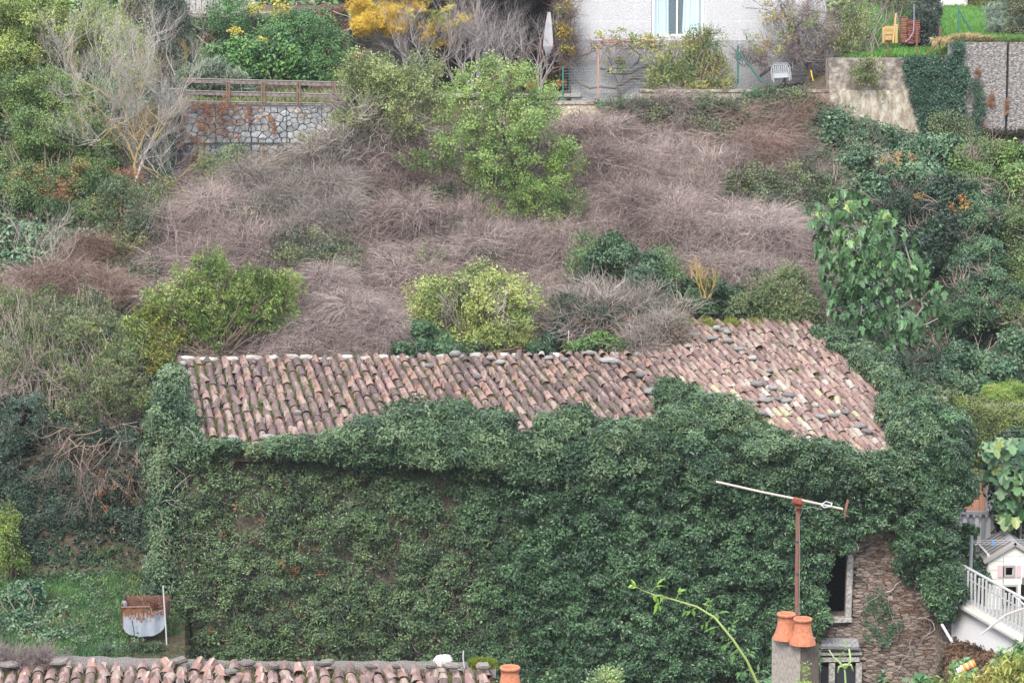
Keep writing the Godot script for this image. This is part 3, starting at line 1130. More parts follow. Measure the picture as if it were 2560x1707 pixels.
	voronoi_stones(tall, "stone", Vector3(o.x, o.y, -60.37), Vector3(1, 0, 0), Vector3(0, 1, 0), wd, ht, 1000, 3.0, 0.06, [Color(0.14, 0.107, 0.097), Color(0.24, 0.19, 0.17), Color(0.32, 0.262, 0.235), Color(0.42, 0.345, 0.295)], keep)
	var wood := rough_mat("grey_wood", Color(0.2, 0.19, 0.185), Color(0.42, 0.41, 0.41), 0.012, 1.3, 0.8)
	s = Shape.new()
	s.box(at(849, 585, 60.3) , Vector3(0.15, 1.55, 0.2), Basis(Vector3.BACK, -0.02), Color.WHITE, 0.02)
	part(tall, "door_post", s.mesh(), wood)
	s = Shape.new()
	s.tube([at(826, 551, 60.3), at(838, 548, 60.28), at(852, 548, 60.27), at(868, 543, 60.27)], [0.08, 0.11, 0.13, 0.07], 7, Color.WHITE)
	part(tall, "lintel", s.mesh(), rough_mat("dark_wood", Color(0.06, 0.05, 0.045), Color(0.17, 0.14, 0.12), 0.012, 1.3, 0.8))
	s = Shape.new()
	s.box(at(838, 618.5, 60.32), Vector3(0.66, 0.12, 0.3), Basis(Vector3.BACK, 0.04), Color.WHITE, 0.015)
	part(tall, "sill", s.mesh(), wood)
	s = Shape.new()
	s.box(at(839, 643, 60.2), Vector3(0.95, 0.14, 0.35), Basis(Vector3.BACK, -0.03) * Basis(Vector3.RIGHT, 0.35), Color.WHITE, 0.03)
	part(tall, "slate_canopy", s.mesh(), rough_mat("slate", Color(0.16, 0.165, 0.18), Color(0.36, 0.36, 0.38), 0.02, 1.2, 1.5))
	for e: Array in [[839, 648.5, 1.02, .06], [840, 652.6, 1.04, .08], [839, 658.5, 0.98, .11]]:
		s = Shape.new()
		s.box(at(e[0], e[1], 60.25 + 0.03 * (e[1] - 648) / 10), Vector3(e[2], e[3], 0.14), Basis(Vector3.BACK, rf(-0.03, 0.02)), Color.WHITE, 0.012)
		part(tall, "window_head", s.mesh(), wood)
	for x: float in [831.5, 858.5]:
		s = Shape.new()
		s.box(at(x, 682, 60.3), Vector3(0.15, 1.0, 0.12), Basis(), Color.WHITE, 0.012)
		part(tall, "window_post", s.mesh(), wood)
	var glass := flat_mat("dusty_glass", Color(0.03, 0.035, 0.045), 0.25)
	for e: Array in [[824, 12.0], [845, 23.0]]:
		s = Shape.new()
		s.box(at(e[0], 685, 60.42), Vector3(e[1] * 60.4 / LENS, 1.0, 0.02), Basis(), Color.WHITE)
		part(tall, "pane", s.mesh(), glass)

	# ivy on the end of the low barn
	var iv := thing("ivy", "lit-coloured pale green ivy bulging round the end wall corner of the low barn", "ivy", at(166, 660, 60.6))
	crown(iv, "foliage", "ivy", [[172, 388, 61.5, 16, 26, .8], [167, 425, 61, 17, 32, .8], [164, 470, 60.8, 17, 40, .7], [166, 520, 60.7, 18, 45, .7], [165, 570, 60.6, 18, 40, .7], [172, 615, 60.6, 15, 45, .6], [178, 650, 60.6, 12, 30, .5], [186, 440, 60.3, 14, 14, .5], [186, 412, 61.5, 10, 12, .5], [190, 455, 60.2, 20, 8, .4]], 60, IVY_LIT, 0.85, null, 0.35, 0.5)
	vine_stems(iv, "stem", poly([150, 400, 190, 400, 190, 655, 160, 655]), 60.3, 60, Color(0.24, 0.21, 0.18), 0.006, 0.9, 0.35)
	# thin ivy on the front of the low barn
	var front := poly([176, 452, 340, 455, 560, 452, 560, 690, 176, 690])
	var iv2 := thing("ivy", "thin leggy ivy with bare brown stems over the front wall of the low barn", "ivy", at(360, 690, 60.3))
	ivy_sheet(iv2, "foliage", poly([184, 459, 340, 461, 640, 448, 620, 500, 610, 560, 620, 620, 600, 690, 178, 690]), 60.35, 0.34, 0.24, 125, IVY_MIXED, 0.72, leafy(0.42, 0.3), PackedVector2Array(), 0.0, IVY_DARK, 380.0, 580.0)
	vine_stems(iv2, "stem", poly([184, 470, 520, 470, 520, 690, 178, 690]), 60.35, 900, Color(0.22, 0.175, 0.145), 0.005, 0.7, 0.2)
	ivy_sheet(iv2, "faded_leaves", poly([220, 500, 330, 490, 330, 690, 200, 690]), 60.3, 0.2, 0.2, 2.6, RUST_LEAF, 0.55, leafy(0.6, 0.3))
	# thick ivy on the tall barn
	var iv3 := thing("ivy", "dense dark green ivy in puffy clumps over the front of the taller barn", "ivy", at(700, 690, 60.2))
	var opening := poly([822, 562, 832, 550, 852, 540, 866, 532, 876, 526, 892, 527, 908, 562, 929, 605, 950, 622, 970, 690, 815, 690, 819, 640, 820, 618, 823, 606])
	ivy_sheet(iv3, "foliage", poly([520, 448, 600, 440, 700, 430, 800, 440, 870, 452, 945, 440, 962, 480, 952, 520, 958, 570, 950, 612, 930, 600, 905, 560, 890, 524, 868, 530, 848, 545, 828, 550, 840, 562, 834, 584, 838, 598, 829, 612, 834, 625, 815, 640, 812, 690, 500, 690, 490, 560, 490, 470]), 60.25, 0.62, 0.3, 165, IVY_DARK, 0.82, leafy(0.45, 0.25), opening, 0.0, [], 0.0, 1.0, Vector2(500, 610))
	ivy_sheet(iv3, "trailing_leaves", poly([866, 600, 880, 585, 890, 610, 905, 620, 880, 650, 870, 640, 856, 622]), 60.3, 0.05, 0.05, 60, IVY_DARK, 0.55, leafy(0.45, 0.25))
	crown(iv3, "foliage", "ivy", fluffy([[942, 470, 60.4, 29, 46, 1.0], [938, 530, 60.3, 17, 46, .8], [945, 583, 60.0, 19, 30, .7], [930, 446, 60.8, 34, 36, 1.0], [912, 545, 60.2, 22, 32, .5]], 16, 0.42), 70, IVY_DARK, 0.85, null, 0.4, 0.4)
	# mounds of ivy over the eaves, their lit tops put into the colour
	var iv4 := thing("ivy", "billowing lit-coloured ivy mounds climbing from the front over the eaves onto the tiles", "ivy", at(430, 452, 59.8))
	crown(iv4, "foliage", "ivy", fluffy([[225, 449, 59.9, 45, 7, .35], [290, 448, 59.9, 45, 9, .4], [335, 446, 59.8, 30, 14, .5], [375, 438, 60.2, 40, 22, .8], [430, 425, 60.6, 50, 22, 1.0], [485, 428, 60.4, 35, 20, .8], [450, 450, 59.8, 70, 20, .7], [528, 446, 60, 35, 12, .6], [565, 430, 60.4, 36, 22, .9], [610, 436, 60.2, 36, 20, .8], [640, 448, 60, 40, 20, .8], [668, 396, 62, 14, 20, .6], [682, 404, 61.8, 20, 20, .7], [700, 412, 61.4, 24, 18, .8], [722, 422, 60.9, 28, 18, .8], [680, 430, 61, 34, 28, 1.0], [712, 436, 60.6, 34, 20, .9], [745, 438, 60.4, 30, 18, .8], [765, 446, 60.2, 36, 18, .9], [810, 455, 60, 42, 18, .8], [868, 466, 59.9, 40, 12, .7], [925, 434, 60.8, 32, 24, 1.0], [908, 418, 61.6, 18, 16, .7]], 16, 0.42), 62, IVY_LIT, 0.85, null, 0.4, 0.35)
	crown(iv4, "foliage", "ivy", fluffy([[390, 455, 59.9, 50, 14, .5], [450, 462, 59.9, 50, 22, .6], [520, 466, 60, 50, 24, .6], [590, 462, 59.9, 50, 26, .6], [660, 462, 59.9, 50, 26, .7], [730, 468, 59.9, 45, 24, .7], [800, 475, 59.9, 45, 20, .6], [870, 482, 59.9, 45, 18, .6]], 16, 0.36), 58, [Color(0.03, 0.068, 0.04), Color(0.055, 0.115, 0.062), Color(0.085, 0.155, 0.08), Color(0.12, 0.19, 0.1)], 0.85, null, 0.4, 0.4)
	var iv5 := thing("ivy", "strip of lit-coloured ivy trailing down the far verge of the tiled roof beside the fig", "ivy", at(880, 400, 63.5))
	crown(iv5, "foliage", "ivy", fluffy([[830, 336, 68, 22, 10, .8], [850, 350, 67, 22, 14, .9], [868, 366, 66, 22, 16, .9], [886, 384, 64.6, 22, 18, .9], [905, 405, 62.8, 26, 20, 1.0]], 14, 0.45), 70, IVY_LIT, 0.85, null, 0.35, 0.35)
	# red creeper dying back on the bare stones
	var cr := thing("creeper", "fading orange creeper leaves scattered over the bare stone wall beside the doorway", "creeper", at(910, 690, 60.3))
	var buf := PackedFloat32Array()
	for i in 520:
		var q := Vector2(rf(850, 962), rf(524, 660))
		var k := (q.x - 868) * 0.9 - (q.y - 535) * 0.42
		var w := 16.0 + (q.y - 525) * 0.1
		if not Geometry2D.is_point_in_polygon(q, opening) or absf(k - 8) > w * (0.4 + rng.randf()) or q.y > 640 and rng.randf() < 0.7:
			continue
		put(buf, facing(Vector3(rf(-0.4, 0.4), rf(-0.2, 0.6), 1), rf(0.16, 0.32)), at(q.x, q.y, 60.29), tone([Color(0.1, 0.06, 0.045), Color(0.22, 0.11, 0.06), Color(0.3, 0.16, 0.08)], rng.randf()))
	copies(cr, "leaves", sprig("ivy"), leafy(0.6, 0.3), buf)
	vine_stems(cr, "stem", poly([880, 560, 920, 600, 955, 630, 955, 690, 890, 690]), 60.3, 60, Color(0.34, 0.29, 0.28), 0.008, 1.0, 0.03)

func moved(m: Mesh, b: Basis, p: Vector3) -> ArrayMesh:
	var a := m.surface_get_arrays(0)
	var v: PackedVector3Array = a[Mesh.ARRAY_VERTEX]
	for i in v.size():
		v[i] = b * v[i] + p
	a[Mesh.ARRAY_VERTEX] = v
	var r := ArrayMesh.new()
	r.add_surface_from_arrays(Mesh.PRIMITIVE_TRIANGLES, a)
	return r

# ---------------------------------------------------------------- what stands on the upper terraces
func block(parent: Node3D, called: String, x0: float, y0: float, x1: float, y1: float, d: float, thick: float, mat: Material, bevel := 0.0) -> MeshInstance3D:
	# an upright slab whose front, as sighted, fills x0..x1, y0..y1
	var a := at(x0, y1, d)
	var b := at(x1, y0, d)
	var s := Shape.new()
	s.box(Vector3((a.x + b.x) / 2, (a.y + b.y) / 2, -d - thick / 2), Vector3(absf(b.x - a.x), absf(b.y - a.y), thick), Basis(), Color.WHITE, bevel)
	return part(parent, called, s.mesh(), mat)

func rod(parent: Node3D, called: String, pts: Array, r: float, mat: Material, sides := 6) -> MeshInstance3D:
	var s := Shape.new()
	s.tube(pts, [r], sides, Color.WHITE)
	return part(parent, called, s.mesh(), mat)

func lone(called: String, label: String, category: String, mesh: Mesh, mat: Material, foot: Vector3, group := "") -> MeshInstance3D:
	var o := MeshInstance3D.new()
	o.name = numbered(called)
	o.mesh = mesh
	o.material_override = mat
	add_child(o)
	o.set_meta("label", label)
	o.set_meta("category", category)
	if group:
		o.set_meta("group", group)
	return o

func loose(parent: Node3D, called: String, kind: String, area: PackedVector2Array, d: float, count: int, cols: Array, size: float, out := 0.15, fade := Vector2.ZERO) -> void:
	# clusters over an upright surface at depth d, thinning out along fade
	var lo := Vector2(1e9, 1e9)
	var hi := -lo
	for q in area:
		lo = lo.min(q)
		hi = hi.max(q)
	var buf := PackedFloat32Array()
	for i in count:
		var q := Vector2(rf(lo.x, hi.x), rf(lo.y, hi.y))
		if not Geometry2D.is_point_in_polygon(q, area):
			continue
		if fade != Vector2.ZERO and rng.randf() < ((q - lo) / (hi - lo)).dot(fade):
			continue
		put(buf, facing(Vector3(rf(-0.6, 0.6), rf(-0.3, 0.7), 1), size * rf(0.6, 1.3)), at(q.x, q.y, d - rf(0, out)), tone(cols, rng.randf()))
	copies(parent, called, sprig(kind), leafy(0.5, 0.3), buf)

func terraces() -> void:
	var dark := flat_mat("darkness", Color(0.012, 0.012, 0.012), 0.95)
	var rust := rough_mat("rust", Color(0.1, 0.065, 0.05), Color(0.25, 0.175, 0.145), 0.03, 1.5, 0.5)
	# gabion wall below the footpath
	var g := thing("gabion_wall", "grey gabion wall of wire baskets filled with stones under the rusty railing", "gabion wall", at(250, 172, 79.4))
	block(g, "core", 146, 107, 352, 182, 79.5, 0.8, flat_mat("gabion_shadow", Color(0.08, 0.08, 0.085), 0.95))
	var gl := at(146, 181, 79.42)
	var gr := at(352, 181, 79.42)
	var top := at(250, 106, 79.42).y - gl.y
	for row in 2:
		voronoi_stones(g, "stone", gl + Vector3(0, row * top / 2 + 0.03, 0), Vector3(1, 0, 0), Vector3(0, 1, 0), gr.x - gl.x, top / 2 - 0.05, 185, 1.35, 0.08, [Color(0.28, 0.3, 0.33), Color(0.4, 0.425, 0.465), Color(0.5, 0.525, 0.56), Color(0.42, 0.44, 0.47), Color(0.5, 0.46, 0.41)])
	var s := Shape.new()
	for k in 36:
		var x := lerpf(gl.x, gr.x, k / 35.0)
		var r := 0.012 if k % 6 == 0 else 0.003
		s.tube([Vector3(x, gl.y, gl.z + 0.11), Vector3(x, gl.y + top, gl.z + 0.11)], [r], 3, Color(0.03, 0.035, 0.04), false)
	for k in 13:
		var y := gl.y + top * k / 12.0
		var r := 0.02 if k % 6 == 0 else 0.003
		s.tube([Vector3(gl.x, y, gl.z + 0.11), Vector3(gr.x, y, gl.z + 0.11)], [r], 3, Color(0.03, 0.035, 0.04), false)
	part(g, "wire_mesh", s.mesh(), matte(0.6), true)
	var cr := thing("creeper", "rust red creeper leaves spreading over the upper corner of the gabion wall", "creeper", at(200, 172, 79.2))
	loose(cr, "leaves", "ivy", poly([146, 104, 200, 103, 272, 106, 262, 122, 244, 128, 240, 136, 205, 142, 190, 168, 178, 186, 152, 180]), 79.25, 1100, RUST_LEAF, 0.42, 0.1, Vector2(0.55, 0.5))
	loose(cr, "leaves", "ivy", poly([270, 116, 274, 116, 276, 136, 272, 136]), 79.25, 24, RUST_LEAF, 0.4)
	loose(cr, "leaves", "ivy", poly([222, 92, 230, 92, 231, 110, 220, 110]), 79.2, 26, RUST_LEAF, 0.4)
	# railing along the path
	var rl := thing("railing", "rusty iron railing with two plank rails above the gabion wall", "railing", at(260, 108, 79.6))
	for e: Array in [[80.5, 84.5, 0.13, "top_rail"], [92.5, 96.5, 0.12, "middle_rail"], [102.2, 105.0, 0.07, "edge_beam"]]:
		var a := at(182, e[0], 79.6)
		var b := at(350, e[1], 79.6)
		s = Shape.new()
		s.box((a + b) / 2, Vector3((b - a).length(), e[2], 0.06), Basis(Vector3.BACK, atan2(b.y - a.y, b.x - a.x)), Color.WHITE, 0.008)
		part(rl, e[3], s.mesh(), rough_mat("old_plank", Color(0.1, 0.086, 0.08), Color(0.23, 0.2, 0.19), 0.012, 1.0, 0.6))
		s = Shape.new()
		s.box((a + b) / 2 + Vector3(0, e[2] / 2 + 0.012, 0), Vector3((b - a).length(), 0.02, 0.1), Basis(Vector3.BACK, atan2(b.y - a.y, b.x - a.x)), Color.WHITE)
		part(rl, "rail_cap", s.mesh(), rough_mat("old_iron", Color(0.2, 0.18, 0.17), Color(0.36, 0.34, 0.33), 0.02, 1.0, 0.0))
	for x: float in [228, 263, 298.5, 334]:
		for k: float in [-1.2, 1.2]:
			block(rl, "post", x + k - 0.6, 81.5, x + k + 0.6, 110.5, 79.5, 0.07, rust)
	s = Shape.new()
	s.box((at(182, 106, 79.9) + at(350, 108.2, 79.9)) / 2, Vector3(5.3, 0.12, 0.9), Basis(Vector3.BACK, -0.013), Color.WHITE)
	structure("footpath", s.mesh(), rough_mat("soil", Color.BLACK, Color.BLACK, 1, 1, 0))
	# upper wall at the back
	var bw := thing("stone_wall", "mossy old stone wall with a pale ledge behind the vines above the path", "wall", at(265, 82, 90.5))
	block(bw, "wall", 150, 17, 380, 90, 90.5, 0.6, rough_mat("mossy", Color(0.06, 0.055, 0.04), Color(0.2, 0.17, 0.14), 0.03, 0.8, 3.0))
	block(bw, "ledge", 170, 11.5, 352, 18, 90.2, 1.6, rough_mat("ledge", Color(0.16, 0.15, 0.14), Color(0.34, 0.31, 0.29), 0.03, 0.8, 1.5), 0.04)
	for k in 13:
		block(bw, "fence_board", 178 + k * 6.0, -9 + rf(-1, 1), 183 + k * 6.0, 11 , 90.9, 0.03, rough_mat("grey_wood", Color.WHITE, Color.WHITE, 1, 1, 0))
	for k in 9:   # ring of stones round the little vault
		var a := PI * (k + 0.3) / 9.0 + 0.5
		var c := at(360, 38, 89.9)
		s = Shape.new()
		s.box(c + Vector3(cos(a), sin(a) * 1.25, 0) * 0.55, Vector3(0.4, 0.15, 0.4), Basis(Vector3.BACK, a), Color(0.26, 0.23, 0.2) * rf(0.7, 1.2), 0.02)
		part(bw, "arch_stone", s.mesh(), stone_mat())
	s = Shape.new()
	s.lathe(at(360, 38, 89.86), [Vector2(0.44, 0), Vector2(0.44, -0.01), Vector2(0, -0.01)], 14, Color.WHITE, Basis(Vector3.RIGHT, PI / 2) * Basis().scaled(Vector3(1, 1, 1.25)))
	part(bw, "vault", s.mesh(), dark)  # black disc and the slab below it stand in for the shaded inside
	block(bw, "vault", 352, 38, 368, 58, 89.9, 0.3, dark)
	for k in 4:
		block(bw, "jamb_stone", 344 + rf(0, 1.5), 42 + k * 5.2, 352, 46.7 + k * 5.2, 89.85, 0.4, rough_mat("ledge", Color.WHITE, Color.WHITE, 1, 1, 0), 0.03)
	block(thing("metal_sheet", "rust brown metal sheet standing upright by the vault", "sheet", at(357, 70, 84)), "sheet", 353.5, 52, 361, 72, 84, 0.03, rough_mat("red_rust", Color(0.14, 0.045, 0.03), Color(0.26, 0.09, 0.06), 0.03, 1.2, 0.4))
	# vines and bushes along that wall
	var v := thing("bush", "large bright green leafy bush behind the railing", "bush", at(250, 88, 85))
	crown(v, "crown", "broad", fluffy([[215, 62, 85.5, 26, 18, 1.2], [250, 58, 85.5, 30, 20, 1.3], [285, 60, 85, 24, 22, 1.2], [240, 76, 85, 40, 12, 1], [300, 75, 85, 16, 12, .8]], 8), 34, [Color(0.025, 0.085, 0.025), Color(0.05, 0.14, 0.035), Color(0.08, 0.2, 0.05), Color(0.14, 0.27, 0.06)], 0.85, null, 0.35, 0.5)
	stems(v, "stem", at(250, 88, 85), [at(220, 60, 85.5), at(250, 56, 85.5), at(285, 58, 85)], 0.04, Color(0.15, 0.12, 0.09))
	v = thing("creeper", "mixed green and red creeper hanging over the mossy wall beside the vault", "creeper", at(320, 85, 89.8))
	loose(v, "leaves", "ivy", poly([185, 22, 350, 10, 352, 80, 185, 75]), 90.1, 1900, IVY_MIXED, 1.0, 0.4)
	loose(v, "red_leaves", "ivy", poly([318, 6, 350, 8, 350, 60, 322, 40]), 89.8, 60, [Color(0.12, 0.015, 0.02), Color(0.22, 0.04, 0.035), Color(0.08, 0.08, 0.04)], 0.7, 0.3)
	loose(v, "red_leaves", "ivy", poly([195, 30, 280, 28, 280, 50, 190, 50]), 89.8, 36, RUST_LEAF, 0.7, 0.3)
	crown(v, "leaves", "small", [[300, 30, 88.8, 24, 12, .6], [275, 40, 88.6, 20, 10, .5], [325, 55, 88.5, 20, 26, .5], [230, 15, 89.2, 14, 16, .5]], 50, [Color(0.04, 0.12, 0.04), Color(0.08, 0.2, 0.06), Color(0.12, 0.27, 0.09)], 1.2)
	crown(v, "yellow_leaves", "broad", [[256, 8, 89, 6, 8, .3], [282, 12, 89, 10, 14, .3], [236, 40, 87, 5, 12, .3], [243, 50, 86, 8, 6, .3], [262, 44, 86, 6, 4, .3]], 26, [Color(0.3, 0.32, 0.06), Color(0.5, 0.42, 0.06)], 0.6)
	vine_stems(v, "stem", poly([190, 0, 350, 0, 350, 80, 190, 60]), 89.6, 90, Color(0.3, 0.26, 0.22), 0.014, 1.6, 0.25)
	shrub("lavender", "silvery grey lavender tuft behind the railing under the bright bush", "plant", "grass", [[212, 80, 82, 26, 14, .5], [235, 84, 82, 16, 10, .4]], 90, [Color(0.12, 0.17, 0.11), Color(0.2, 0.25, 0.18)], 2.0)
	var pg := thing("grass", "low weeds and pale grass along the path edge", "grass", at(300, 100, 81))
	pg.set_meta("kind", "stuff")
	cover(pg, "tufts", "grass", 180, 360, 80.6, 84, 14, [Color(0.1, 0.14, 0.05), Color(0.2, 0.22, 0.08)], 1.5)

	# yellow tree
	var yt := thing("tree", "bright yellow autumn tree with feathery leaves beside the vault", "tree", at(395, 92, 83.5))
	crown(yt, "crown", "feather", fluffy([[362, 6, 83, 16, 12, .8], [378, 18, 83, 20, 14, .9], [366, 22, 83, 12, 10, .7], [400, 10, 83.2, 22, 16, 1], [395, 26, 83, 16, 9, .7], [415, 2, 83.4, 16, 12, .8]]), 26, YELLOW, 0.75, leafy(0.6, 0.6), 0.4, 0.5)
	crown(yt, "crown", "feather", [[440, 20, 83, 34, 20, 1], [428, 36, 82.6, 8, 7, .4], [436, 52, 82.6, 6, 8, .3], [455, 34, 82.6, 8, 9, .4]], 7, YELLOW + [Color(0.25, 0.3, 0.06)], 0.7, leafy(0.6, 0.6), 0.4, 0.6)
	s = Shape.new()
	limb(s, at(395, 92, 83.5), at(388, 10, 83.3), 0.1, 0.04, Color(0.12, 0.1, 0.09), 0.1, 6)
	for k in 9:
		grow(s, at(rf(380, 430), rf(10, 40), 83.3), Vector3(rf(-1, 1), rf(0, 1), rf(-0.5, 0.5)).normalized(), 0.6, 0.018, 3, Color(0.16, 0.13, 0.12))
	part(yt, "trunk", s.mesh(), matte())
	# leafless tangle before the dark terrace
	var places := [[425, 92, 82.3], [470, 92, 81.8], [505, 92, 82.2], [540, 92, 81.9], [455, 85, 83], [490, 88, 83.2], [525, 86, 83.2], [408, 86, 82.6]]
	for k in places.size():
		var e: Array = places[k]
		var o := thing("bare_tree", ["leafless grey tree next to the yellow one, low and drooping", "leafless grey tree with the widest fan of twigs behind the light green bush", "leafless grey sapling leaning over the terrace slab", "leafless grey tree closest to the white house corner, hung with a white cloth", "thin leafless tree behind the widest grey fan", "upright leafless tree in the middle of the grey tangle", "leafless tree deep in the dark terrace near the red posts", "short leafless shrub under the yellow leaves"][k], "tree", at(e[0], e[1], e[2]))
		s = Shape.new()
		for j in 5:
			grow(s, at(e[0] + rf(-2, 2), e[1], e[2]), Vector3(rf(-0.55, 0.55), 1, rf(-0.3, 0.3)).normalized(), rf(0.75, 1.2), 0.032, 6 if j < 3 else 5, Color(0.26, 0.235, 0.24), 0.75, 0.1)
		part(o, "trunk", s.mesh(), matte())
	# dark terrace annexe
	var an := thing("terrace", "shadowed terrace with a concrete slab and red posts at the side of the white house", "terrace", at(480, 112, 85))
	block(an, "back_wall", 372, -14, 574, 112, 86.5, 0.3, rough_mat("sooty", Color(0.02, 0.02, 0.02), Color(0.07, 0.06, 0.055), 0.03, 0.8, 1.0))  # dark wall colour paints in the shade inside the terrace opening
	s = Shape.new()
	s.box(at(490, 94, 84.2), Vector3(5.9, 0.12, 3.6), Basis(), Color.WHITE, 0.02)
	part(an, "slab", s.mesh(), rough_mat("concrete", Color(0.22, 0.21, 0.19), Color(0.4, 0.38, 0.35), 0.03, 0.8, 1.0))
	s = Shape.new()
	s.box(at(480, -14, 84.2), Vector3(6.6, 0.15, 4.2), Basis(), Color.WHITE)
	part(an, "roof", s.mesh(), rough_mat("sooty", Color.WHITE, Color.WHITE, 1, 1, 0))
	block(an, "post", 476, -10, 480, 93, 82.7, 0.15, rough_mat("concrete", Color.WHITE, Color.WHITE, 1, 1, 0))
	for x: float in [540, 546, 552.5, 559]:
		block(an, "red_post", x, 38, x + 1.6, 92, 82.9, 0.05, rough_mat("red_rust", Color.WHITE, Color.WHITE, 1, 1, 0))
	block(an, "dark_opening", 553, 97, 567, 113, 82.46, 0.05, flat_mat("opening_shade", Color(0.03, 0.045, 0.06), 0.5))  # flat dark panel paints the shade of an opening under the slab
	for e: Array in [[552, 80, 567], [526, 83, 541], [500, 84, 514], [486, 84, 497]]:
		var fb := thing("flower_box", ["terracotta flower box closest to the white house on the slab edge", "terracotta flower box second from the white house", "terracotta flower box half hidden behind the light green bush", "terracotta flower box at the open end of the slab"][[552, 526, 500, 486].find(int(e[0]))], "flower box", at(e[0], 88, 82.5), "flower boxes on the terrace slab")
		block(fb, "trough", e[0], e[1], e[2], e[1] + 6.5, 82.45, 0.2, rough_mat("terracotta", Color(0.3, 0.09, 0.045), Color(0.48, 0.16, 0.08), 0.03, 1.2, 0.3), 0.02)
		crown(fb, "plants", "small", [[(e[0] + e[2]) / 2, e[1] - 1, 82.5, 8, 4, .15]], 60, RUST_LEAF if e[0] < 545 else MID, 0.8)
	var cl := thing("cloth", "folded white cloth hanging down among yellow leaves at the house corner", "cloth", at(549, 52, 81.6))
	s = Shape.new()
	for k in 9:
		var a := TAU * k / 8.0
		var b := TAU * (k + 1) / 8.0
		for j in 4:
			var w := [0.05, 0.11, 0.15, 0.17, 0.04]
			var y := [12, 24, 36, 46, 53]
			var q := []
			for m: Vector2i in [Vector2i(k, j), Vector2i(k, j + 1), Vector2i(k + 1, j + 1), Vector2i(k + 1, j)]:
				var an2 := TAU * (m.x % 8) / 8.0
				var r: float = w[m.y] * (1.0 + 0.3 * (1 if m.x % 2 else -1))
				q.append(at(549 - (y[m.y] - 12) * 0.03, y[m.y] + (3 if m.x % 3 == 0 and m.y == 4 else 0), 81.6) + Vector3(cos(an2) * r, 0, sin(an2) * r))
			s.quad(q[0], q[1], q[2], q[3], Color(0.3, 0.305, 0.33))
	part(cl, "fabric", s.mesh(), matte(0.9))

	# white house
	var hs := thing("house", "white roughcast house with a tall curtained window and a grey base", "house", at(700, 106, 82.5))
	var white := rough_mat("roughcast", Color(0.72, 0.74, 0.81), Color(0.9, 0.91, 0.95), 0.03, 0.9, 6.0)
	var grey := rough_mat("grey_roughcast", Color(0.47, 0.48, 0.52), Color(0.64, 0.65, 0.69), 0.03, 0.9, 6.0)
	block(hs, "wall", 571, -40, 652, 40, 82.5, 0.35, white)
	block(hs, "wall", 704, -40, 827, 40, 82.5, 0.35, white)
	block(hs, "wall", 652, 36, 704, 40, 82.5, 0.35, white)
	block(hs, "wall", 652, -40, 704, -14, 82.5, 0.35, white)
	block(hs, "base_wall", 571, 40, 827, 112, 82.48, 0.4, grey)
	block(hs, "back_wall", 571, -40, 827, 112, 89, 0.3, white)
	block(hs, "side_wall", 571, -40, 575, 112, 82.9, 6.0, grey)
	block(hs, "side_wall", 823, -40, 827, 112, 82.9, 6.0, grey)
	s = Shape.new()
	s.box(at(699, -40, 85.8) + Vector3(0, 0.1, 0), Vector3(8.8, 0.2, 7.2), Basis(), Color.WHITE)
	part(hs, "roof", s.mesh(), grey)
	block(hs, "added_dark_panel", 640, -40, 715, 112, 84.2, 0.1, dark)  # black panels added to darken the room behind the window
	block(hs, "added_dark_panel", 640, -40, 642, 112, 82.9, 1.3, dark)
	block(hs, "added_dark_panel", 713, -40, 715, 112, 82.9, 1.3, dark)
	var wi := Node3D.new()
	wi.name = "window"
	hs.add_child(wi)
	var paint := flat_mat("white_paint", Color(0.8, 0.82, 0.84), 0.4)
	for e: Array in [[652, 654.5], [676, 678.2], [701.5, 704]]:
		block(wi, "frame", e[0], -14, e[1], 36, 82.56, 0.08, paint, 0.008)
	block(wi, "frame", 654.5, 34, 701.5, 36, 82.57, 0.08, paint)
	block(wi, "frame", 654.5, -14, 701.5, -12.5, 82.57, 0.08, paint)
	var pane := StandardMaterial3D.new()
	pane.transparency = BaseMaterial3D.TRANSPARENCY_ALPHA
	pane.albedo_color = Color(0.7, 0.8, 0.85, 0.12)
	pane.roughness = 0.05
	pane.metallic_specular = 0.15
	block(wi, "pane", 654.6, -12.4, 675.9, 33.9, 82.6, 0.006, pane)
	block(wi, "pane", 678.3, -12.4, 701.4, 33.9, 82.6, 0.006, pane)
	for e: Array in [[653, 668.5, 0.0], [684, 703, -0.045]]:
		s = Shape.new()
		var n := 22
		for k in n:
			var q := []
			for m: Vector2 in [Vector2(k, -13), Vector2(k + 1, -13), Vector2(k + 1, 35), Vector2(k, 35)]:
				var t := m.x / n
				var p := at(lerpf(e[0] + (m.y + 13) * e[2], e[1], t), m.y, 82.75)
				p.z += 0.045 * sin(t * 26.0) + 0.03 * sin(t * 11.0)
				q.append(p)
			s.quad(q[0], q[1], q[2], q[3], Color(0.62, 0.74, 0.82))
		part(wi, "curtain", s.mesh(), leafy(0.9, 0.5))
	# vine trained over the wall, with its supports
	var copper := rough_mat("pink_rust", Color(0.36, 0.17, 0.12), Color(0.55, 0.32, 0.25), 0.05, 1.5, 0.2)
	var pe := thing("pergola", "slender rust pink pipe pergola carrying a vine against the house", "pergola", at(626, 100, 81.6))
	rod(pe, "post", [at(598, 100, 81.6), at(598.5, 46, 81.6), at(600, 41.5, 81.6), at(606, 40.5, 81.8)], 0.026, copper)
	rod(pe, "post", [at(656, 92, 81.6), at(658.5, 72, 81.6), at(655, 39, 81.6)], 0.026, copper)
	rod(pe, "crossbar", [at(600, 42, 81.7), at(656, 40, 81.7)], 0.03, copper)
	var vn := thing("grape_vine", "old grape vine with crooked dark arms spread across the grey base of the house", "vine", at(619, 99, 81.9))
	s = Shape.new()
	var bark := Color(0.1, 0.08, 0.08)
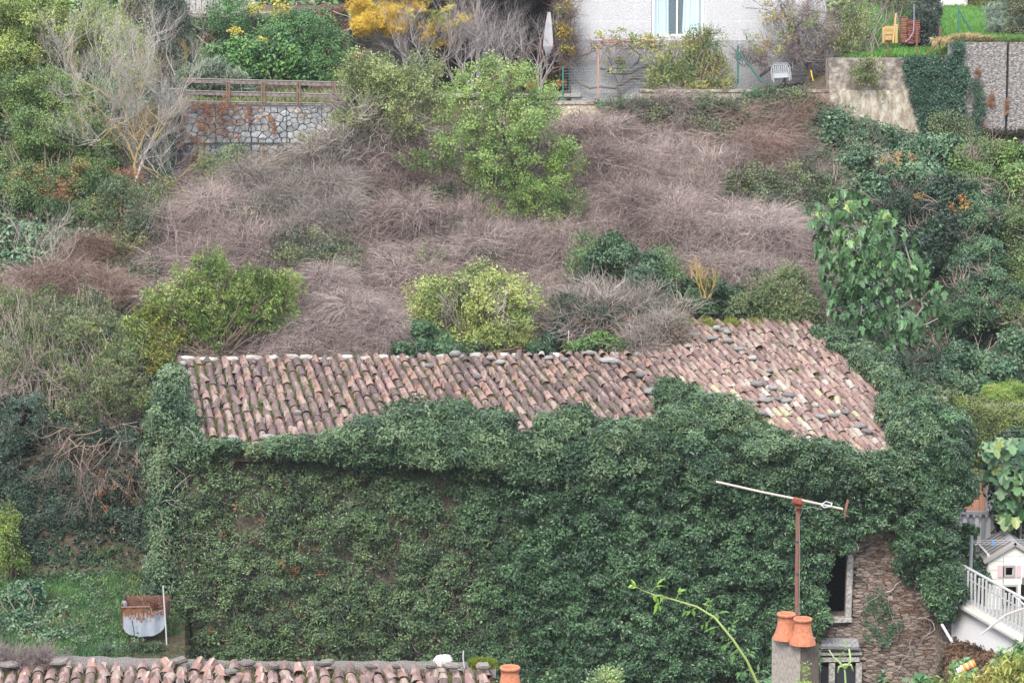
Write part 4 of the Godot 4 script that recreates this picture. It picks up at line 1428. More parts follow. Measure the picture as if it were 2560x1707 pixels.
	for e: Array in [[[619, 100], [619, 92], [617, 86], [622, 82], 5.0], [[618, 88], [610, 87.5], [600, 86.5], [590, 88], [580, 84], [573, 77], [570, 68], [567, 60], 3.0], [[620, 85], [627, 80], [633, 77], [640, 78.5], [648, 81], [656, 82], 4.0], [[640, 80], [646, 80], [650, 82], [652, 90], 3.4], [[622, 74], [632, 72], [640, 68], [648, 66], [657, 69], 4.0], [[600, 68], [606, 70], [613, 73], [622, 74], 2.6], [[650, 67], [652, 75], [650, 83], 3.0], [[657, 69], [655, 76], [651, 80], 2.0], [[630, 68], [638, 62], [640, 55], [634, 50], [628, 44], 2.0], [[560, 54], [575, 57], [585, 55], [596, 50], 1.6], [[619, 86], [615, 76], [612, 66], [608, 56], 1.3], [[620, 86], [624, 74], [622, 62], 1.2]]:
		var pts := []
		for k in e.size() - 1:
			pts.append(at(e[k][0], e[k][1], 82.2))
		s.tube(pts, [e[-1] * 0.014, e[-1] * 0.012, e[-1] * 0.01], 6, bark * rf(0.8, 1.3))
	part(vn, "trunk", s.mesh(), matte())
	s = Shape.new()
	for k in 170:
		var p := at(rf(590, 672), rf(38, 50), rf(81.5, 82.1))
		var pts := [p]
		var dir := Vector3(rf(-1, 1), rf(-0.5, 0.4), rf(-0.4, 0.4)).normalized()
		for j in 4:
			p += dir * 0.16
			dir = (dir + Vector3(rf(-0.5, 0.5), rf(-0.6, 0.3), rf(-0.4, 0.4))).normalized()
			pts.append(p)
		s.tube(pts, [0.008, 0.007, 0.006, 0.004, 0.002], 3, Color(0.2, 0.13, 0.11) * rf(0.6, 1.3), false)
	part(vn, "twigs", s.mesh(), matte(), true)
	crown(vn, "leaves", "broad", [[630, 38, 81.6, 40, 6, .4], [605, 34, 81.7, 20, 4, .3], [655, 44, 81.6, 16, 8, .4], [640, 50, 81.6, 30, 8, .3], [618, 66, 82.1, 14, 16, .15]], 9, [Color(0.15, 0.22, 0.05), Color(0.28, 0.32, 0.09), Color(0.4, 0.36, 0.1), Color(0.12, 0.2, 0.06)], 0.55, null, 0.4, 0.7)
	var gv := thing("tree", "gnarled old tree with a forked dark trunk before the end of the house", "tree", at(806, 98, 81.7))
	s = Shape.new()
	for e: Array in [[[800, 108], [806, 90], [810, 70], [807, 62], 8.0], [[808, 62], [800, 60], [790, 65], [780, 64], [775, 68], 6.0], [[808, 62], [815, 56], [823, 50], 7.0], [[806, 62], [801, 50], [798, 38], [793, 28], 6.0], [[775, 66], [768, 70], [760, 76], 4.0], [[780, 64], [784, 74], [786, 84], 4.0], [[810, 84], [820, 91], [834, 92], [840, 98], 4.0], [[806, 74], [796, 76], [786, 75], [776, 72], 2.4], [[823, 50], [830, 42], [834, 30], 2.6], [[793, 28], [785, 16], [780, 4], 3.0], [[795, 30], [804, 18], [808, 5], 2.6], [[760, 92], [774, 92], [782, 84], [786, 76], 2.0], [[812, 60], [824, 62], [830, 68], 2.2]]:
		var pts := []
		for k in e.size() - 1:
			pts.append(at(e[k][0], e[k][1], 81.7) + Vector3(0, 0, rf(-0.1, 0.1)))
		s.tube(pts, [e[-1] * 0.014, e[-1] * 0.012, e[-1] * 0.011, e[-1] * 0.009], 6, Color(0.09, 0.075, 0.07) * rf(0.8, 1.3))
	for k in 26:
		grow(s, at(rf(770, 835), rf(0, 50), 81.7), Vector3(rf(-1, 1), rf(-0.2, 1), rf(-0.4, 0.4)).normalized(), 0.5, 0.016, 4, Color(0.17, 0.14, 0.14))
	part(gv, "trunk", s.mesh(), matte())
	crown(gv, "crown", "small", [[775, 12, 81.5, 14, 20, .5], [800, 30, 81.5, 30, 14, .5], [755, 44, 81.4, 22, 8, .4], [770, 50, 81.3, 14, 6, .3]], 12, [Color(0.13, 0.2, 0.06), Color(0.27, 0.3, 0.1), Color(0.42, 0.32, 0.12)], 0.9, null, 0.4, 0.7)
	crown(gv, "twigs", "bare", [[808, 18, 81.6, 24, 26, .5], [775, 54, 81.5, 34, 9, .4], [825, 60, 81.6, 12, 26, .4], [750, 62, 81.4, 20, 8, .3]], 7, [Color(0.13, 0.1, 0.1), Color(0.24, 0.2, 0.2), Color(0.3, 0.26, 0.25)], 1.1, matte(), 0.4, 0.8)
	var hv := thing("creeper", "yellowing creeper hanging down the house corner beside the white cloth", "creeper", at(564, 60, 81.8))
	crown(hv, "leaves", "broad", fluffy([[566, 8, 81.8, 8, 16, .3], [560, 30, 81.7, 8, 14, .3], [570, 36, 81.7, 7, 10, .3], [568, 50, 81.7, 9, 8, .3]], 6, 0.4), 26, [Color(0.14, 0.18, 0.05), Color(0.32, 0.3, 0.06), Color(0.55, 0.38, 0.05)], 0.5, leafy(0.6, 0.5))
	crown(hv, "twigs", "bare", [[565, 20, 81.9, 9, 28, .3], [569, 58, 81.9, 8, 10, .2]], 14, [Color(0.14, 0.1, 0.08), Color(0.24, 0.18, 0.15)], 0.9, matte())
	# fence posts and things by the house
	var green := flat_mat("green_steel", Color(0.02, 0.12, 0.1), 0.5)
	for e: Array in [[738, 45, 82, 1.0, "dark green fence post with a slanting brace before the house base"], [563, 66, 101, 1.0, "dark green fence post beside the flower box at the house corner"], [661, 66, 96, 0.8, "dark green fence post beside the second pergola leg"]]:
		var fp := thing("fence_post", e[4], "fence post", at(e[0], e[2], 80.8), "green posts of the wire fence")
		rod(fp, "post", [at(e[0], e[2] + 2, 80.8), at(e[0], e[1], 80.8)], 0.03, green)
		if e[0] == 738:
			rod(fp, "brace", [at(e[0], e[1] + 6, 80.8), at(e[0] + 24, e[2], 80.8)], 0.028, green)
	s = Shape.new()
	for k in 12:
		var y := 66 + k * 2.8
		s.tube([at(563, y + 2, 80.8), at(661, y, 80.8)], [0.003], 3, Color(0.2, 0.23, 0.23), false)
	for k in 34:
		s.tube([at(563 + k * 2.9, 67, 80.8), at(563 + k * 2.9, 100, 80.8)], [0.0025], 3, Color(0.2, 0.23, 0.23), false)
	lone("wire_fence", "fine wire mesh fence in front of the grape vine", "wire fence", s.mesh(), matte(0.5), Vector3.ZERO)
	for k in 2:
		var ch := thing("garden_chair", ["white plastic slatted garden chair tipped up against the house base", "white plastic garden chair stacked behind the tipped one"][k], "chair", at(780, 86, 81.0 + k * 0.2))
		var o := at(780 + k * 1.5, 72 - k * 1.5, 81.0 + k * 0.22)
		var b := Basis(Vector3.BACK, 0.06) * Basis(Vector3.RIGHT, -0.15)
		var plastic := flat_mat("plastic", Color(0.25, 0.27, 0.295), 0.5)
		for m in 7:
			s = Shape.new()
			s.box(o + b * Vector3(-0.19 + m * 0.063, 0.04, 0), Vector3(0.035, 0.34, 0.015), b, Color.WHITE, 0.005)
			part(ch, "slat", s.mesh(), plastic)
		rod(ch, "frame", [o + b * Vector3(-0.26, -0.24, 0.02), o + b * Vector3(-0.27, 0.12, 0), o + b * Vector3(-0.2, 0.24, -0.02), o + b * Vector3(0.2, 0.24, -0.02), o + b * Vector3(0.27, 0.12, 0), o + b * Vector3(0.27, -0.24, 0.02)], 0.022, plastic)
		s = Shape.new()
		s.box(o + b * Vector3(0, -0.13, 0.17), Vector3(0.46, 0.03, 0.36), b * Basis(Vector3.RIGHT, 0.5), Color.WHITE, 0.01)
		part(ch, "seat", s.mesh(), plastic)
		for m: float in [-0.25, 0.25]:
			rod(ch, "leg", [o + b * Vector3(m, -0.1, 0.3), o + b * Vector3(m, -0.34, 0.3)], 0.02, plastic)
	rod(thing("strap", "short yellow strap hanging beside the gnarled tree", "strap", at(813, 80, 81.4)), "band", [at(811, 70, 81.3), at(812, 76, 81.28), at(814, 83, 81.3)], 0.02, flat_mat("yellow", Color(0.7, 0.5, 0.03)))
	var shed := thing("shed", "small grey green shed with a turquoise roof edge beside the gnarled tree", "shed", at(833, 92, 82))
	block(shed, "wall", 828, 57, 842, 92, 82, 1.0, rough_mat("shed_paint", Color(0.2, 0.27, 0.27), Color(0.3, 0.38, 0.38), 0.03, 1.0, 0.5))
	block(shed, "roof", 826, 53, 844, 57, 81.9, 1.3, flat_mat("turquoise", Color(0.12, 0.4, 0.38), 0.6))
	# yellow green bushes at the foot of the house
	shrub("shrub", "olive yellow shrub in front of the house window between the pergola and the green post", "shrub", "small", [[690, 62, 81, 26, 24, .7], [680, 85, 80.6, 28, 20, .7], [705, 48, 81, 16, 18, .5], [715, 75, 80.8, 18, 24, .6], [665, 80, 80.8, 12, 16, .5], [700, 95, 80.3, 30, 14, .6], [698, 40, 81, 8, 12, .4]], 26, [Color(0.07, 0.12, 0.045), Color(0.13, 0.19, 0.06), Color(0.22, 0.26, 0.075), Color(0.33, 0.29, 0.08)], 1.15, Color(0.15, 0.12, 0.1), Vector3.ZERO, "", 0.5, 0.8, 8)
	shrub("shrub", "thin leafed pale shrub on the corner past the gnarled tree", "shrub", "small", [[850, 20, 82, 20, 24, .8], [860, 45, 81.5, 18, 28, .8], [868, 74, 79.2, 20, 16, .4], [852, 84, 80.8, 16, 14, .6], [894, 10, 86.5, 22, 18, .8]], 22, [Color(0.1, 0.14, 0.06), Color(0.17, 0.22, 0.08), Color(0.26, 0.29, 0.13)], 1.1, Color(0.17, 0.14, 0.13), at(866, 98, 80.9), "", 0.4, 0.8, 9)
	var tw := thing("bare_tree", "fine grey leafless tree rising behind the yellow crate", "tree", at(870, 46, 86))
	s = Shape.new()
	for k in 7:
		grow(s, at(860 + k * 5, 40, 86), Vector3(rf(-0.5, 0.5), 1, rf(-0.3, 0.3)).normalized(), 0.9, 0.025, 6, Color(0.2, 0.17, 0.17), 0.75)
	part(tw, "trunk", s.mesh(), matte())

	# retaining walls under the terraces
	var stain := rough_mat("stained", Color(0.22, 0.185, 0.14), Color(0.45, 0.425, 0.385), 0.015, 0.6, 1.5)
	stain.uv1_scale = Vector3(0.5, 0.22, 0.5)
	var mould := rough_mat("mould", Color(0.12, 0.105, 0.095), Color(0.36, 0.32, 0.28), 0.008, 0.5, 1.5)
	var rw := thing("retaining_wall", "low stained retaining wall under the white house, half buried in brush", "wall", at(690, 110, 80.3))
	block(rw, "wall", 470, 104, 640, 134, 79.5, 0.9, rough_mat("ochre", Color(0.3, 0.24, 0.15), Color(0.6, 0.56, 0.5), 0.02, 0.9, 1.0))
	block(rw, "wall", 640, 92, 832, 122, 79.52, 0.9, stain)
	block(rw, "cap", 470, 101.5, 640, 104, 79.45, 1.0, mould)
	block(rw, "cap", 640, 89.5, 832, 92, 79.47, 1.0, mould)
	loose(rw, "moss", "ivy", poly([590, 101, 664, 99, 662, 116, 610, 112]), 79.42, 90, IVY_DARK, 0.6)
	loose(rw, "moss", "ivy", poly([738, 92, 775, 88, 800, 94, 795, 106, 742, 108]), 79.42, 90, IVY_DARK, 0.7)
	var rw2 := thing("retaining_wall", "streaked pale retaining wall below the lawn fence", "wall", at(870, 125, 79.9))
	block(rw2, "wall", 829, 58, 956, 90, 79.45, 1.0, mould)
	block(rw2, "wall", 829, 90, 956, 136, 79.4, 1.0, stain)
	var rw3 := thing("retaining_wall", "tall pitted grey concrete wall with rust runs below the sloping lawn", "wall", at(1000, 140, 79.9))
	var pitted := rough_mat("pitted", Color(0.13, 0.12, 0.118), Color(0.34, 0.325, 0.32), 0.03, 0.5, 3.0)
	block(rw3, "wall", 951, 42, 1007, 145, 79.4, 1.0, pitted)
	block(rw3, "wall", 1007, 42, 1090, 148, 79.4, 1.0, pitted)
	block(rw3, "foot", 985, 134, 1090, 150, 79.25, 0.4, mould, 0.03)
	for e: Array in [[974, 68, 980, 90], [987.5, 93, 993, 106], [1005, 98, 1008, 114], [981, 125, 986, 136]]:
		loose(rw3, "rust_leaves", "ivy", poly([e[0], e[1], e[2], e[1], e[2] + 1, e[3], e[0] + 1, e[3]]), 79.36, 26, RUST_LEAF, 0.3, 0.05)
	loose(rw3, "moss", "grass", poly([951, 38, 1024, 38, 1024, 44, 951, 44]), 79.6, 160, [Color(0.12, 0.14, 0.02), Color(0.05, 0.06, 0.02)], 0.7, 0.1)
	loose(rw3, "moss", "grass", poly([985, 131, 1024, 132, 1024, 137, 990, 137]), 79.22, 120, [Color(0.05, 0.06, 0.03), Color(0.03, 0.03, 0.02)], 0.8, 0.1)
	var hi := thing("ivy", "curtain of dark ivy hanging in the corner of the tall concrete wall", "ivy", at(930, 135, 79.5))
	loose(hi, "foliage", "ivy", poly([904, 58, 955, 58, 954, 45, 962, 42, 961, 70, 967, 72, 966, 84, 960, 92, 962, 120, 958, 134, 940, 138, 924, 130, 912, 95]), 79.36, 1500, [Color(0.02, 0.06, 0.04), Color(0.04, 0.1, 0.065), Color(0.07, 0.14, 0.09)], 0.8, 0.25)
	loose(hi, "foliage", "ivy", poly([974, 80, 980, 80, 984, 110, 980, 140, 974, 130]), 79.34, 120, [Color(0.03, 0.08, 0.05), Color(0.06, 0.12, 0.07)], 0.6, 0.2)
	loose(hi, "foliage", "small", poly([930, 115, 965, 118, 968, 142, 935, 142]), 79.2, 120, DULL, 1.2, 0.6)

	# lawn and what stands on it
	var lawn := thing("grass", "bright green lawn sloping up behind the concrete wall", "grass", at(940, 50, 85))
	lawn.set_meta("kind", "stuff")
	cover(lawn, "blades", "grass", 842, 1060, 80.6, 97, 60, LAWN, 1.15, leafy(0.6, 0.5))
	var crate := thing("crate", "yellow wooden crate standing on end beside the stacked tiles", "crate", at(888, 43, 83))
	var pine := rough_mat("yellow_wood", Color(0.36, 0.25, 0.1), Color(0.48, 0.35, 0.17), 0.02, 1.5, 0.4)
	for e: Array in [[882, 27, 885, 43], [894.5, 24, 898, 43], [885, 26, 894.5, 29], [885, 32, 894.5, 34.5], [885, 35.5, 894.5, 40]]:
		block(crate, "board", e[0], e[1], e[2], e[3], 83, 0.06, pine, 0.006)
	block(crate, "back", 883, 28, 896, 42.5, 83.3, 0.04, pine)
	rod(thing("stake", "pale wooden stake leaning on the yellow crate", "stake", at(894, 43, 82.9)), "stick", [at(893, 43, 82.9), at(896, 13, 83.1)], 0.03, pine)
	var stack := thing("tile_stack", "stacks of dark red roof tiles piled beside the yellow crate", "tile stack", at(908, 43, 83.2))
	for k in 3:
		for m in 15 - k:
			s = Shape.new()
			s.box(at(903.3 + k * 6.3, 42 + (k % 2) - m * 1.75, 83.2 + 0.1 * k), Vector3(0.2, 0.04, 0.4), Basis(Vector3.BACK, rf(-0.06, 0.06)) * Basis(Vector3.UP, rf(-0.1, 0.1)), Color(0.2, 0.07, 0.055) * rf(0.6, 1.4), 0.008)
			part(stack, "roof_tile", s.mesh(), matte())
	rod(thing("hose", "pale grey hose draped over the tile stacks", "hose", at(910, 43, 82.8)), "tube", [at(914, 4, 82.9), at(914, 20, 82.85), at(913.5, 32, 82.75), at(909, 39, 82.7), at(905, 42, 82.7)], 0.016, flat_mat("hose", Color(0.22, 0.22, 0.27)))
	var iron := rough_mat("brown_iron", Color(0.1, 0.05, 0.04), Color(0.2, 0.1, 0.075), 0.03, 1.5, 0)
	for e: Array in [[917, 27, 59, "rusty fence stake below the tile stacks"], [940, 26, 59, "rusty fence stake with a slanting strut at the wall corner"], [888, 44, 60, "grey fence stake under the yellow crate"]]:
		var st := thing("fence_stake", e[3], "fence stake", at(e[0], e[2], 80.7), "stakes of the lawn fence")
		rod(st, "stake", [at(e[0] - 0.3, e[2], 80.7), at(e[0], e[1], 80.7)], 0.03, iron)
		if e[0] == 940:
			rod(st, "strut", [at(922, 58, 80.6), at(940, 41, 80.6)], 0.025, iron)
	var gp := thing("fence_post", "tall green fence post with a brace on top of the concrete wall", "fence post", at(958, 42, 81), "green posts of the wire fence")
	rod(gp, "post", [at(958.5, 42, 81), at(958.5, 7, 81)], 0.03, green)
	rod(gp, "brace", [at(959, 10, 81), at(976, 40, 81.2)], 0.025, green)
	var hay := thing("hay", "small heap of straw coloured cuttings on the wall top", "hay", at(967, 41, 80.6))
	hay.set_meta("kind", "stuff")
	crown(hay, "stalks", "grass", [[968, 39, 80.8, 14, 2.6, .4], [950, 41, 80.8, 14, 1.2, .3], [984, 40.5, 80.8, 12, 1.2, .3]], 160, [Color(0.36, 0.27, 0.12), Color(0.48, 0.38, 0.2)], 0.9)
	shrub("conifer", "dark blue green conifer bush beside the tile stacks", "bush", "small", [[922, 25, 84.5, 9, 20, .8], [926, 10, 85, 10, 14, .8], [921, 40, 84, 10, 10, .6]], 75, [Color(0.02, 0.035, 0.03), Color(0.035, 0.06, 0.045), Color(0.07, 0.1, 0.08)], 1.1)
	shrub("shrub", "silvery feathery shrub at the edge of the lawn", "shrub", "feather", [[1000, 16, 84, 14, 8, .5], [996, 26, 83.5, 10, 6, .4], [1010, 30, 83.5, 12, 10, .6]], 30, [Color(0.14, 0.2, 0.15), Color(0.24, 0.31, 0.25)], 1.0)
	shrub("shrub", "dense olive shrub on the wall top next to the silvery one", "shrub", "small", [[1018, 25, 83, 14, 18, .8], [1020, 8, 84, 12, 14, .8]], 60, [Color(0.05, 0.07, 0.035), Color(0.1, 0.12, 0.06), Color(0.15, 0.17, 0.09)], 1.1)
	block(thing("garden_wall", "whitewashed wall at the top edge of the lawn", "wall", at(950, 11, 97)), "wall", 927, -16, 968, 9, 96.5, 0.4, rough_mat("whitewash", Color(0.5, 0.49, 0.47), Color(0.68, 0.67, 0.65), 0.03, 0.6, 1.0))
	block(thing("garden_wall", "dark shaded wall behind the shrubs at the lawn's end", "wall", at(1000, 11, 97.2)), "wall", 968, -16, 1040, 8, 97.2, 0.4, rough_mat("sooty", Color.WHITE, Color.WHITE, 1, 1, 0))  # the shade on this wall is put into its dark colour
	shrub("shrub", "brownish yellow creeping shrub along the dark wall at the top of the lawn", "shrub", "small", [[975, 2, 96.6, 10, 6, .4], [1000, 3, 96.8, 8, 5, .4], [985, 8, 96.4, 20, 3, .4]], 60, [Color(0.12, 0.11, 0.03), Color(0.2, 0.2, 0.05), Color(0.08, 0.12, 0.04)], 1.1)
	# slope behind everything
	var far := thing("undergrowth", "dark green undergrowth on the slope above the terraces", "undergrowth", at(300, -10, 105))
	far.set_meta("kind", "stuff")
	cover(far, "leaves", "broad", -60, 1080, 98, 130, 5, MID, 2.2)

# ---------------------------------------------------------------- brush and trees on the slope
func dd(y: float) -> float:   # depth of the bank between barns and terraces, by the height it is sighted at
	return 70.5 + (300.0 - y) * 0.053 if y < 300 else 70.5 - (y - 300.0) * 0.05

func mounds(list: Array, nearer := 0.35) -> Array:   # [x, y, half width, half height, half depth]
	var r := []
	for e: Array in list:
		r.append([e[0], e[1], dd(e[1]) - nearer, e[2], e[3], e[4]])
	return r

func brush(label: String, list: Array, per_m2: float, cols: Array, size: float, nearer := 0.15) -> void:
	var b := fluffy(mounds(list, nearer), 9, 0.36, 1.15)
	var o := thing("dry_brush", label, "brush", at(list[0][0], list[0][1] + list[0][3], b[0][2]), "mounds of dead climbing stems on the bank")
	drape(o, "stems", "hang", b, per_m2 * 1.25, cols, size)
	drape(o, "stems", "hang", b, per_m2 * 0.5, cols, size * 0.8)
	crown(o, "twigs", "bare", b, 5, cols, 1.0, matte(0.9), 0.4, 0.2)
	crown(o, "leaves", "small", fluffy(b, 5, 0.3), 7, [Color(0.03, 0.045, 0.03), Color(0.06, 0.085, 0.045), Color(0.11, 0.14, 0.075)], 1.0, null, 0.5, 0.5)

func hillside() -> void:
	var base := thing("undergrowth", "tangle of dead stems and dark leaves covering the whole bank behind the barns", "undergrowth", at(500, 300, 70.3))
	base.set_meta("kind", "stuff")
	cover(base, "stems", "hang", 150, 830, 66.9, 79.4, 36, DEAD, 1.0, matte(0.9), 0.3, PackedVector2Array(), true)
	cover(base, "leaves", "small", 150, 830, 66.9, 79.4, 5, [Color(0.03, 0.045, 0.03), Color(0.06, 0.085, 0.04), Color(0.1, 0.13, 0.06)], 1.2)
	cover(base, "leaves", "broad", 800, 1060, 67.5, 79.5, 44, BLUISH, 0.9)
	cover(base, "leaves", "broad", -60, 188, 66, 90, 22, [Color(0.03, 0.07, 0.03), Color(0.06, 0.115, 0.05), Color(0.1, 0.17, 0.06)], 1.0)
	var pale := [Color(0.26, 0.205, 0.19), Color(0.37, 0.305, 0.29), Color(0.47, 0.395, 0.375)]
	brush("curtain of grey brown dead stems beyond the bright long leaved shrub", [[190, 240, 36, 34, .9], [225, 222, 40, 30, 1.0], [215, 262, 40, 22, .8], [255, 248, 34, 26, .8]], 30, DEAD, 1.05)
	brush("broad grey brown mound of dead stems below the gabion wall", [[275, 205, 44, 30, 1.0], [320, 185, 40, 34, 1.1], [310, 232, 46, 30, 1.0], [352, 210, 40, 36, 1.0]], 30, GREY_TWIG, 1.0)
	brush("dark tumbled mass of dead stems below the pale leafed tree", [[350, 160, 36, 26, .8], [395, 190, 40, 34, 1.0], [400, 240, 44, 38, 1.1], [430, 290, 36, 24, .9], [385, 280, 36, 26, .9]], 30, DEAD, 1.0)
	brush("mound of dead stems under the bright green tree", [[455, 230, 40, 34, 1.0], [470, 265, 46, 30, 1.0], [520, 262, 40, 34, 1.0], [505, 225, 34, 24, .8], [560, 250, 30, 34, .9]], 30, DEAD, 1.0)
	brush("pale pinkish dome of fine dead stems just behind the low barn ridge", [[318, 300, 40, 34, 1.1], [345, 322, 46, 30, 1.2], [370, 338, 36, 18, .9], [310, 335, 34, 20, .9]], 38, pale, 1.0)
	brush("high sloping mass of dead stems below the house retaining wall", [[600, 150, 46, 30, .9], [655, 128, 46, 26, .9], [590, 195, 40, 34, 1.0], [640, 180, 44, 34, 1.0], [570, 230, 28, 26, .8]], 30, DEAD, 1.05)
	brush("middle fall of tan dead stems between the two evergreens and the fig", [[680, 190, 44, 34, 1.0], [650, 225, 44, 30, 1.0], [710, 205, 36, 36, 1.0], [610, 245, 40, 26, .9], [680, 240, 40, 28, .9]], 30, DEAD, 1.0)
	brush("brown knoll of dead stems below the gnarled tree", [[745, 138, 40, 26, .9], [790, 132, 32, 28, .9], [760, 160, 36, 24, .8], [720, 150, 28, 24, .8]], 30, [Color(0.15, 0.09, 0.075), Color(0.26, 0.17, 0.14), Color(0.33, 0.23, 0.2)], 1.0)
	brush("largest pale dome of fine dead stems above the taller barn roof", [[740, 238, 44, 28, 1.1], [775, 252, 40, 30, 1.1], [720, 262, 40, 22, .9], [790, 235, 30, 20, .9], [745, 275, 44, 18, .8]], 38, pale, 1.0)
	# scattered green over the bank; the small dark patches paint in shaded hollows
	var sc := thing("bramble", "dark bramble leaves and added patches for shaded hollows among the dead stems on the bank", "bramble", at(720, 118, 78))
	crown(sc, "leaves", "small", mounds([[690, 112, 40, 12, .7], [660, 120, 34, 10, .6], [740, 118, 40, 14, .8], [780, 108, 34, 12, .7], [735, 195, 20, 14, .6], [770, 205, 26, 12, .6], [800, 188, 22, 18, .7], [700, 175, 16, 10, .5], [255, 222, 14, 10, .5], [460, 228, 12, 8, .4], [432, 264, 12, 10, .4], [482, 262, 12, 8, .4], [225, 215, 12, 8, .4], [300, 252, 24, 14, .5], [340, 268, 18, 12, .5], [715, 135, 26, 10, .5], [800, 115, 24, 14, .7], [640, 112, 30, 8, .5], [755, 185, 16, 14, .5], [330, 260, 30, 14, .5], [440, 205, 30, 12, .5]], 0.95), 40, [Color(0.035, 0.055, 0.03), Color(0.06, 0.09, 0.045), Color(0.1, 0.14, 0.065), Color(0.16, 0.18, 0.08)], 1.2)

	# two light green trees halfway up
	var t1 := thing("tree", "pale yellow green small tree with thin crown below the yellow one", "tree", at(372, 165, 76.4))
	crown(t1, "crown", "small", fluffy([[370, 76, 76.6, 26, 18, 1.0], [402, 83, 76.6, 32, 22, 1.2], [382, 102, 76.2, 36, 22, 1.2], [420, 106, 76.4, 24, 20, .9], [358, 98, 76.4, 18, 20, .8], [400, 128, 76, 24, 12, .8], [345, 128, 76.4, 16, 14, .6]], 12, 0.36, 1.1), 25, [Color(0.11, 0.155, 0.065), Color(0.18, 0.24, 0.09), Color(0.26, 0.33, 0.12), Color(0.34, 0.4, 0.16)], 1.1, null, 0.5, 0.75)
	crown(t1, "twigs", "bare", [[375, 125, 76.2, 45, 28, 1.2], [340, 150, 76, 30, 20, .9]], 5, GREY_TWIG, 1.4, matte(), 0.4, 0.8)
	var s := Shape.new()
	for e: Array in [[352, 85], [380, 72], [400, 88], [415, 100], [365, 105], [392, 118]]:
		limb(s, at(372 + rf(-4, 4), 168, 76.4), at(e[0], e[1], 76.5), 0.06, 0.02, Color(0.09, 0.07, 0.06), 0.16, 6)
	part(t1, "trunk", s.mesh(), matte())
	var t2 := thing("tree", "bright light green leafy tree in the centre of the bank", "tree", at(520, 215, 73.6))
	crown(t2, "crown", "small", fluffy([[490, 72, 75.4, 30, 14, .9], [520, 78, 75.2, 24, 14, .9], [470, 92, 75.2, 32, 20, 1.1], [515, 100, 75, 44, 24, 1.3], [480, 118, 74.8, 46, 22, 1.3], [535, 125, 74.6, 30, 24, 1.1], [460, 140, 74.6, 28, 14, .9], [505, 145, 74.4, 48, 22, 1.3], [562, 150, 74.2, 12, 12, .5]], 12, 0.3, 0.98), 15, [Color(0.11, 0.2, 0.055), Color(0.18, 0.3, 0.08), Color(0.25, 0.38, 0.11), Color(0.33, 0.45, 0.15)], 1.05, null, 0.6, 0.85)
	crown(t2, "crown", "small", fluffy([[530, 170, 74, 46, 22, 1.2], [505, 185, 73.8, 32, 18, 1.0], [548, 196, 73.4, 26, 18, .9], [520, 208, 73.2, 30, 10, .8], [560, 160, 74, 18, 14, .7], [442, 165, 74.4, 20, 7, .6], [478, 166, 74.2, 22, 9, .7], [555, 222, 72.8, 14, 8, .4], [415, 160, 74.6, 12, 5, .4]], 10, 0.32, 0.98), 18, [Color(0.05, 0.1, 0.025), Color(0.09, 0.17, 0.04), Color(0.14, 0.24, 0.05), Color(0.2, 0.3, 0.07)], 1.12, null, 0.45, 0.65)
	s = Shape.new()
	for e: Array in [[530, 95], [505, 60], [480, 90], [545, 120], [465, 135], [500, 130], [550, 165], [445, 165]]:
		var lp := limb(s, at(522 + rf(-4, 4), 218, 73.7), at(e[0], e[1], 74.8), 0.06, 0.018, Color(0.06, 0.05, 0.045), 0.14, 7)
		for k in range(3, 8):
			grow(s, lp[k], Vector3(rf(-1, 1), rf(-0.2, 1), rf(-0.3, 0.6)).normalized(), 0.5, 0.013, 3, Color(0.09, 0.075, 0.065))
	part(t2, "trunk", s.mesh(), matte())
	# at the foot of the bank, behind the ridge
	var rb := shrub("shrub", "round yellow green shrub standing just behind the low barn ridge", "shrub", "small", [[478, 288, 68.6, 34, 18, 1.0], [450, 305, 68.4, 34, 22, 1.1], [505, 305, 68.4, 32, 24, 1.1], [478, 315, 68, 44, 26, 1.3], [430, 315, 68.2, 18, 16, .8], [490, 338, 67.6, 42, 14, .9], [520, 330, 67.8, 24, 20, .8], [455, 330, 67.9, 34, 20, .9]], 36, [Color(0.12, 0.18, 0.05), Color(0.22, 0.3, 0.08), Color(0.33, 0.4, 0.12), Color(0.42, 0.47, 0.15)], 1.05, Color(0.14, 0.12, 0.1), at(478, 362, 67.4), "", 0.4, 0.7, 9)
	crown(rb, "twigs", "bare", [[478, 318, 68, 46, 30, 1.2]], 4, GREY_TWIG, 1.2, matte(), 0.3, 0.8)
	shrub("shrub", "low dark ivy leaved shrub at the foot of the round yellow green one", "shrub", "ivy", [[425, 338, 67.2, 26, 14, .6], [450, 348, 67, 30, 10, .6], [405, 350, 66.9, 16, 6, .4], [540, 345, 67.4, 16, 10, .5]], 60, IVY_DARK, 0.8)
	shrub("shrub", "upright dark evergreen shrub on the bank behind the twiggy grey bush", "shrub", "ivy", [[612, 245, 70.6, 16, 14, .7], [622, 262, 70.4, 28, 20, 1.0], [640, 285, 69.8, 22, 18, .9], [605, 265, 70.4, 20, 16, .8], [655, 290, 69.6, 14, 14, .6]], 70, [Color(0.03, 0.07, 0.04), Color(0.05, 0.11, 0.055), Color(0.08, 0.15, 0.075), Color(0.1, 0.17, 0.09)], 0.9, Color(0.1, 0.08, 0.06), Vector3.ZERO, "", 0.4)
	shrub("shrub", "sparse light green bush beside the upright evergreen", "shrub", "small", [[590, 245, 71, 14, 12, .5], [580, 265, 70.6, 16, 10, .5], [665, 255, 70.8, 14, 8, .4], [670, 270, 70.4, 12, 10, .4]], 26, [Color(0.07, 0.14, 0.05), Color(0.12, 0.22, 0.08)], 1.1)
	var tb := thing("shrub", "twiggy grey half dead bush with brown leaves behind the end of the low ridge", "shrub", at(610, 355, 68))
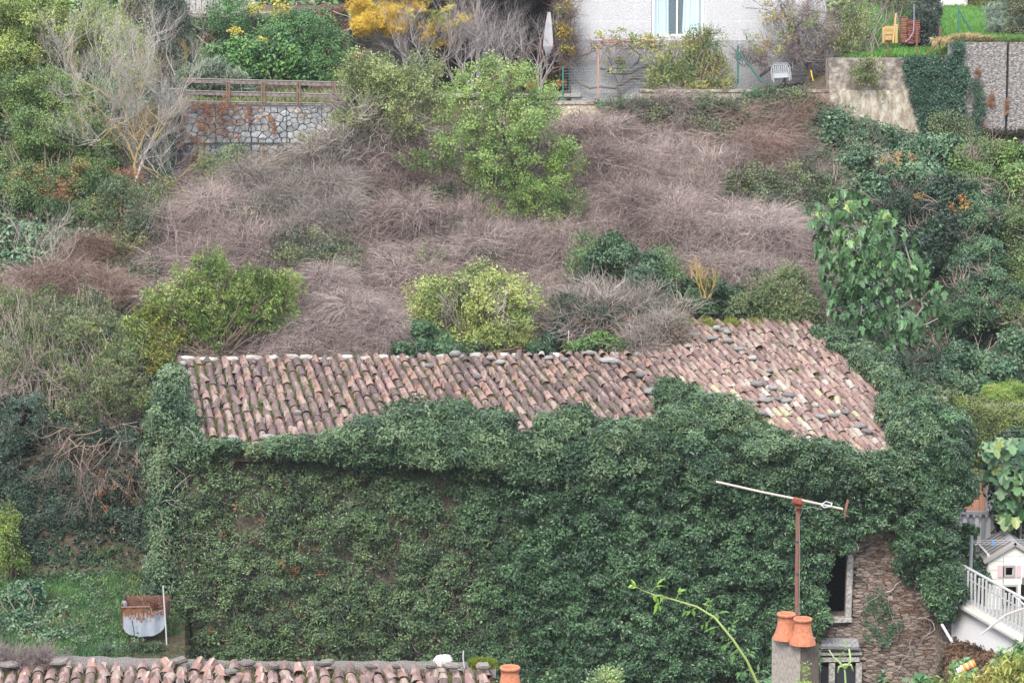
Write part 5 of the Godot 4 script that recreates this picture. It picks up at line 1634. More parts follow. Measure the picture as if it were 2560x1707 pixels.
	crown(tb, "twigs", "bare", [[600, 312, 68.6, 44, 24, 1.0], [640, 318, 68.6, 36, 26, 1.0], [580, 330, 68.2, 26, 16, .7], [655, 340, 68.2, 24, 14, .7]], 15, GREY_TWIG, 1.2, matte(), 0.35, 0.7)
	crown(tb, "dead_leaves", "small", [[620, 325, 68.2, 36, 18, .8], [655, 348, 67.8, 20, 8, .5], [640, 340, 68, 30, 10, .6]], 12, [Color(0.14, 0.08, 0.05), Color(0.24, 0.14, 0.09)], 0.9)
	crown(tb, "leaves", "ivy", fluffy([[575, 305, 68.4, 24, 14, .5], [560, 320, 68.2, 10, 14, .5], [605, 318, 68.4, 36, 18, .7], [645, 325, 68.4, 26, 20, .7]], 8), 34, [Color(0.03, 0.055, 0.035), Color(0.055, 0.095, 0.055), Color(0.1, 0.14, 0.08)], 0.8)
	crown(tb, "twigs", "bare", [[650, 340, 67.2, 22, 12, .4], [666, 330, 67.3, 18, 11, .4], [640, 350, 66.8, 18, 6, .3]], 34, GREY_TWIG, 1.1, matte(), 0.35, 0.7)
	crown(tb, "dead_leaves", "small", [[655, 342, 67.2, 22, 11, .4], [670, 330, 67.4, 14, 10, .4]], 34, [Color(0.14, 0.085, 0.06), Color(0.22, 0.15, 0.11), Color(0.07, 0.1, 0.05)], 0.9)
	shrub("shrub", "flat bright green cushion plant on the ridge of the low barn", "shrub", "ivy", [[585, 347, 67, 20, 8, .5], [615, 347, 67, 20, 9, .5], [600, 342, 67.2, 14, 8, .4]], 80, [Color(0.05, 0.11, 0.035), Color(0.09, 0.17, 0.05), Color(0.13, 0.22, 0.06)], 0.85)
	shrub("shrub", "dark green hedge like shrub along the top edge of the taller barn roof", "shrub", "ivy", [[690, 305, 69.6, 34, 18, .9], [720, 300, 69.8, 34, 16, .9], [665, 300, 69.8, 24, 16, .8], [700, 288, 70, 26, 10, .7], [740, 312, 69.5, 24, 10, .6]], 65, [Color(0.025, 0.06, 0.03), Color(0.045, 0.095, 0.045), Color(0.08, 0.14, 0.06)], 0.85)
	shrub("shrub", "olive green bush over the upper corner of the taller barn roof", "shrub", "small", [[780, 290, 69.8, 32, 20, .9], [800, 305, 69.5, 24, 18, .8], [760, 308, 69.4, 26, 12, .7], [785, 320, 69, 22, 12, .6]], 48, [Color(0.05, 0.09, 0.035), Color(0.085, 0.14, 0.05), Color(0.13, 0.19, 0.07), Color(0.2, 0.22, 0.12)], 1.1)
	var yb := thing("bare_tree", "little yellow lichened dead branch sticking out above the dark roof hedge", "branch", at(705, 300, 69.6))
	s = Shape.new()
	for k in 5:
		grow(s, at(702 + k * 2, 298, 69.2), Vector3(rf(-0.6, 0.6), 1, 0.2).normalized(), 0.5, 0.018, 3, Color(0.36, 0.26, 0.08), 0.8)
	part(yb, "twigs", s.mesh(), matte())

	# fig tree with leaves one can tell apart
	var fig := thing("fig_tree", "tall fig tree with big drooping hand shaped leaves beside the taller barn", "tree", at(885, 352, 68.4))
	var heads := [[845, 205, 68.6, 24, 16], [822, 214, 68.4, 14, 12], [888, 222, 68.6, 14, 16], [850, 245, 68, 34, 22], [875, 270, 67.8, 34, 26], [842, 275, 67.8, 22, 22], [916, 275, 68, 16, 18], [930, 290, 68, 14, 10], [862, 305, 67.6, 32, 20], [890, 325, 67.4, 34, 18], [938, 318, 67.6, 18, 12], [868, 340, 67.2, 24, 12], [905, 245, 68.2, 18, 14], [830, 235, 68.2, 14, 16]]
	s = Shape.new()
	for e: Array in heads:
		limb(s, at(885 + rf(-5, 5), 356, 68.4), at(e[0], e[1], e[2]), 0.06, 0.018, Color(0.27, 0.25, 0.24) * rf(0.7, 1.1), 0.16, 7)
	part(fig, "trunk", s.mesh(), matte())
	var kinds := []
	for k in 12:
		var sh := Shape.new()
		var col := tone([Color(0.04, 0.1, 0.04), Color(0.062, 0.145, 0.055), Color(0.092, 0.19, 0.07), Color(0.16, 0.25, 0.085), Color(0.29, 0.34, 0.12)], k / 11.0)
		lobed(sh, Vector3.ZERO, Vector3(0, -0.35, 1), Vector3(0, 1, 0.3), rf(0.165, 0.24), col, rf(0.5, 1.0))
		kinds.append(sh.mesh())
	var n := 0
	for e: Array in heads:
		for k in int(e[3] * e[4] / 14.2):
			if n >= 300:
				break
			n += 1
			var o := MeshInstance3D.new()
			o.name = "leaf"
			var dir := Vector3(rf(-1, 1), rf(-1, 1), rf(-0.4, 1)).normalized()
			var m: float = e[2] / LENS
			var p := at(e[0], e[1], e[2]) + dir * Vector3(e[3] * m, e[4] * m, 0.6) * sqrt(rng.randf())
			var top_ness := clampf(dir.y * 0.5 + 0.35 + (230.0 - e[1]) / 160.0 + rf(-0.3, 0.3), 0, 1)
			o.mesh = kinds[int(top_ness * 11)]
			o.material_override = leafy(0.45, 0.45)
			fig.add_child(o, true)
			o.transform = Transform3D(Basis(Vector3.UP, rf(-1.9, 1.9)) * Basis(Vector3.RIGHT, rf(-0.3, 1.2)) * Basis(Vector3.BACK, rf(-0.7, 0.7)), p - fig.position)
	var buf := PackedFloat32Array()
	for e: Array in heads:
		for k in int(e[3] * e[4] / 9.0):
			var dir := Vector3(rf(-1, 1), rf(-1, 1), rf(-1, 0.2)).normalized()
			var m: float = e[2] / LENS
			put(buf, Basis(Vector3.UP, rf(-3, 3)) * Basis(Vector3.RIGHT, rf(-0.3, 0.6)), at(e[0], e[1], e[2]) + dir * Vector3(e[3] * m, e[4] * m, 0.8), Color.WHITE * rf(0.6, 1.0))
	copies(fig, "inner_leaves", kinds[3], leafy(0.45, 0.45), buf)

	# ivy and scrub down the far slope
	var ir := [["dark ivy thicket under the streaked pale wall", [[835, 130, 78.6, 24, 18, .9], [865, 140, 78.4, 28, 16, .9], [850, 165, 77.6, 30, 20, 1.0], [815, 170, 77.8, 22, 20, .8]], BLUISH], ["dark scrub below the ivy curtain of the concrete wall", [[905, 148, 78.4, 30, 14, .9], [940, 155, 78, 28, 16, .9], [900, 175, 77, 30, 18, 1.0], [880, 195, 76.4, 26, 16, .9]], BLUISH], ["bright green scrub at the foot of the concrete wall", [[985, 155, 78.2, 30, 12, .8], [1018, 162, 78, 18, 14, .8], [965, 170, 77.4, 26, 14, .8], [1012, 190, 76.6, 22, 20, 1.0]], MID], ["blackish green ivy hollow above the fig tree", [[900, 212, 75.6, 30, 22, 1.1], [935, 205, 75.6, 26, 24, 1.1], [945, 235, 74.8, 26, 24, 1.0], [925, 255, 74, 22, 20, .9]], [Color(0.014, 0.035, 0.022), Color(0.025, 0.06, 0.035), Color(0.045, 0.09, 0.05)]], ["rounded ivy hump on the steep slope past the fig tree", [[970, 195, 76, 24, 18, .9], [985, 225, 75, 28, 22, 1.1], [970, 260, 73.8, 30, 22, 1.1], [985, 290, 72.6, 30, 24, 1.1], [975, 315, 71.8, 26, 18, .9]], IVY_DARK], ["light green leafy patch at the steep slope's outer end", [[1015, 230, 75, 16, 24, .8], [1020, 270, 73.6, 12, 20, .7], [1010, 315, 72, 18, 16, .7]], [Color(0.07, 0.12, 0.04), Color(0.12, 0.18, 0.065), Color(0.17, 0.24, 0.09)]], ["thin dark scrub where the slope meets the taller barn's bushes", [[820, 195, 76, 22, 16, .8], [808, 220, 74.6, 16, 18, .7], [835, 190, 76.4, 16, 14, .7]], IVY_MIXED], ["low mixed green ground cover below the fig tree", [[925, 370, 70, 26, 12, .8], [955, 362, 70.4, 26, 14, .9], [990, 370, 70.2, 30, 14, .9], [945, 385, 69.4, 26, 10, .7], [1015, 350, 71, 20, 16, .8], [925, 392, 68.6, 22, 10, .6], [985, 388, 69.4, 30, 8, .6]], BLUISH]]
	for e: Array in ir:
		var o := thing("shrub", e[0], "shrub", at(e[1][-1][0], e[1][-1][1] + e[1][-1][4], e[1][-1][2]))
		crown(o, "crown", "broad" if rng.randf() < 0.4 else "ivy", fluffy(e[1], 8, 0.5), 52, e[2], 0.75, null, 0.5, 0.5)
		crown(o, "crown", "small", fluffy(e[1], 8, 0.5), 12, e[2], 1.1, null, 0.5, 0.5)
		crown(o, "twigs", "bare", e[1], 0.8, [Color(0.2, 0.15, 0.13), Color(0.32, 0.26, 0.23)], 1.3, matte(), 0.3, 0.3)
	var orange := thing("berries", "clusters of orange leaves glowing in the scrub below the ivy curtain", "leaves", at(900, 165, 77))
	crown(orange, "leaves", "small", [[898, 163, 76.6, 16, 5, .4], [885, 168, 76.6, 8, 5, .3], [920, 200, 75, 5, 4, .3], [960, 205, 74.6, 8, 4, .3]], 26, [Color(0.45, 0.2, 0.05), Color(0.5, 0.35, 0.06)], 0.7)

# ---------------------------------------------------------------- trees, scrub and garden on the near side of the low barn's end
func left_bank() -> void:
	shrub("tree", "yellow green broad tree high on the slope behind the dead tree", "tree", "small", [[28, 22, 84.5, 44, 30, 2], [70, 45, 83.8, 40, 28, 1.8], [15, 60, 84, 36, 30, 1.8], [100, 30, 84.5, 34, 26, 1.6], [125, 60, 83.6, 26, 26, 1.4]], 38, [Color(0.11, 0.17, 0.04), Color(0.18, 0.27, 0.06), Color(0.26, 0.36, 0.085), Color(0.34, 0.42, 0.11)], 1.25, Color(0.1, 0.08, 0.06), at(50, 150, 81), "", 0.45, 0.6, 6)
	shrub("tree", "mid green spreading tree under the yellow green tree", "tree", "small", [[20, 105, 81.6, 40, 30, 1.6], [65, 110, 81.2, 36, 30, 1.5], [30, 150, 79.6, 44, 32, 1.6], [80, 150, 79.4, 34, 28, 1.4], [100, 105, 81, 26, 26, 1.2]], 44, MID, 1.25, Color(0.1, 0.08, 0.06), at(50, 235, 75), "", 0.45, 0.55, 6)
	shrub("shrub", "large mid green shrub with orange tinted patches on the steep bank", "shrub", "small", [[45, 195, 76.8, 44, 26, 1.4], [85, 180, 77.2, 28, 26, 1.2], [20, 205, 76.6, 28, 28, 1.2], [75, 215, 75.6, 28, 18, 1.0]], 48, [Color(0.045, 0.1, 0.035), Color(0.075, 0.15, 0.05), Color(0.12, 0.2, 0.06), Color(0.24, 0.2, 0.07)], 1.1)
	shrub("tree", "slim dark blue green tree behind the dead tree's top", "tree", "small", [[168, 22, 85.5, 20, 34, 1.2], [172, 60, 85, 16, 26, 1.0], [150, 10, 86, 18, 20, 1.0]], 60, [Color(0.02, 0.04, 0.03), Color(0.04, 0.07, 0.045), Color(0.075, 0.11, 0.075)], 1.1)
	shrub("shrub", "dark ivy grown shrub at the near end of the gabion wall", "shrub", "ivy", [[160, 115, 79, 16, 20, .8], [158, 145, 78.4, 18, 26, .9], [165, 170, 77.6, 18, 16, .8], [178, 92, 79.4, 12, 8, .4]], 70, [Color(0.015, 0.045, 0.028), Color(0.03, 0.075, 0.045), Color(0.055, 0.11, 0.065)], 0.85)
	var dt := thing("bare_tree", "pale grey dead tree with a wide crown of lichened twigs", "tree", at(136, 182, 76.8))
	var s := Shape.new()
	var grey := Color(0.33, 0.31, 0.29)
	for e: Array in [[[138, 185], [134, 165], [138, 145], [130, 125], [122, 100], [118, 75], .07], [[136, 182], [142, 160], [152, 140], [158, 120], [160, 95], .055], [[134, 160], [126, 140], [110, 120], [95, 105], [80, 95], .045], [[138, 150], [146, 130], [140, 100], [142, 70], [136, 45], .05], [[150, 145], [165, 125], [178, 105], [182, 88], .04], [[120, 105], [100, 90], [80, 80], [66, 72], .04], [[128, 120], [112, 128], [100, 140], [88, 146], .035], [[140, 165], [155, 172], [168, 182], [185, 190], .04]]:
		var pts := []
		for k in e.size() - 1:
			pts.append(at(e[k][0], e[k][1], 76.6) + Vector3(0, 0, rf(-0.15, 0.15)))
		var yellow := rng.randf() < 0.45
		s.tube(pts, [e[-1] * 0.8, e[-1] * 0.6, e[-1] * 0.4, e[-1] * 0.25], 5, Color(0.3, 0.22, 0.08) if yellow else grey)
		for k in range(1, pts.size()):
			for j in 3:
				grow(s, pts[k], Vector3(rf(-1, 1), rf(-0.1, 1.2), rf(-0.5, 0.6)).normalized(), rf(0.45, 0.75), 0.014, 6, grey if rng.randf() < 0.8 else Color(0.3, 0.23, 0.1), 0.7, 0.18)
	for k in 14:
		grow(s, at(rf(75, 180), rf(40, 95), 76.8), Vector3(rf(-0.5, 0.5), 1, rf(-0.3, 0.3)).normalized(), rf(0.5, 0.8), 0.013, 6, grey, 0.6, 0.2)
	part(dt, "trunk", s.mesh(), matte())
	var rt := thing("leaves", "reddish brown leaves caught round the foot of the dead tree", "leaves", at(128, 185, 76))
	crown(rt, "leaves", "small", [[128, 180, 76, 10, 7, .4], [60, 188, 75.4, 14, 6, .3]], 30, RUST_LEAF, 0.8)
	shrub("shrub", "dull green shrub with yellowing leaves on the bank under the dead tree", "shrub", "small", [[135, 205, 74.6, 32, 18, .9], [140, 228, 73.6, 24, 18, .8], [118, 200, 74.8, 18, 14, .7], [165, 195, 75.2, 16, 10, .6], [128, 250, 72.6, 18, 14, .6]], 36, [Color(0.04, 0.075, 0.035), Color(0.07, 0.12, 0.055), Color(0.11, 0.16, 0.08), Color(0.2, 0.2, 0.06)], 1.15)
	shrub("shrub", "pale tangled shrub before the gabion wall", "shrub", "small", [[245, 165, 78, 36, 16, .8], [215, 178, 77.2, 26, 14, .7], [285, 175, 77.2, 24, 12, .6], [320, 150, 78, 20, 16, .6]], 18, [Color(0.1, 0.15, 0.07), Color(0.16, 0.22, 0.09), Color(0.24, 0.29, 0.13)], 1.1, Color(0.2, 0.17, 0.15), Vector3.ZERO, "", 0.4, 0.8, 10)
	var gt := thing("grass", "patch of green grass on the bank at the foot of the gabion wall", "grass", at(185, 200, 75.6))
	gt.set_meta("kind", "stuff")
	cover(gt, "blades", "grass", 150, 215, 74.5, 77, 26, LAWN, 1.6)
	shrub("shrub", "bluish green bramble mound under the small leafless tree", "shrub", "broad", [[30, 240, 73.6, 36, 16, .9], [70, 248, 73.2, 26, 16, .8], [20, 265, 72.4, 30, 14, .8], [85, 240, 73.6, 14, 10, .5]], 40, BLUISH, 0.8)
	brush("low reddish brown dead stems between the bramble mound and the long leaved shrubs", [[40, 290, 44, 20, .8], [90, 280, 36, 20, .8], [20, 310, 30, 16, .7], [110, 300, 30, 16, .7], [90, 255, 26, 16, .6]], 26, [Color(0.16, 0.1, 0.08), Color(0.27, 0.19, 0.165), Color(0.33, 0.25, 0.22)], 0.9, 0.3)
	var sb := thing("bare_tree", "small leafless pale shrub in front of the bramble mound", "tree", at(48, 285, 70.6))
	s = Shape.new()
	for e: Array in [[0, 212], [40, 230], [60, 222], [75, 240], [25, 235]]:
		var pts := limb(s, at(48, 285, 70.6), at(e[0], e[1], 70.9), 0.018, 0.005, Color(0.28, 0.25, 0.235), 0.2, 6)
		for k in range(2, 6):
			grow(s, pts[k], Vector3(rf(-1, 1), 0.8, rf(-0.4, 0.4)).normalized(), 0.4, 0.008, 4, Color(0.28, 0.25, 0.235), 0.6)
	part(sb, "trunk", s.mesh(), matte())
	# tall shrubs over the bank beside the low barn
	shrub("shrub", "bright green long leaved shrub behind the end of the low barn ridge", "shrub", "long", [[205, 275, 68.6, 16, 16, .7], [190, 300, 68.2, 26, 20, 1.0], [230, 300, 68.2, 34, 18, 1.0], [262, 290, 68.4, 30, 18, .9], [275, 305, 68.2, 22, 20, .8], [245, 325, 67.6, 40, 16, .9], [160, 310, 68, 20, 20, .8], [205, 330, 67.5, 30, 18, .8], [140, 335, 67, 20, 14, .7], [185, 280, 68.6, 9, 12, .4], [214, 262, 68.8, 7, 10, .4], [285, 285, 68.4, 14, 10, .5]], 42, [Color(0.07, 0.13, 0.03), Color(0.12, 0.21, 0.045), Color(0.19, 0.29, 0.065), Color(0.3, 0.37, 0.13)], 0.8, Color(0.1, 0.08, 0.06), at(215, 362, 67), "", 0.4, 0.7, 8)
	shrub("shrub", "yellowing long leaved shrub hard against the barn's end wall ivy", "shrub", "long", [[150, 345, 66.8, 20, 20, .8], [165, 365, 66.2, 12, 14, .5], [145, 320, 67.4, 22, 16, .7], [175, 345, 67, 14, 14, .6]], 34, [Color(0.07, 0.12, 0.02), Color(0.14, 0.2, 0.035), Color(0.27, 0.28, 0.06)], 0.8, Color(0.1, 0.08, 0.06), Vector3.ZERO, "", 0.4, 0.7, 6)
	var sp := [["straggly grey stemmed shrub with pale leaf tips, set lowest beside the barn", [[110, 390, 65.4, 34, 24, .9], [85, 420, 65, 24, 22, .8], [135, 410, 65.2, 18, 24, .7]], [115, 470]], ["straggly tall shrub in the middle of the scrub beside the barn", [[90, 345, 66.2, 34, 26, 1.0], [120, 360, 66, 26, 24, .9], [60, 370, 65.8, 26, 22, .8], [92, 305, 67, 14, 20, .5]], [95, 440]], ["sparse olive shrub with upright stems beside the tall straggly one", [[30, 330, 66.6, 32, 26, 1.0], [15, 360, 66, 24, 22, .8], [45, 310, 67, 20, 16, .6], [10, 300, 67.4, 16, 16, .6]], [30, 420]]]
	for e: Array in sp:
		var o := thing("shrub", e[0], "shrub", at(e[2][0], e[2][1], 65.2))
		crown(o, "crown", "long", fluffy(e[1], 8, 0.4, 1.1), 14, [Color(0.06, 0.1, 0.035), Color(0.11, 0.17, 0.055), Color(0.17, 0.25, 0.085), Color(0.25, 0.31, 0.13)], 0.75, null, 0.5, 0.8)
		crown(o, "crown", "small", fluffy(e[1], 8, 0.4, 1.1), 8, DULL, 1.1, null, 0.5, 0.8)
		s = Shape.new()
		for b: Array in e[1]:
			for k in 36:
				var p := at(e[2][0] + rf(-26, 26), e[2][1], 65.4 + rf(-0.3, 0.3))
				limb(s, p, at(b[0] + rf(-1, 1) * b[3], b[1] + rf(-1.1, 0.3) * b[4], b[2] + rf(-0.5, 0.5)), 0.014, 0.004, Color(0.3, 0.26, 0.23) * rf(0.5, 1.3), 0.12, 6, 4)
		part(o, "stem", s.mesh(), matte())
	# overhanging bare branches and the ivy bank
	var ob := thing("bare_tree", "brown leafless branches hanging over the ivy bank beside the barn", "tree", at(105, 450, 64.6))
	s = Shape.new()
	for k in 46:
		var p := at(rf(60, 150), rf(425, 470), 64.4 + rf(-0.3, 0.2))
		grow(s, p, Vector3(rf(-1, 0.5), rf(-0.8, 0.2), rf(0.1, 0.7)).normalized(), rf(0.4, 0.7), 0.016, 4, Color(0.22, 0.165, 0.14), 0.65, -0.12)
	for k in 18:
		grow(s, at(rf(0, 50), rf(370, 400), 65.2), Vector3(rf(-1, 1), rf(-0.4, 0.8), rf(0.1, 0.6)).normalized(), 0.4, 0.014, 4, Color(0.23, 0.18, 0.165), 0.7, 0.0)
	part(ob, "branches", s.mesh(), matte())
	var ib := thing("ivy", "very dark ivy blanketing the steep bank above the tank", "ivy", at(80, 570, 63.2))
	crown(ib, "foliage", "ivy", [[20, 430, 65, 40, 36, .7], [60, 480, 64.6, 40, 30, .6], [15, 500, 64.4, 34, 40, .6], [70, 530, 64, 44, 30, .5], [125, 535, 63.8, 30, 34, .4], [110, 490, 64.3, 34, 30, .4], [20, 555, 63.7, 34, 26, .5], [130, 460, 64.6, 20, 30, .4], [100, 565, 63.4, 40, 12, .3], [45, 560, 63.6, 40, 22, .4], [60, 440, 65, 40, 30, .5], [150, 540, 63.6, 16, 40, .3], [90, 515, 64, 40, 30, .3]], 60, [Color(0.016, 0.034, 0.026), Color(0.028, 0.06, 0.04), Color(0.045, 0.085, 0.055), Color(0.06, 0.1, 0.075)], 0.8, null, 0.35, 0.4)
	cover(ib, "foliage", "ivy", -30, 172, 62.7, 65.2, 75, [Color(0.018, 0.036, 0.026), Color(0.03, 0.062, 0.04), Color(0.05, 0.09, 0.055)], 0.8)
	crown(ib, "faded_leaves", "ivy", [[115, 500, 63.9, 30, 40, .4], [95, 540, 63.6, 30, 20, .3]], 4, RUST_LEAF, 0.5)
	shrub("shrub", "yellow green sprawling shrub at the outer end of the ivy bank", "shrub", "small", [[6, 545, 62.8, 14, 18, .5], [12, 565, 62.6, 12, 16, .4], [4, 520, 63, 10, 16, .4]], 40, SPRING, 1.0)
	# garden grass with the tank
	var gg := thing("grass", "lush grass of the little garden round the galvanised tank", "grass", at(90, 620, 60))
	gg.set_meta("kind", "stuff")
	cover(gg, "blades", "grass", -20, 120, 57.2, 63.4, 60, [Color(0.035, 0.1, 0.035), Color(0.06, 0.16, 0.05), Color(0.11, 0.24, 0.07)], 0.95, leafy(0.6, 0.5))
	cover(gg, "blades", "grass", 118, 178, 58.9, 63.4, 60, [Color(0.03, 0.08, 0.03), Color(0.055, 0.125, 0.045), Color(0.1, 0.19, 0.06)], 0.85, leafy(0.6, 0.5))
	cover(gg, "blades", "grass", 118, 190, 56.5, 58.9, 60, [Color(0.05, 0.08, 0.03), Color(0.09, 0.13, 0.04), Color(0.12, 0.09, 0.07)], 0.5, leafy(0.6, 0.5))
	cover(gg, "weeds", "ivy", 60, 178, 60.5, 63.2, 14, MID, 0.7)
	cover(gg, "weeds", "small", -20, 140, 57.5, 63, 8, BLUISH + DULL, 0.9)
	shrub("shrub", "bluish green nettle like clump at the outer edge of the garden grass", "shrub", "broad", [[25, 600, 60.6, 34, 18, .8], [20, 630, 59.4, 36, 18, .8], [50, 640, 58.8, 26, 14, .6], [60, 615, 60, 14, 10, .4]], 42, BLUISH, 0.62)
	shrub("shrub", "dark low weeds in front of the galvanised tank", "shrub", "ivy", [[130, 648, 57.8, 22, 5, .3], [155, 648, 57.8, 12, 6, .3], [112, 652, 57.6, 16, 5, .3], [178, 650, 58.6, 12, 8, .4]], 50, [Color(0.03, 0.06, 0.03), Color(0.05, 0.1, 0.045), Color(0.09, 0.13, 0.06)], 0.6)
	# galvanised tank, its open side up against the weeds
	var tk := thing("tank", "rust streaked galvanised steel tank with a rounded bottom lying in the grass", "tank", at(143, 634, 58.3))
	s = Shape.new()
	var outline := [[121, 606], [121, 612], [121.5, 622], [125, 627.5], [130, 631.5], [136, 634], [148, 634.5], [157, 631.5], [162, 627.5], [165.5, 622], [166, 612], [166, 606]]
	var rim := []
	var back := []
	for e: Array in outline:
		rim.append(at(e[0], e[1], 58.3))
		back.append(at(e[0], e[1], 58.3) + Vector3(0, 0.1, -0.75))
	var cols := []
	var n := 12
	for i in n:   # the face, in strips so that the rust can run down from the rim
		for k in 26:
			var q := []
			for m: Vector2 in [Vector2(k, i), Vector2(k + 1, i), Vector2(k + 1, i + 1), Vector2(k, i + 1)]:
				var x := 121.5 + m.x * 44.0 / 26.0
				var low := 634.5
				low = 621.0 + 13.5 * sqrt(maxf(0.0, 1.0 - pow(absf(x - 143.5) / 22.2, 3.0)))
				var y := lerpf(606.5 + (2.5 if x > 152 else 0.0), low, m.y / n)
				q.append(at(x, y, 58.3) + Vector3(0, 0, 0.12 * sin((x - 121.5) / 44 * PI) + 0.03 * sin(x * 0.5)))
			var rustiness := clampf(1.45 - i * 0.24 + clump.get_noise_2d(k * 0.9, i * 0.35) * 1.3 - (0.6 if k > 18 else 0.0), 0, 1)
			if k == 0:
				rustiness = 1.0
			s.quad(q[0], q[1], q[2], q[3], mix(Color(0.25, 0.285, 0.34), Color(0.15, 0.07, 0.042), rustiness) * rf(0.92, 1.06))
	for k in rim.size() - 1:
		s.quad(rim[k], rim[k + 1], back[k + 1], back[k], Color(0.14, 0.09, 0.07))
	part(tk, "shell", s.mesh(), matte(0.45))
	s = Shape.new()
	for k in back.size() - 2:
		s.tri(back[0], back[k + 1], back[k + 2], Color(0.12, 0.07, 0.05))
	part(tk, "back", s.mesh(), matte(0.6))
	rod(tk, "rim", [at(121, 606.5, 58.25), at(150, 606, 58.15), at(153, 614, 58.1), at(166, 608, 58.25)], 0.02, rough_mat("rust", Color.WHITE, Color.WHITE, 1, 1, 0))
	s = Shape.new()
	s.lathe(at(124.5, 603.5, 58.6), [Vector2(0.06, -0.08), Vector2(0.07, 0.03), Vector2(0.045, 0.08), Vector2(0, 0.09)], 10, Color(0.16, 0.155, 0.19))
	part(tk, "knob", s.mesh(true), matte(0.5))
	rod(tk, "stay", [at(132, 619, 58.05), at(134, 630, 58.0), at(134.5, 637, 58.0)], 0.012, flat_mat("dark_iron", Color(0.04, 0.04, 0.045)))
	var rub := thing("rubble", "heap of rusty scraps and dead leaves behind the tank", "rubble", at(148, 604, 60))
	crown(rub, "leaves", "small", [[142, 603.5, 58.9, 12, 2.5, .2], [159, 608, 58.8, 6, 7, .2]], 60, [Color(0.12, 0.05, 0.035), Color(0.22, 0.1, 0.07)], 0.7)
	rod(thing("pole", "thin white pole standing beside the galvanised tank", "pole", at(167, 657, 58.2)), "shaft", [at(167.5, 660, 58.2), at(166, 630, 58.2), at(163, 585, 58.2)], 0.017, flat_mat("white_pole", Color(0.42, 0.4, 0.42), 0.5))
	var tr := thing("trunk", "dry brown ivy trunk at the foot of the barn corner", "trunk", at(176, 655, 60))
	s = Shape.new()
	for k in 7:
		limb(s, at(172 + k * 1.8, 672, 60), at(170 + k * 2 + rf(-2, 2), 618, 60.1), 0.04, 0.02, Color(0.19, 0.14, 0.115) * rf(0.7, 1.2), 0.08, 6)
	part(tr, "stems", s.mesh(), matte())

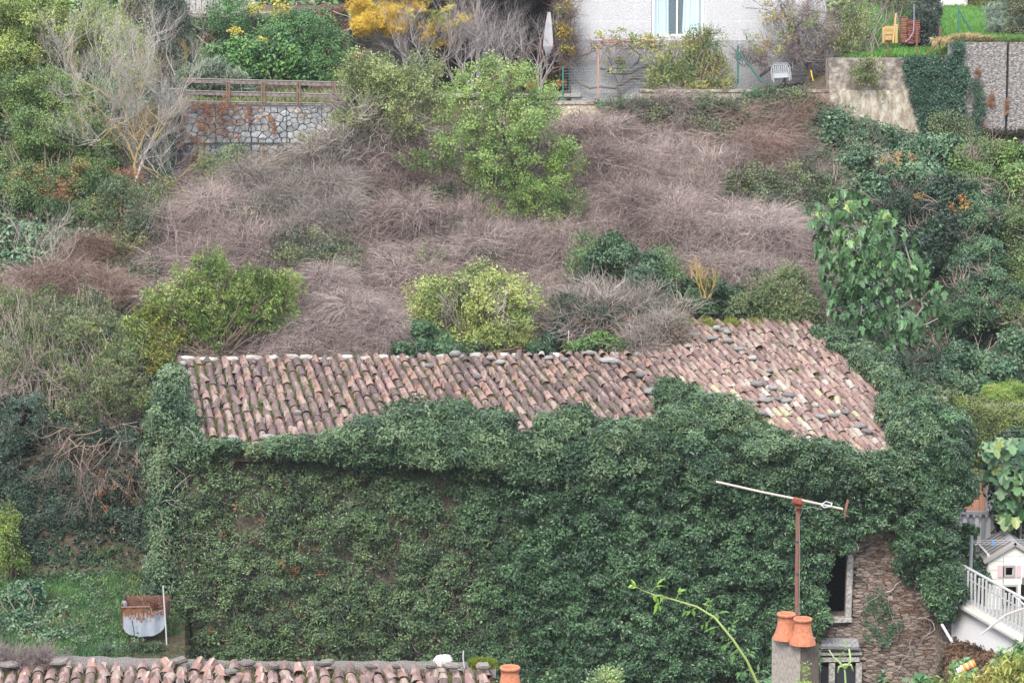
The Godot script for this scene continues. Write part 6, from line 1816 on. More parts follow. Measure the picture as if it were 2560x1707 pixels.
# ---------------------------------------------------------------- garden past the taller barn
func right_garden() -> void:
	var conc := rough_mat("garden_concrete", Color(0.24, 0.23, 0.22), Color(0.42, 0.41, 0.4), 0.03, 1.0, 1.0)
	var gw := thing("garden_wall", "low grey garden wall above the hedge", "wall", at(1000, 412, 67.5))
	block(gw, "wall", 984, 404, 1060, 420, 67.4, 0.3, conc, 0.02)
	block(gw, "post", 983, 396, 986.5, 416, 67.35, 0.3, rough_mat("mossy", Color.WHITE, Color.WHITE, 1, 1, 0), 0.02)
	for k in 3:
		block(gw, "coping", 961 + k * 7.6, 404.2 - k * 0.3, 968 + k * 7.6, 407, 67.7 + 0.1 * k, 0.4, rough_mat("mossy", Color.WHITE, Color.WHITE, 1, 1, 0), 0.03)
		block(gw, "step", 964 + k * 6, 395 - k * 2, 978 + k * 3, 400 - k * 2.2, 68.6 + k * 0.3, 0.4, rough_mat("mossy", Color.WHITE, Color.WHITE, 1, 1, 0), 0.03)
	var slab := thing("stone_slab", "pale flat stone slab above the ivy at the barn corner", "slab", at(940, 403, 67.6))
	block(slab, "top", 935, 398.5, 949, 402, 67.6, 0.5, rough_mat("whitewash", Color.WHITE, Color.WHITE, 1, 1, 0), 0.03)
	block(slab, "support", 941, 402, 947, 416, 67.7, 0.3, conc)
	shrub("shrub", "yellow green fern like growth behind the low garden wall", "shrub", "feather", [[1010, 396, 68.3, 22, 8, .5], [985, 398, 68.6, 10, 6, .4], [1000, 404, 68, 14, 4, .4]], 34, SPRING, 0.9)
	var hg := thing("hedge", "clipped olive hedge with yellow green top along the garden", "hedge", at(980, 455, 66))
	crown(hg, "foliage", "small", [[945, 418, 66.2, 18, 16, .7], [965, 422, 66, 24, 16, .8], [990, 424, 66, 26, 16, .8], [1015, 426, 66, 22, 16, .8], [935, 440, 65.8, 16, 16, .7], [960, 444, 65.6, 26, 16, .8], [990, 446, 65.6, 28, 16, .8], [1016, 446, 65.6, 20, 16, .8]], 62, [Color(0.05, 0.075, 0.02), Color(0.085, 0.12, 0.03), Color(0.13, 0.18, 0.045), Color(0.18, 0.24, 0.06)], 0.9, null, 0.35, 0.5)
	stems(hg, "stem", at(980, 462, 65.8), [at(940, 430, 66), at(960, 430, 66), at(990, 432, 66), at(1015, 432, 66)], 0.03, Color(0.1, 0.08, 0.06))
	# yard
	var s := Shape.new()
	var y0 := at(990, 612, 61).y
	s.box(Vector3(16.6, y0 - 0.2, -63.8), Vector3(11.0, 0.4, 5.4), Basis(), Color.WHITE)
	structure("patio", s.mesh(), rough_mat("patio", Color(0.2, 0.2, 0.19), Color(0.34, 0.33, 0.31), 0.03, 0.8, 0.5))
	var wl := thing("yard_wall", "white rendered wall behind the barbecue, mostly hidden by leaves", "wall", at(990, 500, 66.5))
	block(wl, "wall", 950, 447, 1060, 560, 66.6, 0.25, rough_mat("whitewash", Color.WHITE, Color.WHITE, 1, 1, 0))
	var bq := thing("barbecue", "salmon pink brick barbecue with firewood stacked in its opening", "barbecue", at(974, 512, 64.8))
	var pink := rough_mat("pink_brick", Color(0.5, 0.26, 0.19), Color(0.64, 0.37, 0.28), 0.05, 1.2, 0.6)
	block(bq, "side", 958, 480, 963, 512, 64.8, 0.7, pink, 0.01)
	block(bq, "side", 979.5, 480, 986, 512, 64.8, 0.7, pink, 0.01)
	block(bq, "base", 963, 500, 979.5, 512, 64.8, 0.7, pink, 0.01)
	block(bq, "top", 955, 474, 987, 480.5, 64.7, 0.8, rough_mat("concrete", Color.WHITE, Color.WHITE, 1, 1, 0), 0.02)
	block(bq, "shelf", 963, 486, 979.5, 487.5, 64.85, 0.5, conc)
	block(bq, "back", 963, 480.5, 979.5, 500, 65.4, 0.05, flat_mat("darkness", Color.BLACK))
	for k in 11:
		s = Shape.new()
		var p := at(964.5 + (k % 4) * 4.2 + (k / 4) * 1.2, 497.5 - (k / 4) * 4.0, 65.0)
		s.tube([p + Vector3(0, 0, 0.1), p + Vector3(rf(-0.05, 0.05), 0.01, -0.3)], [rf(0.04, 0.06)], 7, pick([Color(0.2, 0.11, 0.06), Color(0.36, 0.2, 0.12), Color(0.1, 0.08, 0.07), Color(0.25, 0.22, 0.21)]))
		part(bq, "log", s.mesh(), matte())
	lone("bucket", "yellow plastic tub on the barbecue top", "tub", (func() -> Mesh:
		var t := Shape.new()
		t.lathe(at(978, 474, 65), [Vector2(0, 0), Vector2(0.13, 0), Vector2(0.17, 0.12), Vector2(0.15, 0.12), Vector2(0.12, 0.02), Vector2(0, 0.02)], 12, Color(0.65, 0.42, 0.06))
		return t.mesh()).call(), matte(0.5), Vector3.ZERO)
	var white := flat_mat("pvc_white", Color(0.66, 0.68, 0.74), 0.45)
	var gray := flat_mat("pale_grey", Color(0.34, 0.36, 0.42), 0.5)
	var pf := thing("picket_fence", "pale grey and white picket fence below the barbecue", "fence", at(978, 545, 64))
	for k in 8:
		block(pf, "picket", 956 + k * 6.2, 514 + rf(-0.5, 0.5), 960.6 + k * 6.2, 552, 64.2, 0.03, white if k % 2 else gray, 0.006)
	block(pf, "rail", 952, 510.5, 1006, 514, 64.1, 0.06, gray, 0.008)
	block(pf, "panel", 952, 514, 1004, 550, 64.3, 0.03, white)
	# child's playhouse
	var ph := thing("playhouse", "cream plastic children's playhouse with a grey ribbed roof and pink shutters", "playhouse", at(1010, 604, 61.6))
	var cream := flat_mat("cream_plastic", Color(0.58, 0.585, 0.56), 0.45)
	var roofp := flat_mat("grey_plastic", Color(0.27, 0.26, 0.26), 0.5)
	var fz := 61.4
	for e: Array in [[987, 555, 1003.5, 622], [1003.5, 555, 1036, 566.4], [1003.5, 577, 1022, 583.5], [1012.5, 566.4, 1024, 577], [1017, 583.5, 1021, 622], [1033, 583.5, 1040, 622]]:
		block(ph, "front_wall", e[0], e[1], e[2], e[3], fz, 0.08, cream, 0.006)
	s = Shape.new()
	var apex := at(1014.5, 545, fz)
	for k in 2:
		var z := Vector3(0, 0, -0.08 * k)
		if k == 0:
			s.tri(at(987, 556, fz), apex, at(1042, 556, fz), Color.WHITE)
		else:
			s.tri(at(987, 556, fz) + z, at(1042, 556, fz) + z, apex + z, Color.WHITE)
	part(ph, "gable", s.mesh(), cream)
	for k in 6:
		block(ph, "board_groove", 987.5, 560 + k * 9.0, 1003, 560.6 + k * 9.0, fz - 0.005, 0.01, flat_mat("groove", Color(0.4, 0.41, 0.35), 0.6))
	s = Shape.new()
	var c0 := at(987, 556, fz)
	s.box(c0 + Vector3(0.04, -0.75, -0.7), Vector3(0.06, 1.6, 1.3), Basis(), Color.WHITE)
	part(ph, "side_wall", s.mesh(), cream)
	s = Shape.new()
	s.box(at(1042, 590, fz) + Vector3(0, 0, -0.7), Vector3(0.06, 1.6, 1.3), Basis(), Color.WHITE)
	part(ph, "side_wall", s.mesh(), cream)
	for side: float in [-1.0, 1.0]:
		var a := at(1014.5, 541.5, fz) + Vector3(0, 0, 0.08)
		var b := at(1014.5 + side * 31, 560, fz) + Vector3(0, 0, 0.08)
		var dirv := (b - a).normalized()
		var nn := Vector3(-dirv.y, dirv.x, 0) * side
		var mid := (a + b) / 2 + Vector3(0, 0, -0.8)
		var bas := Basis(dirv, nn, dirv.cross(nn))
		s = Shape.new()
		s.box(mid, Vector3((b - a).length(), 0.05, 1.55), bas, Color.WHITE, 0.015)
		part(ph, "roof", s.mesh(), roofp)
		for k in 6:
			s = Shape.new()
			s.box(mid + dirv * rf(-0.03, 0.03) + bas.z * (-0.62 + k * 0.25) + nn * 0.035, Vector3((b - a).length() * 0.8, 0.025, 0.03), bas, Color.WHITE)
			part(ph, "roof_rib", s.mesh(), flat_mat("rib", Color(0.1, 0.1, 0.1), 0.6))
		s = Shape.new()
		s.box((a + b) / 2 + nn * -0.02, Vector3((b - a).length() + 0.05, 0.1, 0.05), bas, Color.WHITE, 0.012)
		part(ph, "barge_board", s.mesh(), roofp)
	block(ph, "shutter", 998, 564.5, 1003, 577, fz - 0.03, 0.03, flat_mat("pink", Color(0.5, 0.36, 0.41), 0.5), 0.008)
	block(ph, "shutter", 1016.6, 564.5, 1021, 577, fz - 0.03, 0.03, flat_mat("pink", Color(0.5, 0.36, 0.41), 0.5), 0.008)
	for e: Array in [[1004, 564.5, 1015.5, 567], [1004, 574.5, 1015.5, 577], [1004, 567, 1006, 574.5], [1013.5, 567, 1015.5, 574.5]]:
		block(ph, "window_frame", e[0], e[1], e[2], e[3], fz - 0.03, 0.06, roofp, 0.006)
	block(ph, "opening", 1003, 564, 1017, 578, fz + 0.35, 0.02, flat_mat("darkness", Color.BLACK))  # black slab painted in for the shaded inside behind the window
	for e: Array in [[1003, 583.5, 1018, 586], [1003, 586, 1005, 604], [1016, 586, 1018, 604]]:
		block(ph, "hatch_frame", e[0], e[1], e[2], e[3], fz - 0.03, 0.06, flat_mat("sage", Color(0.3, 0.33, 0.29), 0.5), 0.006)
	block(ph, "opening", 1003, 584, 1040, 622, fz + 0.4, 0.02, flat_mat("darkness", Color.BLACK))  # black slab painted in for the shaded inside behind hatch and door
	# washing line
	var wp := thing("washing_line", "grey metal washing line post with wires above the playhouse roof", "washing line", at(971, 600, 61.2))
	rod(wp, "post", [at(969.5, 604, 61.2), at(971.5, 535, 61.2)], 0.045, flat_mat("galvanised", Color(0.28, 0.31, 0.36), 0.4, 0.3), 8)
	for k in 3:
		rod(wp, "wire", [at(972, 540 + k * 1.6, 61.2), at(1060, 538 + k * 2.6, 62)], 0.006, flat_mat("wire", Color(0.45, 0.46, 0.5), 0.5), 4)
	block(thing("clothes_peg", "blue clothes peg on the washing line", "peg", at(993, 544, 61)), "peg", 992.2, 539, 994, 545, 61.2, 0.03, flat_mat("blue", Color(0.1, 0.3, 0.7), 0.5))
	# railing on a sloping wall
	var rw := thing("retaining_wall", "white rendered sloping wall below the picket railing", "wall", at(980, 660, 59))
	var a := at(952, 598, 60.2)
	var b := at(1050, 655, 57.6)
	s = Shape.new()
	wall_between(s, a, b, 0.5, 0.4)
	part(rw, "wall", s.mesh(), rough_mat("render", Color(0.56, 0.57, 0.61), Color(0.7, 0.71, 0.74), 0.05, 1.2, 1.2))
	s = Shape.new()
	s.box((a + b) / 2 + Vector3(0, 0.05, -0.1), Vector3((b - a).length(), 0.1, 0.55), Basis((b - a).normalized(), Vector3.UP, (b - a).normalized().cross(Vector3.UP)).orthonormalized(), Color.WHITE, 0.02)
	part(rw, "coping", s.mesh(), rough_mat("coping", Color(0.32, 0.31, 0.28), Color(0.56, 0.55, 0.52), 0.04, 1.2, 1.0))
	var rl := thing("picket_railing", "weathered white picket railing on the sloping wall", "railing", at(985, 605, 59.4))
	var worn := rough_mat("worn_white", Color(0.24, 0.25, 0.265), Color(0.5, 0.515, 0.54), 0.03, 2.5, 0.3)
	for k in 26:
		var t := (k + 0.5) / 26.0
		var p := a.lerp(b, t) + Vector3(0, 0.1, -0.15)
		s = Shape.new()
		var h := 0.78 + rf(-0.03, 0.03)
		s.box(p + Vector3(0, h / 2, 0), Vector3(0.055, h, 0.025), Basis(Vector3.BACK, rf(-0.03, 0.03)), Color.WHITE, 0.006)
		part(rl, "picket", s.mesh(), worn)
	for e: Array in [[0.92, 0.035, "handrail"], [0.2, 0.02, "lower_rail"], [0.66, 0.02, "upper_rail"]]:
		rod(rl, e[2], [a + Vector3(0.1, e[0] - 0.05, -0.17), b + Vector3(0, e[0] + 0.05, -0.17)], e[1], worn)
	for t: float in [0.08, 0.52, 0.96]:
		var p := a.lerp(b, t) + Vector3(0, 0.1, -0.2)
		rod(rl, "post", [p, p + Vector3(0, 0.85, 0)], 0.035, worn)
	var pipe := rod(thing("pipe", "short grey pipe lying in the leaf litter under the sloping wall", "pipe", at(950, 630, 58.6)), "tube", [at(942, 624, 58.9), at(952, 641, 58.2)], 0.035, flat_mat("grey_pipe", Color(0.42, 0.43, 0.48), 0.5))
	var lit := thing("leaf_litter", "brown leaf litter in the gap between the barn and the sloping wall", "leaf litter", at(960, 660, 58))
	lit.set_meta("kind", "stuff")
	cover(lit, "leaves", "broad", 946, 1040, 55.5, 60.3, 80, [Color(0.05, 0.035, 0.025), Color(0.1, 0.06, 0.04), Color(0.17, 0.1, 0.06)], 0.45, matte(), 0.5)
	# big leaved fig over the yard
	var fg := thing("fig_tree", "broad leaved fig hanging over the yard beside the hedge", "tree", at(1012, 560, 63))
	s = Shape.new()
	for e: Array in [[1000, 450], [1015, 470], [990, 490], [1020, 520]]:
		limb(s, at(1022, 560, 63.4), at(e[0], e[1], 62.8), 0.05, 0.02, Color(0.2, 0.18, 0.16), 0.15)
	part(fg, "trunk", s.mesh(), matte())
	var kinds := []
	for k in 6:
		var sh := Shape.new()
		lobed(sh, Vector3.ZERO, Vector3(0, -0.5, 1), Vector3(0, 1, 0.4), rf(0.26, 0.34), tone([Color(0.035, 0.095, 0.04), Color(0.065, 0.145, 0.06), Color(0.1, 0.19, 0.08), Color(0.2, 0.25, 0.08)], k / 5.0), rf(0.2, 0.4))
		kinds.append(sh.mesh())
	for k in 120:
		var o := MeshInstance3D.new()
		o.name = "leaf"
		o.mesh = kinds[int(pow(rng.randf(), 1.5) * 5.99)]
		o.material_override = leafy(0.4, 0.4)
		fg.add_child(o, true)
		var px := Vector2(rf(985, 1030), rf(436, 520))
		if px.x < 994 and px.y > 480:
			px.x += 14
		o.transform = Transform3D(Basis(Vector3.UP, rf(-1.2, 1.2)) * Basis(Vector3.RIGHT, rf(-0.2, 0.6)), at(px.x, px.y, 62.6 + rf(-0.5, 0.7)) - fg.position)
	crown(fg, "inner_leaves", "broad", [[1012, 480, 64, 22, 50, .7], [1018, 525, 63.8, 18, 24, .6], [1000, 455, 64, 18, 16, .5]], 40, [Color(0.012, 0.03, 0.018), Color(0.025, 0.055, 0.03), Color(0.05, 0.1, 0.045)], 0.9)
	shrub("shrub", "small green fig sucker in front of the picket fence", "shrub", "broad", [[968, 532, 61.8, 14, 8, .4], [965, 540, 61.6, 10, 8, .3]], 46, [Color(0.04, 0.11, 0.04), Color(0.07, 0.16, 0.06)], 0.8, Color(0.08, 0.06, 0.05), at(969, 560, 61.8))
	shrub("shrub", "dark evergreen mass behind the washing line post", "shrub", "ivy", [[968, 570, 61.6, 14, 16, .4], [980, 562, 62.4, 10, 10, .4], [962, 590, 61, 12, 12, .3]], 60, IVY_DARK, 0.8)

# ---------------------------------------------------------------- roof, chimneys and shoots close to the viewer
func near_things() -> void:
	# roof along the bottom
	var c := [at(-30, 663, 44.9), at(487, 671, 44.5), at(-46, 719, 41.6), at(500, 725, 41.4)]
	var nh := thing("cottage", "cottage roof of mixed clay tiles with loose stones, seen along the lower edge", "cottage", at(220, 720, 43))
	var s := Shape.new()
	wall_between(s, (c[2] as Vector3) + Vector3(0, -0.2, -0.3), (c[3] as Vector3) + Vector3(0, -0.2, -0.3), 1.0, 0.4)
	wall_between(s, (c[3] as Vector3) + Vector3(-0.1, -0.2, -0.3), (c[1] as Vector3) + Vector3(-0.1, -0.2, 0), 1.0, 0.4)
	wall_between(s, (c[1] as Vector3) + Vector3(0, -0.25, 0), (c[0] as Vector3) + Vector3(0, -0.25, 0), 1.0, 0.4)
	part(nh, "wall", s.mesh(), rough_mat("rubble", Color.WHITE, Color.WHITE, 1, 1, 0))
	var roof := tiled_roof(nh, c, 40, 11, worn_meshes.slice(4, 18) + worn_meshes.slice(4, 18) + tile_meshes, [], 290, 0.16, Color(0.1, 0.12, 0.03), Color(0.11, 0.085, 0.065))
	# mortar band along the ridge
	s = Shape.new()
	for k in 40:
		var q := []
		for t: float in [k / 40.0, (k + 1) / 40.0]:
			var p := at(lerpf(-32, 496, t), lerpf(659.5, 667.5, t) - 1.2 * sin(t * 9.0), 45.0 - 0.3 * t)
			for e: Vector2 in [Vector2(0.3, -0.12), Vector2(0.2, 0.0), Vector2(0.0, 0.09), Vector2(-0.2, 0.02), Vector2(-0.2, -0.3)]:
				q.append(p + Vector3(0, e.y + 0.015 * sin(k * 2.7 + (1 if t > k / 40.0 else 0) * 2.7), e.x))
		for e in 4:
			s.quad(q[e], q[e + 1], q[e + 6], q[e + 5], Color.WHITE)
	part(roof, "ridge_mortar", s.mesh(), rough_mat("ridge_mortar", Color(0.07, 0.065, 0.06), Color(0.36, 0.34, 0.33), 0.05, 1.6, 2.0))
	var buf := PackedFloat32Array()
	for k in 500:
		var t := pow(rng.randf(), 0.8)
		put(buf, facing(Vector3(rf(-0.4, 0.4), 1, rf(-0.2, 0.6)), rf(0.2, 0.4)), at(lerpf(0, 496, t), lerpf(659, 667, t) - 1.2 * sin(t * 9.0) - rf(0, 1.5), 45.05), Color(0.13, 0.12, 0.05) * rf(0.6, 1.3))
	for k in 260:
		put(buf, facing(Vector3(rf(-0.4, 0.6), 1, rf(-0.2, 0.6)), rf(0.35, 0.6)), at(rf(472, 494), rf(660, 668), 44.6), Color(0.14, 0.2, 0.015) * rf(0.6, 1.3))
	copies(roof, "moss_tufts", sprig("grass"), leafy(0.8, 0.2), buf)
	for e: Array in [[10, 671, .5, .2], [60, 668, .42, .22], [178, 667, .36, .15], [248, 669, .34, .14], [275, 673, .24, .15], [325, 669, .36, .15], [371, 673, .26, .12], [396, 673, .2, .1], [432, 672, .26, .16], [452, 672, .36, .2], [484, 673, .3, .22], [230, 678, .3, .15]]:
		var g: float = e[3] * 1.15
		part(roof, "loose_stone", moved(flat_stone(Vector3(e[2], rf(0.05, 0.1), float(e[2]) * rf(0.5, 0.75)), Color(g, g * 0.93, g * 0.86)), Basis(Vector3.UP, rf(-0.7, 0.7)) * Basis(Vector3.RIGHT, 0.3) * Basis(Vector3.BACK, rf(-0.2, 0.2)), at(e[0], e[1] - 0.5, 44.75 - (float(e[1]) - 664) * 0.07) + Vector3(0, 0.12, 0)), stone_mat())
	var wr := thing("stone", "white quartz lump lying on the cottage ridge", "stone", at(443, 664, 44.4))
	for e: Array in [[440.5, .1], [446.5, .09]]:
		s = Shape.new()
		s.lathe(at(e[0], 665.5, 44.45), [Vector2(0.02, 0), Vector2(e[1], 0.05), Vector2(e[1] * 1.05, 0.12), Vector2(e[1] * 0.6, 0.2), Vector2(0, 0.22)], 8, Color(0.46, 0.45, 0.44))
		for k in s.v.size():
			s.v[k] += Vector3(lumps.get_noise_3dv(s.v[k] * 9), lumps.get_noise_3dv(s.v[k] * 9 + Vector3(9, 0, 0)), 0) * 0.06
		part(wr, "lump", s.mesh(), matte())
	rod(thing("wire", "thin pale wire sticking up from the cottage ridge", "wire", at(463, 665, 44.5)), "strand", [at(464.5, 667, 44.5), at(463, 657, 44.5), at(463.5, 650, 44.5)], 0.012, flat_mat("pale_wire", Color(0.4, 0.4, 0.44), 0.5))
	var dt := thing("dead_twigs", "dry vine twigs heaped on the outer end of the cottage ridge", "twigs", at(20, 660, 44.6))
	crown(dt, "twigs", "bare", [[14, 661, 44.7, 34, 4, .3]], 130, [Color(0.14, 0.11, 0.11), Color(0.26, 0.21, 0.21)], 0.7, matte())
	crown(dt, "red_leaves", "small", [[58, 660, 44.6, 7, 5, .2]], 20, [Color(0.4, 0.05, 0.04), Color(0.5, 0.12, 0.08)], 0.4)
	# chimney pots
	var clay := rough_mat("pot_clay", Color(0.3, 0.115, 0.068), Color(0.47, 0.19, 0.115), 0.02, 1.6, 0.3, 0.8)
	var profile := [Vector2(0.185, 0), Vector2(0.18, 0.03), Vector2(0.15, 0.1), Vector2(0.128, 0.18), Vector2(0.115, 0.26), Vector2(0.108, 0.31), Vector2(0.122, 0.318), Vector2(0.132, 0.335), Vector2(0.132, 0.352), Vector2(0.122, 0.365), Vector2(0.108, 0.366), Vector2(0.098, 0.355), Vector2(0.095, 0.25), Vector2(0.12, 0.1), Vector2(0.12, 0.04), Vector2(0, 0.04)]
	var pot := func(parent: Node3D, o: Vector3, k: float) -> void:
		var t := Shape.new()
		var pr := []
		for v: Vector2 in profile:
			pr.append(v * k)
		t.lathe(o, pr, 32, Color.WHITE)
		part(parent, "chimney_pot", t.mesh(true), clay)
	var lone_pot := thing("chimney", "single flared terracotta chimney pot rising beside the end of the cottage roof", "chimney", at(510, 720, 32))
	pot.call(lone_pot, at(510, 666, 32) - Vector3(0, 0.36, 0), 1.0)
	s = Shape.new()
	s.box(at(510, 666, 32) - Vector3(0, 1.26, 0), Vector3(0.45, 1.8, 0.45), Basis(Vector3.UP, 0.6), Color.WHITE, 0.02)
	var cem := rough_mat("chimney_cement", Color(0.19, 0.17, 0.155), Color(0.4, 0.37, 0.34), 0.03, 2.0, 0.8)
	part(lone_pot, "stack", s.mesh(), cem)
	var ch := thing("chimney", "weathered cement chimney stack with two flared terracotta pots", "chimney", at(794, 700, 32))
	var corner := at(801.5, 643, 31.8)   # the arris towards the viewer
	var ax := Vector3(-0.345, 0, -0.41)
	var bx := Vector3(0.262, 0, -0.22)
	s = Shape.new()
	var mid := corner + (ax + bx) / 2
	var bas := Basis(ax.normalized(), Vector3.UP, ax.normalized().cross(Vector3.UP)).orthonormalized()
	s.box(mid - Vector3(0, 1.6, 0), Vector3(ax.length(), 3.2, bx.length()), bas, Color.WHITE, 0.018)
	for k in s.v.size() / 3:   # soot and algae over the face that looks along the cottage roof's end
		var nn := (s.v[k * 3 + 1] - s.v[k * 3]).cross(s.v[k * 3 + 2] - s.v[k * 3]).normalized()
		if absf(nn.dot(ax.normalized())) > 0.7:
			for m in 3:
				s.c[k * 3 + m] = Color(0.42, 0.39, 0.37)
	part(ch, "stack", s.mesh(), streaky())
	s = Shape.new()
	s.box(mid + Vector3(0, 0.012, 0), Vector3(ax.length() * 0.9, 0.04, bx.length() * 0.85), bas, Color.WHITE, 0.02)
	part(ch, "mortar_bed", s.mesh(), cem)
	pot.call(ch, at(786, 638, 32.05), 0.92)
	pot.call(ch, at(802.5, 643, 31.85), 0.92)
	buf = PackedFloat32Array()
	for k in 200:
		var t := rng.randf()
		put(buf, facing(Vector3(rf(-0.4, 0.4), 1, rf(0, 0.6)), rf(0.1, 0.2)), corner + bx * t + ax * 0.02 + Vector3(0, rf(-0.02, 0.01), 0.0), Color(0.06, 0.075, 0.02) * rf(0.6, 1.3))
	copies(ch, "moss", sprig("grass"), leafy(0.8, 0.2), buf)
	# antenna
	var an := thing("antenna", "rusty antenna mast with a slanting pale boom behind the chimney pots", "antenna", at(797, 640, 32.3))
	var rustm := rough_mat("mast_rust", Color(0.13, 0.06, 0.045), Color(0.27, 0.14, 0.11), 0.05, 3.0, 0.2)
	rod(an, "mast", [at(796.5, 650, 32.3), at(796.8, 580, 32.3), at(798, 505, 32.3)], 0.025, rustm, 10)
	for y: float in [541, 573]:
		rod(an, "clamp", [at(797.4, y - 1, 32.3), at(797.3, y + 1, 32.3)], 0.029, flat_mat("dark_iron", Color(0.04, 0.04, 0.045)), 10)
	rod(an, "cable", [at(798.6, 640, 32.25), at(799.3, 590, 32.25), at(799.8, 550, 32.25), at(799, 518, 32.25), at(803, 508, 32.2), at(812, 506.5, 32.15), at(822, 509, 32.1)], 0.004, flat_mat("cable", Color(0.2, 0.21, 0.22), 0.5), 5)
	var boom := rough_mat("boom", Color(0.25, 0.22, 0.2), Color(0.5, 0.47, 0.44), 0.08, 3.0, 0)
	rod(an, "boom", [at(716, 481, 32.6), at(760, 491, 32.4), at(797, 498.5, 32.2), at(843, 508.5, 32)], 0.015, boom, 8)
	s = Shape.new()
	s.box(at(798, 500.5, 32.2), Vector3(0.14, 0.08, 0.08), Basis(Vector3.BACK, -0.2), Color.WHITE, 0.015)
	s.box(at(798, 505, 32.25), Vector3(0.08, 0.1, 0.08), Basis(Vector3.BACK, 0.1), Color.WHITE, 0.02)
	part(an, "bracket", s.mesh(), rough_mat("red_rust", Color.WHITE, Color.WHITE, 1, 1, 0))
	rod(an, "reflector", [at(848, 499, 32), at(846, 508, 31.98), at(844.5, 517, 32)], 0.015, rustm, 6)
	rod(an, "dipole", [at(821, 504, 32), at(826, 501, 32.1), at(832, 502.5, 32), at(831, 506, 31.9), at(824, 507, 31.95), at(821, 504, 32)], 0.008, flat_mat("alu", Color(0.55, 0.57, 0.6), 0.3, 0.6), 5)
	# bramble shoot
	var sh := thing("rose_shoot", "arching green rose shoot with small leaves in front of the dark ivy", "shoot", at(770, 720, 22))
	var pts := [at(772, 720, 22), at(757, 682, 22), at(747, 660, 22), at(733, 639, 22), at(715, 617, 22.1), at(697, 606, 22.2), at(672, 598.5, 22.3), at(655, 594.5, 22.4), at(642, 589.5, 22.5)]
	s = Shape.new()
	s.tube(pts, [0.014, 0.013, 0.012, 0.011, 0.01, 0.009, 0.008, 0.006, 0.003], 7, Color(0.2, 0.27, 0.09))
	part(sh, "stem", s.mesh(true), matte(0.6))
	for e: Array in [[642, 589.5, -1, .8], [648, 591, .6, -.5], [652, 591, .5, 1], [664, 597, -.6, -1], [671, 598, -.5, .3], [676, 599, .3, .9], [698, 606, -.9, -.6], [706, 610, .4, 1], [712, 615, .5, .2], [713, 617, -.6, -.6], [722, 624, -.9, -.4], [728, 633, .3, 1], [733, 640, -.8, -.4], [738, 648, -.5, -.6], [745, 657, .6, 1], [750, 668, -.9, -.4], [753, 673, .8, .3], [759, 686, .8, .3], [757, 682, 1, .6]]:
		var o := at(e[0], e[1], 22.2)
		var out := Vector3(e[2], e[3] * 0.8, rf(-0.2, 0.3)).normalized()
		s = Shape.new()
		var tip := o + out * 0.06
		s.tube([o, tip], [0.003, 0.002], 4, Color(0.25, 0.3, 0.1), false)
		for k in 5:
			var q := o.lerp(tip + out * 0.05, 0.45 + k * 0.12)
			leaf(s, q, out * 0.7 + Vector3(rf(-0.8, 0.8), rf(-1, 0.1), rf(-0.5, 0.5)), Vector3(0, 0.8, 0.6), rf(0.05, 0.085), rf(0.02, 0.032), tone([Color(0.2, 0.32, 0.06), Color(0.11, 0.22, 0.05), Color(0.09, 0.19, 0.08)], clampf((e[0] - 640) / 120.0, 0, 0.99)) * rf(0.8, 1.2), 0.2)
		part(sh, "leaf_spray", s.mesh(), leafy(0.5, 0.5))
	s = Shape.new()
	for k in 14:
		var t := k / 14.0 * 7.0
		var i := int(t)
		var p: Vector3 = (pts[i] as Vector3).lerp(pts[i + 1], t - i)
		s.tube([p, p + Vector3(rf(-1, 1), rf(-1, 1), 0).normalized() * 0.028], [0.004, 0.0005], 4, Color(0.3, 0.09, 0.06), false)
	part(sh, "thorns", s.mesh(), matte(), true)
	# tendril before the window
	var td := thing("tendril", "slim pale green vine tendril in front of the lower window", "tendril", at(846, 700, 20))
	s = Shape.new()
	for e: Array in [[[846, 720], [846, 690], [845, 672], [844, 664]], [[845, 668], [839, 661], [834, 657], [829, 649]], [[845, 668], [851, 660], [849, 648]], [[844, 664], [851, 664], [853, 670]], [[845, 664], [839, 666], [838, 672]]]:
		var q := []
		for w: Array in e:
			q.append(at(w[0], w[1], 20))
		s.tube(q, [0.012, 0.009, 0.007, 0.004], 6, Color(0.26, 0.36, 0.15))
	part(td, "stem", s.mesh(true), matte(0.6))
	crown(td, "leaves", "small", [[828, 648, 20, 4, 3, .03], [806, 678, 19.5, 9, 6, .06], [850, 652, 20, 3, 3, .03]], 500, [Color(0.26, 0.36, 0.08), Color(0.16, 0.3, 0.07)], 0.28)
	shrub("shrub", "tip of a leafy pale green twig poking up at the lower edge between the pots", "twig", "small", [[612, 684, 20, 14, 8, .1], [604, 676, 20, 5, 4, .05]], 420, [Color(0.1, 0.2, 0.09), Color(0.17, 0.28, 0.13), Color(0.3, 0.38, 0.12)], 0.38, Color(0.2, 0.22, 0.1), at(612, 720, 20))
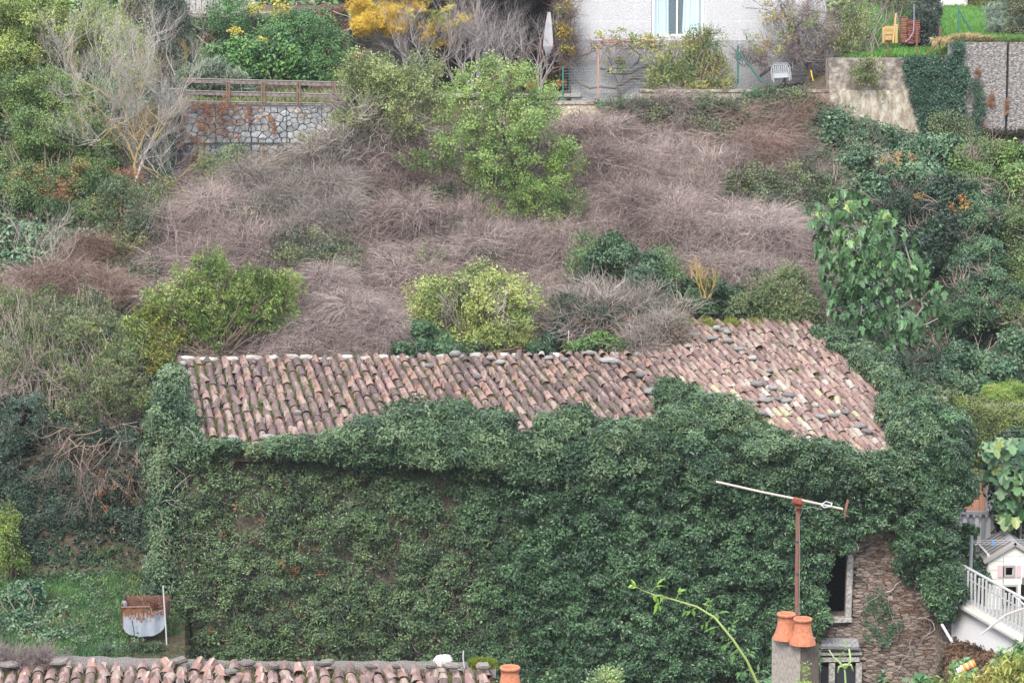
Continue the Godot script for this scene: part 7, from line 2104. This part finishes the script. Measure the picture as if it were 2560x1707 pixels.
	# bushes at the lower corner
	var nb := shrub("shrub", "yellow green fleshy spurge bush with pink stems across the lower corner", "shrub", "long", [[965, 692, 16, 20, 12, .15], [995, 690, 16, 24, 14, .2], [1018, 682, 16.2, 14, 16, .2], [948, 699, 15.8, 14, 7, .12]], 230, [Color(0.08, 0.15, 0.05), Color(0.15, 0.23, 0.065), Color(0.25, 0.31, 0.08), Color(0.36, 0.37, 0.11)], 0.4, Color(0.5, 0.25, 0.2), at(985, 740, 16), "", 0.4, 0.6, 6)
	shrub("shrub", "blue green toothed leaves behind the fleshy spurge bush", "shrub", "broad", [[966, 670, 17.4, 10, 7, .12], [1002, 662, 17.4, 12, 8, .12], [1019, 656, 17.4, 9, 14, .12], [925, 684, 17, 12, 8, .1], [888, 684, 17, 10, 5, .08]], 210, [Color(0.06, 0.15, 0.06), Color(0.1, 0.22, 0.09), Color(0.17, 0.3, 0.13)], 0.34, Color(0.1, 0.1, 0.05), at(985, 740, 17.4))
	var bs := thing("branch", "long thin dead branch slanting across the white sloping wall", "branch", at(985, 650, 30))
	s = Shape.new()
	s.tube([at(981, 634, 30), at(993, 624, 30), at(1006, 614, 30), at(1040, 602, 30)], [0.012, 0.016, 0.014, 0.012], 6, Color(0.36, 0.33, 0.32))
	s.tube([at(1013, 594, 30), at(1024, 604, 30), at(1034, 618, 30)], [0.008, 0.014, 0.014], 6, Color(0.45, 0.43, 0.43))
	part(bs, "stick", s.mesh(), matte())
	var hn := thing("hose_end", "orange ribbed hose end with a white tip lying in the spurge bush", "hose", at(964, 668, 16.2))
	for k in 8:
		s = Shape.new()
		var o := at(957 + k * 2.3, 670.5 - k * 1.1, 16.1)
		s.tube([o, o + Vector3(0.012, 0.006, 0)], [0.024 if k > 1 else 0.018], 10, Color(0.62, 0.6, 0.58) if k < 2 else (Color(0.6, 0.2, 0.05) if k % 2 else Color(0.66, 0.4, 0.22)))
		part(hn, "rib", s.mesh(), matte(0.5))

func streaky() -> StandardMaterial3D:   # cement with streaks down it
	var m := rough_mat("cement_streaks", Color(0.17, 0.15, 0.14), Color(0.4, 0.375, 0.35), 0.03, 1.5, 0.6, 0.9, true)
	m.uv1_scale = Vector3(5.0, 0.7, 5.0)
	return m
